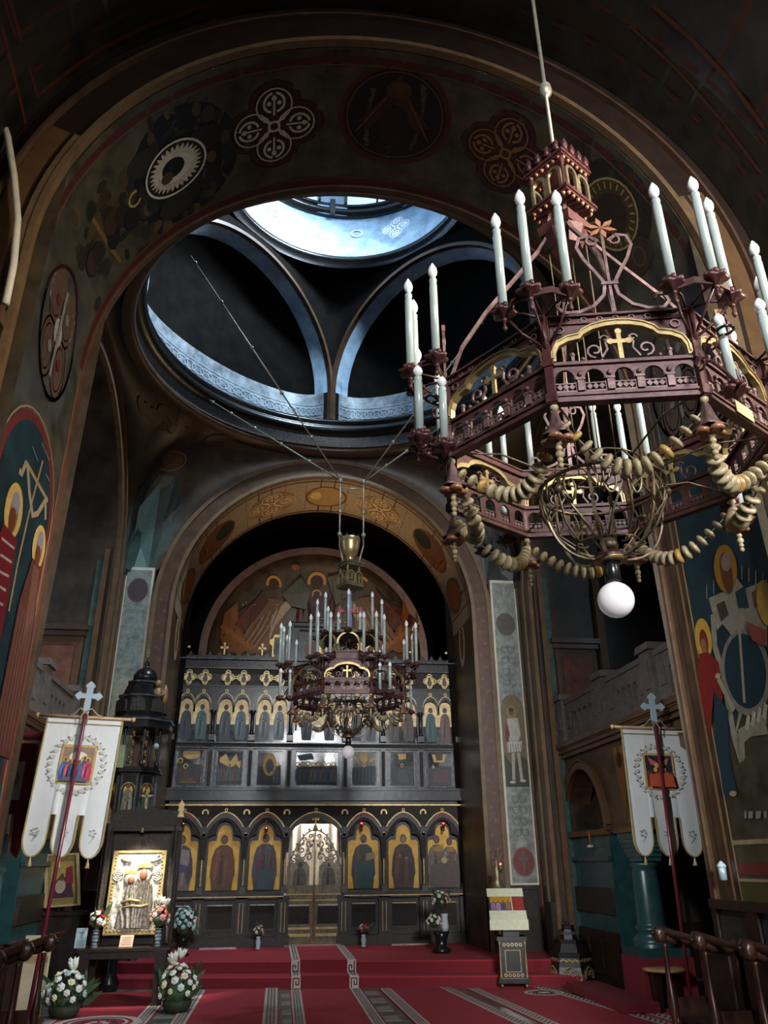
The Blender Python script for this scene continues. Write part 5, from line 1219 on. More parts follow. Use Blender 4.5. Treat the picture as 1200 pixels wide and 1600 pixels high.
    for k in range(6):
        a=k*PI/3; q.poly([(.04*cos(a),.87+.035*sin(a)),(.07*cos(a+.3),.87+.06*sin(a+.3)),(.04*cos(a+.6),.87+.035*sin(a+.6)),(0,.87)],-.01,.008)
    D['lyre']=q.mesh('lyre_scroll')
    # basket cage
    q=MB(); q.mat(brassd)
    def bk(t): return .28*cos(t)**.6 if cos(t)>0 else 0,  -.03-.36*sin(t)
    def br(t): return (.285*max(0,cos(t))**.55, -.06-.34*sin(t))
    for k in range(6):
        a=2*PI*k/6+.3; pts=[]
        for i in range(13):
            r,z=br(i/12*PI/2*.96); pts.append((r*cos(a),r*sin(a),z))
        q.tube([(.26*cos(a),.26*sin(a),.03)]+pts,None,flat=(.014,.008))
        # scroll pairs between ribs
        for s in (-1,1):
            sp=[]
            for u,v in spiral((.13,-.13),.085,90,1.25,s,20,.2):
                aa=a+PI/6+s*u/.28*.72-s*.0; r=.285*max(.05,1-((v+.06)/-.36)**2 if v<-.06 else 1)**.5; sp.append((r*cos(a+PI/6+s*(u)*1.6),r*sin(a+PI/6+s*(u)*1.6),v))
            q.tube(sp,.0055,5)
            q.tube([(.284*cos(a+PI/6+s*.02),.284*sin(a+PI/6+s*.02),-.04),(.28*cos(a+PI/6+s*.04),.28*sin(a+PI/6+s*.04),-.15),(.22*cos(a+PI/6+s*.2),.22*sin(a+PI/6+s*.2),-.25),(.13*cos(a+PI/6+s*.35),.13*sin(a+PI/6+s*.35),-.34)],.0055,5)
        q.ball((.285*cos(a+PI/6),.285*sin(a+PI/6),-.12),.02,8)
        q.tube([(.27*cos(a),.27*sin(a),-.03),(.30*cos(a+.12),.30*sin(a+.12),-.12),(.27*cos(a+.1),.27*sin(a+.1),-.2),(.25*cos(a),.25*sin(a),-.15)],.005,5)
    q.tube([(.285*cos(t),.285*sin(t),-.05) for t in [2*PI*k/28 for k in range(28)]],None,closed=True,flat=(.02,.008))
    q.tube([(.14*cos(t),.14*sin(t),-.33) for t in [2*PI*k/20 for k in range(20)]],.006,6,True)
    for k in range(8):
        a=2*PI*k/8; q.tube([(.14*cos(a)+x*cos(a)*.8,.14*sin(a)+x*sin(a)*.8,-.345+z*.3) for x,z in spiral((0,0),.045,180,1.2,1,10)],.004,5)
    q.lathe([(.03,-.30),(.045,-.33),(.03,-.36)],12)
    D['basket']=q.mesh('basket_cage')
    # upper wires of the basket and hub
    q=MB(); q.mat(brassd)
    for k in range(8):
        a=2*PI*k/8; q.tube([(.27*cos(a),.27*sin(a),-.03),(.2*cos(a),.2*sin(a),.06),(.08*cos(a),.08*sin(a),.05),(.02*cos(a),.02*sin(a),-.02)],.005,5)
        q.tube([(CR*.97*cos(a),CR*.97*sin(a),.03),(.5*cos(a),.5*sin(a),.06),(.27*cos(a),.27*sin(a),.0)],.005,5)
    q.tube([(.2*cos(t),.2*sin(t),.06) for t in [2*PI*k/20 for k in range(20)]],.005,5,True)
    for k in range(4):
        a=PI/2*k+PI/4; q.tube([(.1*cos(a),.1*sin(a),1.45),(.09*cos(a),.09*sin(a),.05)],.004,5)
    D['hub']=q.mesh('wire_hub')
    q=MB(); q.mat(blackm).lathe([(.03,-.415),(.034,-.43),(.036,-.50),(.03,-.505)],14); q.mat(iron).lathe([(.01,-.34),(.068,-.375),(.072,-.40),(.03,-.415)],16); q.mat(brass).lathe([(.074,-.395),(.076,-.405),(.06,-.41)],18); D['socket']=q.mesh('lamp_socket')
    q=MB(); q.mat(beadm).lathe([(.022,-.50),(.024,-.515)],12); q.mat(globem).lathe([(.022,-.512)]+[(.079*sin(PI*i/14+.28*(1-i/14)),-.585+.079*cos(PI*i/14+.28*(1-i/14))) for i in range(15)],24); D['globe']=q.mesh('globe_bulb')
    return D
CM=chandelier_meshes()
def chandelier(name,label,loc,a0,far=False):
    t=thing(name,label,'chandelier',loc,a0)
    def I(key,nm,rz=0,l=(0,0,0),parent=t,**k): return inst(nm,CM[key],parent,l,rz,**k)
    for k in range(8):
        M_=side_T(k); rz=2*PI*(k+.5)/NS-PI/2; l=M_.translation
        o=I('parapet','parapet',rz,l); I('gold_arch','gold_arch',rz,l); I('top_rail','top_rail',rz,l); I('gold_cross','gold_cross',rz,l); I('iron_scrolls','iron_scrolls',rz,l,kind='stuff')
        a=2*PI*k/NS; v=(CR*cos(a),CR*sin(a),0)
        I('corner_post','corner_post',a,v); br=I('bracket','candle_bracket',a,v)
        cs=[(x,y,.41) for x,y in CM['tops']]
        if k%2==0:
            I('lowbracket','scroll_bracket',a,v); cs+=[(.06,.09,-.01),(.20,.16,-.03)]
        for x,y,z in cs:
            p=(v[0]+x*cos(a)-y*sin(a),v[1]+x*sin(a)+y*cos(a),z); I('drip','candle_cup',a,p); c=I('candle','candle',0,p,scale=(1,1,1) if z>.2 else (1,1,.68)); I('bulb','bulb',0,(0,0,0),c)
        vb=(CR*.99*cos(a),CR*.99*sin(a),-.02); b=I('bell','bell_flower',a+PI/4,vb); I('petals','petals',0,(0,0,0),b); I('clapper','clapper',0,(0,0,0),b); I('knob','knob',0,(0,0,0),b)
        # bead garland from this bell to the next
        a2=2*PI*(k+1)/NS; A=Vector((CR*.99*cos(a),CR*.99*sin(a),-.045)); B=Vector((CR*.99*cos(a2),CR*.99*sin(a2),-.045)); n=15
        P=[A.lerp(B,i/n)+Vector((-.10*cos((a+a2)/2)*sin(PI*i/n),-.10*sin((a+a2)/2)*sin(PI*i/n),-.20*sin(PI*i/n))) for i in range(n+1)]
        q=MB(); q.mat(brassd).tube(P,.004,5); g=q.build('garland',t)
        beads=[]
        for i in range(1,n):
            d=(P[i+1]-P[i-1]).normalized(); e=d.to_track_quat('Z','X').to_euler(); sc=.62+.45*abs(sin(PI*i/n))
            if far: beads.append((P[i],e,sc))
            else: inst('bead',CM['bead'] if (i+k)%9 else CM['beada'],g,P[i],rot=e,scale=sc)
        if far:
            q=MB(); q.mat(beadm)
            for p,e,sc in beads: q.T=Matrix.Translation(p)@e.to_matrix().to_4x4(); q.lathe([(.01,-.012*sc),(.034*sc,-.006),(.034*sc,.006),(.01,.012*sc)],8)
            q.T=Matrix(); q.build('bead_string',g)
    I('basket','basket_cage'); I('hub','wire_hub'); I('socket','lamp_socket'); I('globe','globe_bulb') 
    return t
near_a=math.radians(-80.152)
nc=chandelier('chandelier','large near octagonal iron chandelier with white candle lamps and one globe bulb',(.735-.07,3.075,3.228),near_a)
def I(key,nm,rz=0,l=(0,0,0),parent=nc,**k): return inst(nm,CM[key],parent,l,rz,**k)
th=-PI/NS
I('turret','lantern_turret',th); I('turret_arches','turret_arcade',th)
for k in range(4): I('arm','strap_arm',th+k*PI/2); 
for k in (-1,1,3,5): M_=side_T(k); I('lyre','lyre_scroll',2*PI*(k+.5)/NS-PI/2,M_.translation)
q=MB(); q.mat(rodm).lathe([(.011,2.0),(.011,2.60),(.02,2.61),(.034,2.625),(.04,2.65),(.038,2.67),(.030,2.68),(.036,2.69),(.028,2.71),(.012,2.72),(.013,5.33)],10); q.build('suspension_rod',nc)
q=MB(); q.mat(pc('b8a878')).box(-.07,.07,.016,.02,.005,.06); q.T=Matrix(); o=q.build('number_plate',nc,label='small cream plate screwed to the parapet'); M_=side_T(0); o.location=M_.translation; o.rotation_euler=(0,0,2*PI*.5/NS-PI/2)
# far chandelier
fl=(.168-.07+.0,9.908,3.45)
fc=chandelier('chandelier','smaller looking far chandelier with gilded inner arcade hanging before the icon screen',fl,math.radians(-74.3),True)
# inner tier
q=MB(); q.mat(iron).prismn(.40,.50,.58,8).prismn(.42,.58,.60,8).prismn(.40,.84,.87,8); 
for k in range(8):
    a=2*PI*k/8; q.tube([(.38*cos(a),.38*sin(a),.5),(.6*cos(a),.6*sin(a),.42),(CR*cos(a),CR*sin(a),.40)],.01,6)
q.build('inner_tier',fc)
for k in range(8):
    q=MB(); q.mat(brass); q.T=side_T(k,.39); w=.39*sin(PI/8); q.band([(-w,.60),(-w,.70)]+arcp((0,.70),w*.92,180,0,10)+[(w,.60)],.022,-.01,.012); q.box(-w-.02,-w+.03,-.012,.02,.60,.69); q.box(-w-.03,-w+.04,-.012,.024,.595,.61).box(-w-.03,-w+.04,-.012,.024,.665,.68); q.build('gilded_arcade',fc)
    a=2*PI*(k+.5)/8; p=(.43*cos(a),.43*sin(a),.84); inst('candle_cup',CM['drip'],fc,p); c=inst('candle',CM['candle'],fc,p); inst('bulb',CM['bulb'],c)
    if k%2==0:
        p=(.2*cos(a),.2*sin(a),.62); inst('candle_cup',CM['drip'],fc,p); c=inst('candle',CM['candle'],fc,p); inst('bulb',CM['bulb'],c)
for k in range(4):
    q=MB(); q.mat(brassd); q.tube([(.1,0,1.52),(.13,0,1.2),(.16,0,1.05),(.28,0,.92),(.4,0,.84)],.008,6); q.build('strap_arm',fc,rz=th+k*PI/2)
q=MB(); q.mat(brassd).prismn(.19,1.55,1.58,4).prismn(.2,1.58,1.6,4).prismn(.19,1.84,1.87,4).prismn(.21,1.87,1.90,4)
for k in range(4):
    a=k*PI/2; q.box(.13*cos(a)-.012,.13*cos(a)+.012,.13*sin(a)-.012,.13*sin(a)+.012,1.6,1.84)
q.build('lantern_turret',fc,rz=PI/4+.2)
q=MB(); q.mat(brass)
for k in range(4):
    q.T=Matrix.Rotation(k*PI/2,4,'Z')@Matrix.Translation((0,.13,0))
    for c in (-.06,.06): q.band([(c-.05,1.6),(c-.05,1.70)]+arcp((c,1.70),.05,180,0,8)+[(c+.05,1.6)],.02,-.006,.006)
q.build('turret_arcade',fc,rz=.2-0)
q=MB(); q.mat(brass).lathe([(.07,1.9),(.05,1.93),(.06,2.0),(.10,2.03),(.12,2.10),(.135,2.2),(.14,2.27),(.13,2.27),(.1,2.1)],16); q.mat(blackm)
for k in range(8): a=2*PI*k/8; q.lathe([(.014,2.26),(.018,2.29),(0.001,2.32)],6,(.12*cos(a),.12*sin(a),0))
q.build('brass_bowl',fc)
# hanging cross inside
q=MB(); q.mat(M('blue_glass_cross',(.12,.16,.4),.15,0,.2,10)).box(-.02,.02,-.012,.012,.98,1.42); q.box(-.02,.02,-.012,.012,1.42,1.50); q.lathe([(.03,.9),(.018,.98),(.02,1.0)],8); q.mat(M('red_glass_bar',(.35,.01,.03),.2,0,0)).box(-.14,.14,-.016,.016,1.20,1.245).box(-.15,-.12,-.018,.018,1.17,1.28).box(.12,.15,-.018,.018,1.17,1.28); q.mat(bulbm).lathe([(.005,.80),(.035,.86),(.03,.92),(.012,1.0),(.006,1.12)],8)
q.build('hanging_cross',fc,rz=math.radians(74.3)+.05)
# parallel rods, crossbar and tie rods to the dome ring
inv=Matrix.Rotation(-math.radians(-74.3),4,'Z')
def L_(p): return tuple(inv@(Vector(p)-Vector(fl)))
y0=fl[1]
tl_=at(532,752,Y=y0); tr_=at(568,752,Y=y0); zt=(tl_.z+tr_.z)/2
def knobrod(a,b,ts,r=.013,R=.03):
    q=MB(); q.mat(rodm); A,B=Vector(L_(a)),Vector(L_(b)); q.tube([A,B],r,8)
    for t in ts: q.ball(A.lerp(B,t),R,8)
    return q.build('tie_rod',fc)
for P in (tl_,tr_):
    knobrod((P.x,y0,zt),(P.x,y0,5.6),(0,.48,.82),.012,.035)
    knobrod((P.x,y0,5.62),(P.x*.6+.04,y0,5.33),())
knobrod((tl_.x,y0,zt-.12),(tr_.x,y0,zt-.12),(),.01)
ax,ay=-2.27,12.16; R3=9.24
anch=[(tl_,(ax,ay)),(tl_,(ax,20.66-ay)),(tr_,(-ax,ay)),(tr_,(-ax,20.66-ay))]
for P,(x,y) in anch: knobrod((P.x,y0,zt),(x,y,R3),(.0,.2,.4,.6,.8,.97),.011,.03)
# ================================================================ BANNERS
def banner(base,top,w,zt_,zb,side,label,pic):
    t=thing('church_banner',label,'banner',base)
    d=Vector(top)-Vector(base); Lp=d.length; ex=d.normalized()
    rot=Vector((0,0,1)).rotation_difference(ex).to_euler()
    t.rotation_euler=rot
    q=MB(); q.mat(poler).lathe([(.02,0),(.02,Lp)],12); q.build('pole',t)
    q=MB(); q.mat(crossb); q.poly([(-.028,0),(.028,0),(.034,.10),(.03,.165),(.085,.16),(.10,.14),(.125,.16),(.15,.19),(.125,.22),(.10,.24),(.085,.22),(.032,.215),(.035,.28),(.055,.30),(.035,.325),(0,.355),(-.035,.325),(-.055,.30),(-.035,.28),(-.032,.215),(-.085,.22),(-.10,.24),(-.125,.22),(-.15,.19),(-.125,.16),(-.10,.14),(-.085,.16),(-.03,.165),(-.034,.10)],-.012,.012)
    q.build('finial_cross',t,loc=(0,0,Lp))
    z1=zt_; z0=zb; yb=.035
    q=MB(); q.mat(woodl).tube([(-w/2-.1,yb,z1+.0),(w/2+.1,yb,z1)],.016,10); q.ball((-w/2-.11,yb,z1),.026,8).ball((w/2+.11,yb,z1),.026,8); q.build('crossbar',t)
    # cloth with three rounded tongues
    H=z1-z0; q=MB(); q.mat(clothw); tw=w*.285; gap=(w-3*tw)/2; cut=.29*H
    def lowz(x):
        x+=w/2
        for k in range(3):
            a=k*(tw+gap)
            if a-1e-6<=x<=a+tw+1e-6:
                u=(x-a-tw/2)/(tw/2); return z0+ .13*H*(1-math.sqrt(max(0,1-u*u*.98)))
        return z0+cut
    xs=sorted(set([round(-w/2+k*(tw+gap)+tw*(.5-.5*cos(PI*i/10)),5) for k in range(3) for i in range(11)]+[-w/2+k*(tw+gap)-gap+gap*j for k in (1,2) for j in (.03,.97)]))
    nz=14
    rows=[]; q.sm=True
    for x in xs:
        lz=lowz(x); rows.append([[q.P((x,yb+.018+.012*sin(x*16+1)*(1-i/nz)+.01*sin(i*.7+x*5)*0+dy,lz+(z1+.012-lz)*i/nz)) for i in range(nz+1)] for dy in (0,.004)])
    for i in range(len(rows)-1):
        for j in range(nz):
            for d_ in (0,1): q.F(rows[i][d_][j],rows[i+1][d_][j],rows[i+1][d_][j+1],rows[i][d_][j+1])
    q.sm=False; cl=q.build('banner_cloth',t)
    q=MB(); q.mat(pc('9c8a5c'))
    yy=yb+.006
    fr=[(-w/2,z1)]+[(x,lowz(x)) for x in xs]+[(w/2,z1)]
    q.band(fr,.014,yy,yy+.012); q.band([(-w/2,z1-.07),(w/2,z1-.07)],.012,yy,yy+.01); q.build('gold_fringe',cl)
    # picture
    pw,ph=w*.40,H*.25; cz=z1-H*.33-.03
    mkp=lambda: Paint(lambda x,z:(x,yb+.004,z),lambda x,z:(0,-1,0),.0005)
    p=mkp()
    for k in range(26):
        a=2*PI*k/26; p.ell((pw*.85)*cos(a)*1.0,cz+(ph*.80)*sin(a),.03,.022,'b9b8ae',7,new=(k==0)); p.ell((pw*.95)*cos(a+.1),cz+(ph*.88)*sin(a+.1),.012,.012,'8f8a78',6,new=False)
    p.b.build('embroidered_wreath',cl,kind='stuff'); p=mkp()
    p.poly([(-pw/2-.025,cz-ph/2-.025),(pw/2+.025,cz-ph/2-.025),(pw/2+.025,cz+ph/2+.025),(-pw/2-.025,cz+ph/2+.025)],'b89a5c'); p.poly([(-pw/2,cz-ph/2),(pw/2,cz-ph/2),(pw/2,cz+ph/2),(-pw/2,cz+ph/2)],pic[0])
    pic[1](p,pw,ph,cz); p.build('embroidered_picture',cl)
    for k in range(3):
        p=mkp(); x=-w/2+tw/2+k*(tw+gap)
        for j in range(5): a=j*1.26; p.ell(x+.03*cos(a),z0+.17*H+.03*sin(a),.016,.010,'9a9c98',6,new=(j==0))
        p.line([(x-.02,z0+.1*H),(x+.03,z0+.15*H)],.006,'8a8c88'); p.b.build('embroidered_sprig',cl,kind='stuff')
    for k in range(3):
        x=-w/2+tw/2+k*(tw+gap); q=MB(); q.mat(pc('b5a878')); q.lathe([(.004,0),(.008,-.01),(.008,-.02),(.028,-.09)],8,(x,yb+.02,z0)); q.build('tassel',t)
    q=MB(); q.mat(pc('9a907a'))
    for s in (-1,1): q.tube([(0,-.02,z1+.05),(s*.06,-.01,z1+.09),(s*.12,.01,z1+.03),(s*.2,.03,z1-.0)],.008,6); q.tube([(0,-.02,z1+.06),(s*.04,-.02,z1+.0),(s*.03,-.02,z1-.08)],.006,6)
    q.build('ribbon',t)
def picL(p,pw,ph,cz):
    p.poly([(-pw/2,cz+.02),(pw/2,cz+.05),(pw/2,cz+ph/2),(-pw/2,cz+ph/2)],'8a7464'); p.ell(0,cz+ph*.22,pw*.3,ph*.16,'d0ccb8',12); p.ell(-.02,cz,.05,ph*.2,'c8c4b8',10)
    for x,c,h in ((-.13,'3a5a8a',.22),(-.08,'a04a4a',.2),(.08,'3a4a7a',.24),(.12,'a8405a',.22),(.03,'50607a',.2),(-.03,'34406a',.2)): p.saint(x*pw/.34,cz-ph*.45,h*ph/.33,c,None,'c8a860','7a4a3a',wide=1.2)
    p.poly([(-pw/2,cz-ph/2),(pw/2,cz-ph/2),(pw*.2,cz-ph*.36),(-pw*.3,cz-ph*.38)],'4c5a74')
def picR(p,pw,ph,cz):
    p.poly([(-pw/2,cz+.0),(pw/2,cz),(pw/2,cz+ph/2),(-pw/2,cz+ph/2)],'2c2c38'); p.poly([(-pw*.4,cz+ph*.45),(0,cz+ph*.25),(pw*.4,cz+ph*.45),(pw*.3,cz+ph*.2),(-pw*.3,cz+ph*.2)],'b8605a')
    for k in range(5):
        for s in (-1,1): p.ell(s*(.03+.021*k),cz+ph*(.18-.14*k),.024,.028,'c8a050',10); p.saint(s*(.03+.02*k),cz-ph*.45,.16+.0*k,('b05040','a8603c')[k%2],None,None,wide=1.2)
    p.poly([(-pw/2,cz-ph/2),(pw/2,cz-ph/2),(pw*.42,cz-ph*.2),(0,cz-ph*.02),(-pw*.42,cz-ph*.2)],'b4523c')
def bpt(px,py,Y): return at(px,py,Y=Y)
YBL=9.0
b0=bpt(55,1530,YBL+1.0); p1=bpt(70,1450,YBL); p2=bpt(134,1115,YBL); d=(p2-p1); b_=p1-d*(p1.z/d.z); 
b_.z=.0; banner((b_.x,b_.y,.03),tuple(p2),.80,(bpt(127,1124,YBL)-b_).length,(bpt(88,1345,YBL)-b_).length,-1,'white church banner with an ascension picture leaning at the left on a dark red pole',('7c6c6c',picL))
YBR=8.8
p1=bpt(1065,1450,YBR); p2=bpt(1023,1130,YBR); d=(p2-p1); b_=p1-d*(p1.z/d.z)
b_.z=.0; banner((b_.x,b_.y,.03),tuple(p2),.80,(bpt(1027,1141,YBR)-b_).length,(bpt(1058,1343,YBR)-b_).length,1,'white church banner with a red toned apostles picture standing at the right',('6a3a34',picR))
# ================================================================ PULPIT (left, against the pier)
YP=13.05
def pp(px,py): return at(px,py,Y=YP)
c=pp(208,1200); pz=lambda y:pp(208,y).z
pul=thing('pulpit','black carved pulpit with a domed octagonal canopy left of the icon screen','pulpit',(c.x,YP+.15,0))
wpx=(pp(262,1120).x-pp(150,1120).x)/2
q=MB(); q.mat(woodb)
zc_=pz(1140)
q.prismn(wpx*.96,zc_,zc_+.10,8,ph=PI/8).prismn(wpx,zc_+.10,zc_+.15,8,ph=PI/8).prismn(wpx*.92,zc_+.15,zc_+.22,8,r1=wpx*.72,ph=PI/8).prismn(wpx*.74,zc_+.22,zc_+.50,8,r1=wpx*.66,ph=PI/8).prismn(wpx*.7,zc_+.50,zc_+.54,8,ph=PI/8).prismn(wpx*.6,zc_+.54,zc_+.74,8,r1=wpx*.46,ph=PI/8).prismn(wpx*.48,zc_+.74,zc_+.78,8,ph=PI/8)
q.lathe([(wpx*.36,zc_+.78),(wpx*.35,zc_+.88),(wpx*.26,zc_+.97),(wpx*.10,zc_+1.02),(.03,zc_+1.04),(.045,zc_+1.08),(.02,zc_+1.14),(.008,zc_+1.2)],16)
q.build('canopy',pul)
q=MB(); q.mat(frm); 
for z,r in ((zc_+.515,wpx*.705),(zc_+.76,wpx*.485),(zc_+.125,wpx*1.005)): q.prismn(r,z-.012,z+.012,8,ph=PI/8)
q.build('canopy_moulding',pul)
for k in range(8):
    a=2*PI*k/8; q=MB(); q.mat(carv); q.T=Matrix.Rotation(a-PI/2,4,'Z')@Matrix.Translation((0,wpx*.66,zc_+.36)); q.poly([(-.12,-.1),(.12,-.1),(.1,.08),(0,.13),(-.1,.08)],-.01,.03); q.build('fret_panel',pul)
q=MB(); q.mat(gilt); q.box(-.006,.006,-.006,.006,zc_+1.2,zc_+1.34).box(-.035,.035,-.006,.006,zc_+1.27,zc_+1.285); q.build('finial_cross',pul)
# carved gilded angel on the canopy corner
q=MB(); q.mat(M('gilt_carved_angel',(.36,.2,.09),.45,.2,.4,14)); ax_=pp(246,1085).x-c.x; az=pz(1105)
q.lathe([(.09,0),(.10,.04),(.07,.12),(.085,.2),(.07,.28),(.03,.33)],10,(ax_,-.15,az)).ball((ax_,-.17,az+.38),.055,10,1.15)
for s in (-1,1):
    q.lathe([(.02,.0),(.05,.05),(.06,.15),(.045,.25),(.01,.33)],8,(ax_+s*.11,-.1,az+.05)); q.tube([(ax_+s*.06,-.17,az+.27),(ax_+s*.11,-.22,az+.2),(ax_+s*.04,-.26,az+.16)],[.028,.022,.018],8)
q.build('carved_angel',pul)
# columns, back and gilded vine between canopy and body
zb=pz(1200); rb=(pp(245,1200).x-pp(172,1200).x)/2*1.08
for k in (1,3,4,5,6,7):
    a=2*PI*(k+.5)/8; q=MB(); q.mat(woodb); q.lathe([(.022,zb),(.03,zb+.05),(.018,zb+.1),(.018,zc_-.1),(.03,zc_-.04),(.03,zc_)],8,(rb*cos(a),rb*sin(a),0)); q.build('canopy_post',pul)
q=MB(); q.mat(M('gilt_vine',(.30,.21,.09),.45,.3,.5,14,(.45,.33,.15)))
for s in (-1,1):
    for j in range(7):
        z=zb+.08+j*.075; q.ball((.04+s*.10+.02*(-1)**j,-rb*.6,z),.034,7); q.ball((.04+s*.10-.03*(-1)**j,-rb*.6,z+.03),.02,6)
q.build('gilded_vine',pul)
q=MB(); q.mat(woodb).prismn(rb*1.12,zb-.04,zb+.0,8,ph=PI/8).prismn(rb*1.18,zb-.08,zb-.04,8,ph=PI/8)
zl=pz(1318); q.prismn(rb,zl+.1,zb-.08,8,ph=PI/8).prismn(rb*1.1,zl+.02,zl+.1,8,ph=PI/8).prismn(rb*.95,zl-.35,zl+.02,8,r1=rb*1.05,ph=PI/8); q.lathe([(.12,.0),(.14,.1),(.09,.2),(.08,zl-.5),(.12,zl-.35)],12)
q.build('pulpit_body',pul)
for k in (4,5,6,7):
    a=2*PI*(k)/8+ 0; T=Matrix.Rotation(a-PI/2,4,'Z')@Matrix.Translation((0,rb*cos(PI/8),0))
    if k==4: continue
    H=zb-.08-zl-.1; z0=zl+.1
    q=MB(); q.T=T; q.mat(frm).band([(-.11,z0+.05),(.11,z0+.05),(.11,z0+H-.05),(-.11,z0+H-.05)],.02,0,.02,True); q.mat(giltp).poly([(-.065,z0+H*.42),(.065,z0+H*.42)]+[(.065*cos(rad(t)),z0+H*.72+.07*sin(rad(t))) for t in range(0,181,20)],0,.008); q.mat(gilt).band(arcp((0,z0+H*.72),.10,0,180,10),.012,0,.018); o=q.build('pulpit_icon',pul)
    p=Paint(lambda x,z,T=T:tuple(T@Vector((x,.009,z))),lambda x,z,T=T:tuple(T.to_3x3()@Vector((0,1,0)))); p.saint(0,z0+H*.2,H*.68,('4a3428','6a6a58','3a4a3c')[k-5],None,None,wide=.7); p.build('painted_saint',o)
q=MB(); q.mat(pc('8f9570')); q.box(-.09,.09,-.01,.01,0,.34); o=q.build('notice_card',None,loc=(pp(188,1195).x,YP-.24,zb-.02)); tag(o,'pale green card standing on the pulpit rail','card')
q=MB(); q.mat(pc('a4b4b0')); q.ball((0,0,0),.045,12); q.mat(woodb).tube([(0,0,-.04),(.0,.02,-.2),(0,.03,-.35)],.008,6); o=q.build('pulpit_lamp',None,loc=(pp(244,1170).x+.04,YP-.3,pz(1170))); tag(o,'small round white lamp on the pulpit edge','lamp')
# ================================================================ SHRINE ICON AT THE LEFT
YS=12.0
def sp(px,py): return at(px,py,Y=YS)
cx_=sp(211,1400).x; zt=sp(211,1482).z+.016
tb=thing('icon_table','dark wooden table in front of the steps carrying the silver icon','table',(cx_,YS-.05,.016))
xl,xr=sp(128,1482).x-cx_,sp(270,1482).x-cx_
q=MB(); q.mat(wood).box(xl,xr,-.3,.35,zt-.035,zt); q.build('tabletop',tb)
q=MB(); q.mat(wood).box(xl+.05,xr-.05,-.26,-.24,zt-.12,zt-.035); q.build('apron',tb)
for x in (xl+.04,xr-.17):
    for y in (-.28,.25): q=MB(); q.mat(wood).box(x,x+.12,y,y+.07,0,zt-.035,-.01); q.build('leg',tb)
sh=thing('icon_shrine','tall black carved shrine framing the brightly lit silver icon','shrine',(cx_,YS+.1,zt+.018))
Hs=sp(211,1262).z-zt; wi=.50
q=MB(); q.mat(wood).box(-wi-.02,wi+.02,.10,.16,0,Hs-.05); q.build('back_board',sh)
for s in (-1,1):
    q=MB(); q.mat(carv); q.box(min(s*.40,s*.52),max(s*.40,s*.52),-.03,.10,.0,Hs-.25); q.lathe([(.03,0),(.045,.03),(.03,.07),(.03,Hs-.35),(.045,Hs-.3),(.04,Hs-.25)],8,(s*.46,-.05,0)); q.build('carved_side',sh)
    q=MB(); q.mat(brass); zc2=Hs-.12 if s>0 else Hs-.20; q.poly([(s*.50+a,zc2+b) for a,b in ((-.05,-.02),(.05,-.02),(.025,.05),(.05,.07),(.03,.10),(.05,.15),(.02,.17),(0,.22),(-.02,.17),(-.05,.15),(-.03,.10),(-.05,.07),(-.025,.05))],-.07,-.04); q.build('gilt_cross',sh)
q=MB(); q.mat(carv).strip(lin(-.52,.52,24),lambda x:Hs-.30-.0*x,lambda x:Hs-.14+.12*cos(x*3)+.03*abs(sin(x*14)),-.05,.14); q.mat(wood).box(-.54,.54,-.08,.14,Hs-.32,Hs-.27); q.build('carved_crest',sh)
q=MB(); q.mat(brass); q.box(-.012,.012,-.05,-.03,Hs-.02,Hs+.24).box(-.07,.07,-.05,-.03,Hs+.13,Hs+.155)
for a,b in ((-.07,.142),(.07,.142),(0,.24)): q.ball((a,-.04,Hs+b),.018,6)
q.ball((0,-.04,Hs-.02),.03,8); q.build('crown_cross',sh)
q=MB(); q.mat(redglow).ball((0,-.10,Hs-.30),.016,8); q.mat(brassd).lathe([(.03,-.06),(.02,-.02),(.012,0)],8,(0,-.10,Hs-.28)); q.build('shrine_votive',sh)
# icon
zi0=sp(211,1463).z-zt; zi1=sp(211,1330).z-zt; w0=.355
ic=thing('silver_icon','large glowing mother and child icon in a silver relief cover and gilt frame','icon',(cx_,YS-.03,zt+zi0+.016),rot=(rad(-6),0,0)); Hi=zi1-zi0
q=MB(); q.mat(gilt).box(-w0,w0,0,.04,0,Hi); q.band([(-w0+.02,.02),(w0-.02,.02),(w0-.02,Hi-.02),(-w0+.02,Hi-.02)],.045,-.03,0,True); q.build('gilt_frame',ic)
q=MB(); q.mat(silver).box(-w0+.06,w0-.06,-.006,0,.06,Hi-.05); 
q.grid(lambda u,v:((u-.5)*2*w0*.78,-.012-.012*sin(u*17)*sin(v*23)-.01*sin(u*31+v*9),.07+v*(Hi-.14)),24,30); q.build('silver_cover',ic)
q=MB(); q.mat(gilt)
for k in range(22):
    for s in (-1,1): q.ball((s*(w0-.045),-.03,.05+k*(Hi-.1)/21),.014,6)
for k in range(13):
    for z in (.045,): q.ball((-w0+.05+k*(2*w0-.1)/12,-.03,z),.014,6)
q.build('pearl_border',ic,kind='stuff')
def relief(pts,y,mt,name):
    q=MB(); q.mat(mt)
    for (x,z,rx,rz,dy) in pts:
        q.grid(lambda u,v:(x+rx*cos(2*PI*u)*sin(v*PI/2),y-dy*cos(v*PI/2),z+rz*sin(2*PI*u)*sin(v*PI/2)),20,6)
    return q.build(name,ic)
def drape(pts,name,mt,y0=-.028,folds=9,amp=.008):
    # a garment silhouette swept in vertical folds: rows of (z, xleft, xright)
    q=MB(); q.mat(mt)
    def fn(u,v):
        k=v*(len(pts)-1); i=min(int(k),len(pts)-2); f=k-i; z=pts[i][0]*(1-f)+pts[i+1][0]*f; a=pts[i][1]*(1-f)+pts[i+1][1]*f; b=pts[i][2]*(1-f)+pts[i+1][2]*f
        return (a+(b-a)*u, y0-.028*sin(PI*u)-amp*sin(u*folds*PI+v*3), z)
    q.grid(fn,36,20); return q.build(name,ic)
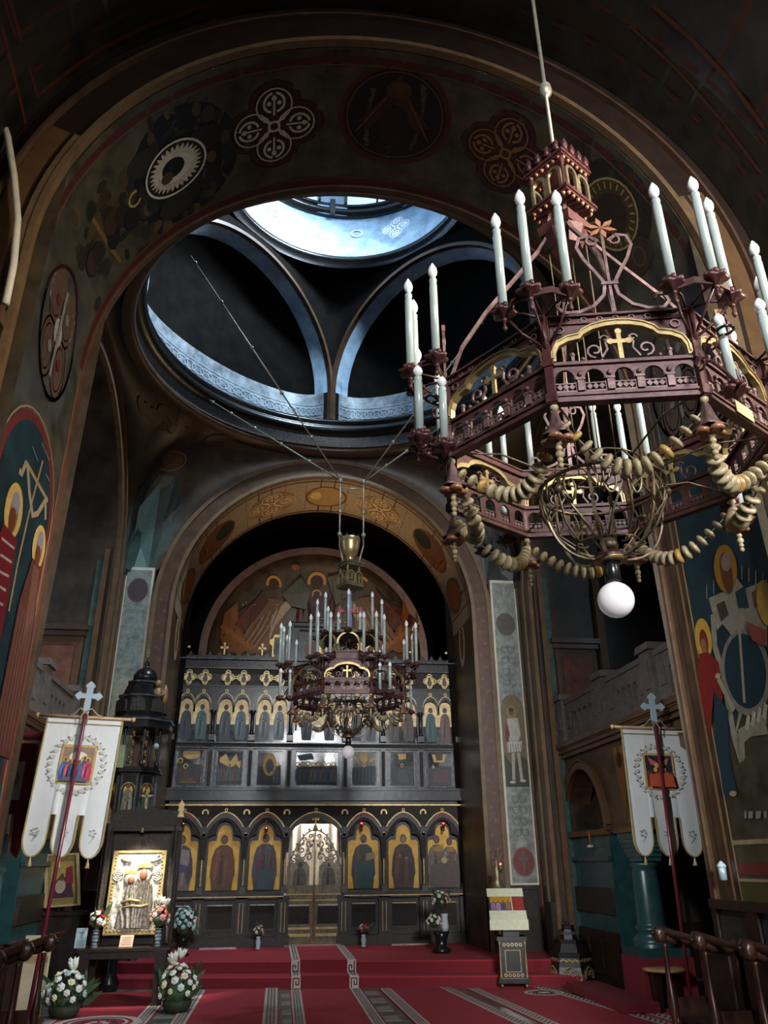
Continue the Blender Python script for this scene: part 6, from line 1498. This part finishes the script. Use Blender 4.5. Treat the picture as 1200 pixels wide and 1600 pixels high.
sil2=M('silver_garment',(.34,.32,.28),.34,.8,.5,30,(.62,.58,.50),.5)
sil3=M('silver_garment_dark',(.22,.20,.17),.38,.8,.5,30,(.42,.38,.32),.5)
drape([(.08,-.22,.24),(Hi*.25,-.2,.25),(Hi*.45,-.10,.24),(Hi*.58,.0,.22),(Hi*.64,.04,.17)],'mother_garment',sil3,-.022)
drape([(.08,-.14,.10),(Hi*.2,-.15,.10),(Hi*.30,-.19,.13),(Hi*.42,-.17,.04),(Hi*.55,-.14,.01),(Hi*.59,-.10,-.02)],'child_garment',sil2,-.045,7)
relief([(.09,Hi*.71,.098,.115,.030)],-.03,silver,'halo_veil'); relief([(-.075,Hi*.65,.088,.09,.035)],-.045,silver,'child_halo')
relief([(.085,Hi*.70,.056,.078,.034)],-.045,skin,'painted_face'); relief([(-.07,Hi*.635,.05,.062,.034)],-.06,skin,'painted_face')
for x,z,w_ in ((.09,Hi*.80,.09),(-.085,Hi*.725,.07)):
    q=MB(); q.mat(gilt); q.poly([(x-w_,z-.02),(x+w_,z-.02),(x+w_*1.1,z+.03),(x+w_*.5,z+.02),(x,z+.06),(x-w_*.5,z+.02),(x-w_*1.1,z+.03)],-.075,-.045); q.build('gilt_crown',ic)
q=MB(); q.mat(gilt)
q.tube([(-.16,-.07,Hi*.36),(-.06,-.085,Hi*.40),(.05,-.085,Hi*.385),(.10,-.075,Hi*.36)],[.012,.022,.02,.014],8); q.tube([(-.14,-.07,Hi*.31),(-.02,-.085,Hi*.33),(.1,-.08,Hi*.32),(.19,-.06,Hi*.34)],[.012,.018,.018,.022],8)
q.build('gilt_hands',ic)
for x,z in ((-.26,Hi*.70),(.26,Hi*.70)):
    q=MB(); q.mat(silver)
    for r in (.07,.045,.02): q.tube([(x+r*cos(a_),-.03,z+r*sin(a_)) for a_ in [2*PI*k/18 for k in range(18)]],.010,6,True)
    q.build('rosette',ic)
for s_ in (-1,1):
    q=MB(); q.mat(silver); x=.02+s_*.2; z=Hi*.87
    q.lathe([(.008,-.03),(.022,0),(.012,.03)],8,(x-s_*.06,-.035,z)); q.tube([(x-s_*.06,-.03,z),(x,-.04,z+.01),(x+s_*.07,-.03,z+.03)],[.03,.03,.012],8); q.tube([(x-s_*.02,-.04,z+.01),(x+s_*.01,-.045,z+.05),(x+s_*.05,-.03,z+.07)],[.022,.018,.006],8); q.build('flying_angel',ic)
spot('icon_lamp',(cx_,YS-.42,zt+Hs-.05),(cx_,YS,zt+zi0+.65),260,(1,.88,.68),66,.8,.04)
def card(name,lab,loc,w,h,h_,tilt=12,rz=0,cat='card',pm=None):
    t=thing(name,lab,cat,loc,rz,rot=(rad(-tilt),0,rz)); q=MB(); q.mat(pc(h_)).box(-w/2,w/2,-.004,.004,0,h); q.build('sheet',t)
    p=Paint(lambda x,z:(x,-.005,z),lambda x,z:(0,-1,0)); 
    if pm: pm(p,w,h)
    p.build('printed_face',t); return t
card('paper_card','pinkish small card leaning against the silver icon',(sp(200,1478).x,YS-.20,zt+.019),.17,.15,'b89a88',30,0,'card',lambda p,w,h:[p.line([(-w*.35,h*(.2+.15*k)),(w*.35,h*(.2+.15*k))],.006,'6a4a40',new=(k==0)) for k in range(5)])
card('paper_card','pale blue notice card standing at the left end of the icon table',(sp(128,1477).x+.02,YS-.22,zt+.019),.14,.23,'8fa4ac',10,.1,'card',lambda p,w,h:(p.line([(0,h*.5),(0,h*.85)],.012,'4a6470'),p.line([(-.03,h*.75),(.03,h*.75)],.012,'4a6470'),[p.line([(-w*.3,h*(.12+.08*k)),(w*.3,h*(.12+.08*k))],.006,'5a707a',new=(k==0)) for k in range(4)]))
# ---------------------------------------------------------------- flowers
def blossom(mt,r,petals=6):
    q=MB(); q.mat(mt)
    for k in range(petals):
        a=2*PI*k/petals; q.T=Matrix.Rotation(a,4,'Z')@Matrix.Translation((r*.5,0,0))@Matrix.Rotation(-.5,4,'Y'); q.lathe([(r*.1,-.25*r),(r*.48,0),(r*.1,.3*r)],6)
    q.T=Matrix(); q.ball((0,0,r*.2),r*.4,6); return q.mesh('flower')
FLW={n:blossom(m,.034) for n,m in dict(w=petw,c=petc,r=petr,p=petp,s=pets,g=petg).items()}
q=MB(); q.mat(leafm)
q.poly([(0,0),(.018,.04),(.012,.10),(0,.14),(-.012,.10),(-.018,.04)],-.002,.002); LEAF=q.mesh('leaf')
q=MB(); q.mat(petw)
for k in range(6):
    a=k*PI/3; q.T=Matrix.Rotation(a,4,'Z')@Matrix.Rotation(.45,4,'Y'); q.lathe([(.004,0),(.016,.035),(.014,.06),(.001,.09)],5)
LILY=q.mesh('lily')
def bouquet(t,c,R,hz,cols,n,nl,size=1,seed=1,lilies=0,flat=False):
    rd=random.Random(seed)
    q=MB(); q.mat(leafm).ball((c[0],c[1],c[2]-hz*.1),R*.62,10,hz/R*.8); q.build('foliage',t,kind='stuff')
    for i in range(nl):
        a=rd.random()*2*PI; e=rd.random(); p=(c[0]+R*.75*cos(a),c[1]+R*.75*sin(a),c[2]-hz*.5+hz*e); inst('leaf',LEAF,t,p,rot=(rd.uniform(-.6,.6),rd.uniform(-1,1),a),scale=size*rd.uniform(.9,1.5))
    for i in range(n):
        # golden spiral over the upper dome, biased to the viewer side
        f=(i+.5)/n; el=math.asin(1-f*1.15); a=i*2.399963
        p=(c[0]+R*cos(el)*cos(a)*rd.uniform(.85,1.05),c[1]+R*cos(el)*sin(a)*rd.uniform(.85,1.05),c[2]+hz*sin(el)*rd.uniform(.9,1.1))
        d=Vector((p[0]-c[0],p[1]-c[1],(p[2]-c[2])*R/hz)); inst('flower',FLW[cols[i%len(cols)]],t,p,rot=d.to_track_quat('Z','X').to_euler(),scale=size*rd.uniform(.85,1.25))
    for i in range(lilies):
        a=rd.uniform(0,2*PI); inst('lily',LILY,t,(c[0]+.3*R*cos(a),c[1]+.3*R*sin(a),c[2]+hz*(1+.12*i)),rot=(rd.uniform(-.4,.4),rd.uniform(-.4,.4),0),scale=size*1.1)
def vase(loc,h,r,mt,lab,cols,n,R,hz,seed,lil=0,size=1,bands=0):
    t=thing('flower_vase',lab,'flowers',loc); q=MB(); q.mat(mt).lathe([(r*.8,0),(r,h*.05),(r*.75,h*.25),(r*1.0,h*.6),(r*.7,h*.85),(r*.95,h)],14)
    if bands:
        q.mat(pc('2c3034'))
        for k in range(bands): z=h*(k+.6)/bands; q.lathe([(r*1.02,z),(r*1.02,z+h*.05)],12)
    q.build('vase',t); bouquet(t,(0,0,h+hz*.7),R,hz,cols,n,8,size,seed,lil); return t
vase((sp(152,1476).x,YS-.2,zt+.018),.20,.045,glassb,'striped glass vase of red and white carnations at the left of the silver icon','rwwrwr',14,.10,.13,3,0,1.1,5)
vase((sp(249,1476).x,YS-.22,zt+.018),.21,.045,glassb,'striped glass vase of pink lilies and salmon gerberas at the right of the silver icon','pwpsps',14,.13,.15,4,2,1.25,5)
inst('flower',FLW['s'],None,(0,0,0)).name='gerbera_head'
g=bpy.data.objects['gerbera_head']; g.location=(sp(160,1445).x,YS-.25,sp(160,1443).z); g.scale=(1.3,)*3; tag(g,'single salmon gerbera drooping below the red and white carnations','flower')
def basket(px,py,lab,R,hz,cols,n,seed,lil):
    p=at(px,py,Z=0); t=thing('flower_basket',lab,'flowers',(p.x,p.y,.016)); q=MB(); q.mat(M('basket_dark',(.03,.035,.02),.7)).lathe([(R*.55,.0),(R*.7,.06),(R*.72,.12)],14); q.build('basket',t); bouquet(t,(0,0,.13+hz*.35),R,hz,cols,n,26,1.35,seed,lil); return t
basket(275,1583,'basket of white and cream flowers on the carpet in front of the icon table',.24,.26,'wwcwcw',34,11,3)
basket(98,1592,'basket of white flowers on the floor left of the icon table',.25,.24,'wwgwcw',34,12,2)
for px,py,lab,col,sd in ((403,1477,'small white vase of pink and cream flowers on the platform left of the doors','pccpw',21),(568,1475,'small white vase of red and white flowers on the platform right of the doors','rwrwp',22)):
    p=at(px,py,Y=15.0); vase((p.x,15.0,PZ+.012),.19,.045,porc,lab,col,9,.085,.09,sd,0,.95)
p=at(285,1480,Y=14.3); t=thing('flower_stand','tall dark pot of pale blue green flowers left of the icon screen','flowers',(p.x,14.3,PZ+.01)); q=MB(); q.mat(blackm).lathe([(.10,0),(.12,.02),(.05,.06),(.08,.18),(.12,.26)],14); q.build('pot',t); bouquet(t,(0,0,.42),.19,.25,'ggwg',40,16,1.2,31)
p=at(690,1482,Y=13.9); t=thing('flower_stand','dark stand with yellow, white and pink flowers right of the icon screen','flowers',(p.x,13.9,PZ+.01)); q=MB(); q.mat(blackm).lathe([(.14,0),(.16,.03),(.08,.08),(.10,.2),(.14,.3)],14); q.build('pot',t); q=MB(); q.mat(porc).lathe([(.045,.3),(.065,.36),(.05,.5),(.06,.55)],12,(.05,-.08,0)); q.build('vase',t); bouquet(t,(-.12,-.05,.42),.12,.12,'cwcw',14,8,1.1,32); bouquet(t,(.02,0,.72),.15,.16,'pcwpc',18,10,1,33)
# ================================================================ LECTERN, STANDS (right)
YLn=12.25
lp=lambda x,y:at(x,y,Y=YLn)
p0=lp(806,1540); lec=thing('lectern','slim black and gilt lectern with a cream fringed cloth and a festal icon','lectern',(p0.x,YLn+.1,.016),rz=-.18)
w=.19; H=lp(800,1465).z
q=MB(); q.mat(woodb).box(-w,w,-.15,.15,.08,H).box(-w-.03,w+.03,-.18,.18,.06,.12).box(-w-.02,w+.02,-.17,.17,H-.05,H); q.box(-w*.6,w*.6,-.1,.1,H,H+.18); q.build('body',lec)
for s in (-1,1):
    q=MB(); q.mat(gilt); q.lathe([(.012,.1),(.018,.14),(.010,.18),(.010,H-.1),(.018,H-.05)],8,(s*(w-.01),-.165,0)); q.build('gilded_post',lec)
    for y in (-.13,.13): q=MB(); q.mat(brass).ball((s*w*.9,y,.03),.022,8); q.build('foot',lec)
q=MB(); q.mat(gilt).band([(-w*.55,.2),(-w*.55,H-.17),(w*.55,H-.17),(w*.55,.2)],.008,-.158,-.15,True)
for z in (.14,H-.12):
    for k in range(5): q.band(arcp((-w*.6+k*w*.3,z+.02),.018,0,330,8),.009,-.158,-.15,True)
q.build('gilded_panel',lec)
z0,z1=lp(800,1443).z,lp(790,1393).z
q=MB(); q.mat(wood); q.T=Matrix.Translation((-.02,-.20,z0+.02))@Matrix.Rotation(rad(48),4,'X'); q.box(-.27,.25,0,.52,-.03,0); q.build('desk',lec)
q=MB(); q.mat(creamc); T=Matrix.Translation((-.02,-.205,z0+.025))@Matrix.Rotation(rad(48),4,'X'); q.T=T; q.box(-.275,.255,-.01,.16,.0,.012).box(-.28,.25,.40,.54,.0,.012); q.T=Matrix.Translation((-.02,-.22,z0-.09)); q.box(-.285,.265,-.01,.01,0,.13); q.build('fringed_cloth',lec)
p=Paint(lambda x,z:tuple(T@Vector((x,z,.006))),lambda x,z:tuple(T.to_3x3()@Vector((0,0,1)))); p.poly([(-.25,.15),(.24,.15),(.24,.41),(-.25,.41)],'8a4038'); p.poly([(-.25,.28),(.06,.28),(.06,.41),(-.25,.41)],'b8862c'); p.poly([(-.25,.15),(.06,.15),(.06,.3),(-.25,.3)],'6a5a6c'); p.line([(.065,.15),(.065,.41)],.015,'c8c0a0')
for k,cc in enumerate(('8a7088','a08098','5a4a60','9a6a4a')): p.saint(-.2+.07*k,.17,.16,cc,None,None)
p.poly([(.09,.16),(.22,.16),(.22,.33),(.09,.33)],'9a3a30'); p.build('icon_print',lec)
t=thing('candle_stand','dark three branched candle stand with a red votive behind the lectern','candle stand',(at(783,1470,Y=13).x,13.0,0))
zz=lambda y:at(783,y,Y=13).z
q=MB(); q.mat(brassd).lathe([(.14,.02),(.12,.05),(.03,.1),(.025,zz(1400)),(.06,zz(1390)),(.10,zz(1385)),(.05,zz(1375)),(.06,zz(1362)),(.03,zz(1352)),(.014,zz(1345)),(.012,zz(1335))],12); q.build('stem',t)
for s in (-1,0,1):
    q=MB(); q.mat(brassd).tube([(0,0,zz(1345)),(s*.06,0,zz(1342)),(s*.075,0,zz(1330))],.008,6); q.lathe([(.008,0),(.018,.02),(.018,.035)],8,(s*.075,0,zz(1331))); q.build('branch',t)
q=MB(); q.mat(redglow).ball((.05,-.06,zz(1350)),.018,8); q.mat(brassd).lathe([(.01,-.12),(.03,-.06),(.035,-.02)],8,(.05,-.06,zz(1350))); q.build('votive',t)
# black tiered stand
p0=at(901,1535,Y=12.4); tp=thing('tiered_stand','black tiered stand with gilt ornaments and a ring on top, right of the lectern','stand',(p0.x,12.55,.016),rz=.12)
Z=lambda y:at(901,y,Y=12.4).z
q=MB(); q.mat(woodb).prismn(.34,.05,.22,6,r1=.30,ph=.5).prismn(.30,.22,Z(1497),6,r1=.28,ph=.5).prismn(.3,Z(1497),Z(1490),6,ph=.5).prismn(.25,Z(1490),Z(1475),6,r1=.2,ph=.5).prismn(.22,Z(1475),Z(1470),6,ph=.5).prismn(.12,Z(1470),Z(1455),6,r1=.10,ph=.5).prismn(.09,Z(1455),Z(1448),6,ph=.5); q.lathe([(.03,Z(1448)),(.025,Z(1444))],8); q.build('tier',tp)
q=MB(); q.mat(frm).tube([(.04*cos(a),-.02,Z(1438)+.04*sin(a)) for a in [2*PI*k/16 for k in range(16)]],.009,6,True); q.ball((0,-.02,Z(1438)),.014,6); q.build('ring_finial',tp)
q=MB(); q.mat(gilt)
for k in range(6):
    T=Matrix.Rotation(.5+PI/6+k*PI/3-PI/2,4,'Z'); q.T=T@Matrix.Translation((0,.265,0)); q.band([(-.13,Z(1503)),(-.08,Z(1500)),(-.04,Z(1504)),(0,Z(1500)),(.04,Z(1504)),(.08,Z(1500)),(.13,Z(1503))],.022,-.03,-.0)
    for s in (-1,1): q.band([(s*(.045+.035*cos(a)),.13+.03*sin(a)+.02) for a in [2*PI*j/10 for j in range(10)]],.010,.02,.045,True)
    q.band([(-.09,.08),(-.10,.17),(0,.23),(.10,.17),(.09,.08)],.008,.015,.042); q.T=T@Matrix.Translation((0,.105,0))
    q.mat(frm).box(-.04,.04,-.01,.005,Z(1463),Z(1458)); q.mat(gilt)
q.build('gilt_ornament',tp,kind='stuff')
# folding frame with pale legs behind it
t=thing('folding_reading_stand','folding stand with pale angled legs against the right pier','stand',(at(890,1450,Y=13.0).x,13.1,0))
a_=lambda x,y:at(x,y,Y=13.0); ox=at(890,1450,Y=13.0).x
for (x0_,y0_),(x1_,y1_) in (((876,1380),(872,1408)),((903,1380),(916,1410)),((898,1355),(906,1362))):
    A,B=a_(x0_,y0_),a_(x1_,y1_); q=MB(); q.mat(frm).tube([(A.x-ox,-.1,A.z),(B.x-ox,-.1,B.z)],.014,6); q.build('leg',t)
A,B=a_(866,1335),a_(893,1375); q=MB(); q.mat(brownp).box(A.x-ox,B.x-ox,-.08,-.05,B.z,A.z); q.build('board',t)
A=a_(860,1410); q=MB(); q.mat(wood).box(A.x-ox,a_(940,1410).x-ox,-.1,.2,0,A.z); q.build('cabinet',t)
q=MB(); q.mat(blackm).ball((a_(868,1300).x-ox,-.05,a_(868,1300).z),.11,12,1.35); q.tube([(a_(868,1300).x-ox,-.05,a_(868,1300).z),(a_(882,1368).x-ox,-.05,a_(882,1368).z)],.01,6); q.build('draped_lamp',t)
# candle and ring on the teal parapet
A=at(907,1318,Y=11.9); t=thing('candle_holder','small orange candle on the teal parapet of the right gallery','candle',(3.86,A.y,at(907,1325,X=3.86).z)); q=MB(); q.mat(pc('b0603a')).lathe([(.012,.03),(.012,.22)],8); q.build('candle',t); q=MB(); q.mat(pc('c8c8c0')).lathe([(.05,0),(.05,.03),(.015,.035)],10); q.build('dish',t)
# ================================================================ DAIS, STOOL (right)
q=MB(); q.mat(carpetd).box(3.3,3.75,10.0,11.9,.02,.12); o=q.build('dais'); tag(o,'low red carpeted dais at the foot of the teal column','dais')
p0=at(1040,1577,Z=0); st=thing('stool','low stool with a pale round seat beside the right stalls','stool',(p0.x,p0.y,.0)); zt_=at(1040,1513,Y=p0.y).z
q=MB(); q.mat(woodl).lathe([(.12,zt_-.04),(.25,zt_-.025),(.26,zt_),(.2,zt_+.012),(.001,zt_+.014)],20,(.05,0,0)); q.build('seat',st)
for s in (-1,1):
    q=MB(); q.mat(wood).box(-.03+s*.09,.05+s*.09,-.07,.07,.014,zt_-.03,-.012); q.build('leg',st)
# ================================================================ STALLS
def stall(loc,rz,lab,grp=None,s=1):
    t=thing('choir_stall',lab,'stall',loc,rz,grp)   # seat faces local +x
    W=.56; t.scale=(.76,1,.985)
    def side(y):
        q=MB(); q.mat(woodr)
        q.lathe([(.028,.12),(.04,.16),(.03,.22),(.024,.45),(.036,.52),(.045,.60),(.034,.68),(.026,.74),(.024,.98),(.03,1.0)],8,(.36,y,0)); q.box(.28,.44,y-.035,y+.035,.0,.12)
        q.tube([(-.05,y,1.04),(.12,y,1.02),(.28,y,1.03),(.38,y,1.07),(.42,y,1.12)],[.03,.035,.04,.045,.03],8); q.T=Matrix.Translation((.40,y,1.07))@Matrix.Rotation(PI/2,4,'X'); q.lathe([(.02,-.05),(.06,-.045),(.066,0),(.06,.045),(.02,.05)],12); q.T=Matrix()
        q.mat(woodb); q.ball((.475,y,1.08),.018,6)
        return q
    for y in (0,): side(y).build('armrest_post',t)
    q=MB(); q.mat(woodr).tube([(.39,0,1.10),(.26,.1,1.07),(.2,W/2,1.05),(.26,W-.1,1.07),(.39,W,1.10)],[.03,.028,.024,.028,.03],8); q.build('curved_rail',t)
    q=MB(); q.mat(woodr).box(-.08,-.02,0,W,.0,1.02); q.box(-.10,.0,0,W,.98,1.06); q.build('back_panel',t)
    q=MB(); q.mat(wood).box(-.02,.005,.08,W-.08,.6,.95); q.build('inset_panel',t)
    q=MB(); q.mat(woodr).box(-.02,.30,.05,W-.05,.46,.50); q.build('seat',t)
    q=MB(); q.mat(woodr).box(-.03,.3,-.02,.02,.0,.62); q.build('side_panel',t)
    return t
ords=['nearest','second','third','fourth','fifth']
for k in range(4):
    stall((-2.76,7.15-.65*k,.014),0,['carved dark stall at the front of the left row','carved dark stall second from the front of the left row','carved dark stall third from the front of the left row','carved dark stall nearest the viewer on the left'][k])
for k in range(5):
    stall((2.68,6.80-.65*k,.014),PI,['carved stall at the front of the right row','carved stall second from the front of the right row','carved stall third from the front of the right row','carved stall fourth from the front of the right row','carved stall nearest the viewer on the right'][k])
p1=at(46,1590,Z=.014); q=MB(); q.mat(boardc).box(-.2,.12,0,.05,0,.84); q.mat(woodl).box(-.2,.12,-.012,0,.56,.63).box(-.2,.12,-.012,0,0,.06); q.mat(boardc); o=q.build('cream_board',None,loc=(p1.x,p1.y,.014),rz=-.2); tag(o,'cream painted board standing behind the left stalls','board')
# ================================================================ LEFT: velvet banner, framed icon
YV=9.6; vb=thing('velvet_banner','crimson velvet banner with a portrait icon at the far left','banner',(at(28,1150,Y=YV).x,YV,0))
ox=at(28,1150,Y=YV).x; v_=lambda x,y:(at(x,y,Y=YV).x-ox,at(x,y,Y=YV).z)
pts=[v_(-20,1160),v_(62,1162),v_(40,1300),v_(26,1342),v_(14,1330),v_(20,1272),v_(12,1272),v_(0,1335),v_(-30,1338)]
q=MB(); q.mat(velvet).poly(pts,0,.015); cl=q.build('velvet_cloth',vb)
q=MB(); q.mat(pc('8a5c50')).band(pts,.02,-.008,.0,True); q.build('cord_trim',cl)
p=Paint(lambda x,z:(x,-.002,z),lambda x,z:(0,-1,0)); p.poly([v_(18,1190),v_(40,1190),v_(30,1250),v_(2,1250)],'8c8a80'); A=v_(20,1222); p.ell(A[0],A[1]+.03,.07,.09,'6a5a50'); p.ell(A[0],A[1]+.05,.035,.045,'8a5c48'); p.build('portrait_icon',cl)
q=MB(); q.mat(velvet).box(-.5,.35,-.01,.03,v_(28,1156)[1],v_(28,1143)[1]); q.build('top_band',vb)
q=MB(); q.mat(poler).lathe([(.018,0.014),(.018,v_(0,1143)[1])],8,(-.1,.04,0)); q.build('pole',vb)
YF=12.7; ff=thing('framed_icon_stand','cream framed icon on a dark carved stand behind the left banner','icon stand',(at(98,1400,Y=YF).x,YF,0)); ox=at(98,1400,Y=YF).x; f_=lambda x,y:(at(x,y,Y=YF).x-ox,at(x,y,Y=YF).z)
q=MB(); q.mat(wood); z=f_(98,1424)[1]; q.box(-.34,.34,-.06,.3,z-.05,z).box(-.28,.28,.0,.25,.0,z-.05).box(-.32,.32,-.03,.28,.0,.12); q.build('stand_body',ff)
q=MB(); q.mat(pc('c0a878')).band([f_(72,1417),f_(124,1413),f_(122,1334),f_(74,1336)],.04,-.05,.0,True); q.mat(pc('8a7a4a')).poly([f_(72,1417),f_(124,1413),f_(122,1334),f_(74,1336)],-.02,.0); q.build('frame',ff)
p=Paint(lambda x,z:(x,-.022,z),lambda x,z:(0,-1,0)); p.poly([f_(80,1405),f_(117,1403),f_(116,1345),f_(81,1347)],'b09850'); p.poly([f_(82,1404),f_(116,1402),f_(112,1375),f_(96,1368),f_(84,1380)],'4c3440'); p.poly([f_(102,1380),f_(115,1380),f_(114,1352),f_(104,1356)],'8a2a3c'); A=f_(95,1385); p.ell(A[0],A[1],.07,.09,'b8a088'); p.ell(A[0],A[1]+.12,.03,.05,'6a4a2c'); p.build('painted_scene',ff)
q=MB(); q.mat(pc('6c6448')).poly([f_(50,1412),f_(62,1414),f_(68,1392),f_(57,1390)],-.02,.0); q.build('small_picture',ff)
for (Y_,nm) in ((12.3,'left'),):
    pass
# carved low cupboards along the transepts, seen in the gloom
for s_,lab in ((-1,'dark carved cupboard under the left gallery'),(1,'dark carved cupboard under the right gallery')):
    t=thing('carved_cupboard',lab,'cupboard',(s_*5.4,12.75,0))
    q=MB(); q.mat(wood).box(-.75,.75,0,.5,.0,1.35); q.build('body',t)
    for k in (-1,0,1): q=MB(); q.mat(carv).box(k*.48-.2,k*.48+.2,-.02,0,.75,1.25); q.build('carved_door',t)
    for k in (-1,0,1): q=MB(); q.mat(wood).box(k*.48-.2,k*.48+.2,-.02,0,.1,.68); q.build('lower_door',t)
# ================================================================ RED VOTIVE LAMPS before the icons
for (px,py,lab,on) in ((416,1297,'votive lamp with a faint flame before the mother and child icon',1),(565,1290,'brightest red votive lamp, right of the royal doors',2),(693,1290,'red votive lamp before the rightmost icon',2),(286,1290,'red votive lamp before the leftmost icon',1)):
    Y_=15.35; A=at(px,py,Y=Y_); t=thing('votive_lamp',lab,'lamp',(A.x,Y_,A.z))
    q=MB(); q.mat(redglass).lathe([(.012,-.05),(.028,-.02),(.034,.02),(.03,.03)],10); q.build('glass',t)
    q=MB(); q.mat(redglow if on==2 else M('amber_flame',(.8,.3,.1),.3,0,0,emit=((1,.35,.1),4))).ball((0,0,.032),.02 if on==2 else .012,8); q.build('flame',t)
    q=MB(); q.mat(brassd).lathe([(.03,-.09),(.02,-.07),(.03,-.06),(.02,-.05)],10); 
    q.tube([(.03,0,.02),(0,0.02,.16),(0,.12,.22)],.003,4); q.tube([(-.03,0,.02),(0,.02,.16)],.003,4); q.tube([(0,0,-.09),(0,.05,-.10),(0,.16,-.06)],.008,5); q.build('bracket',t)
# name plate of lettering-like marks: wall sconce at the far right column
A=at(1127,1352,X=3.75); t=thing('blue_lantern','small pale blue lantern on the wall at the far right','lamp',(2.75,at(1127,1352,X=2.75).y,at(1127,1375,X=2.75).z)); q=MB(); q.mat(crossb).lathe([(.05,0),(.055,.16),(.03,.18)],12); q.build('glass',t); q=MB(); q.mat(porc).lathe([(.07,.17),(.06,.2),(.03,.23),(.01,.25)],12); q.build('cap',t); t.scale=(.55,.55,.55)

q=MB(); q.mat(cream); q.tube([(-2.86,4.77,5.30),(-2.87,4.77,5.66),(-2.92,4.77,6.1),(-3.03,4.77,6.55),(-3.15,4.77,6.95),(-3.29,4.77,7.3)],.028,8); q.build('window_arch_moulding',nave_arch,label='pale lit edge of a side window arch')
q=MB(); q.mat(brownp); q.box(-3.3,-2.84,4.68,4.79,5.1,5.22); q.box(-3.3,-2.86,4.68,4.79,4.86,4.98); q.build('wooden_bracket',nave_arch)
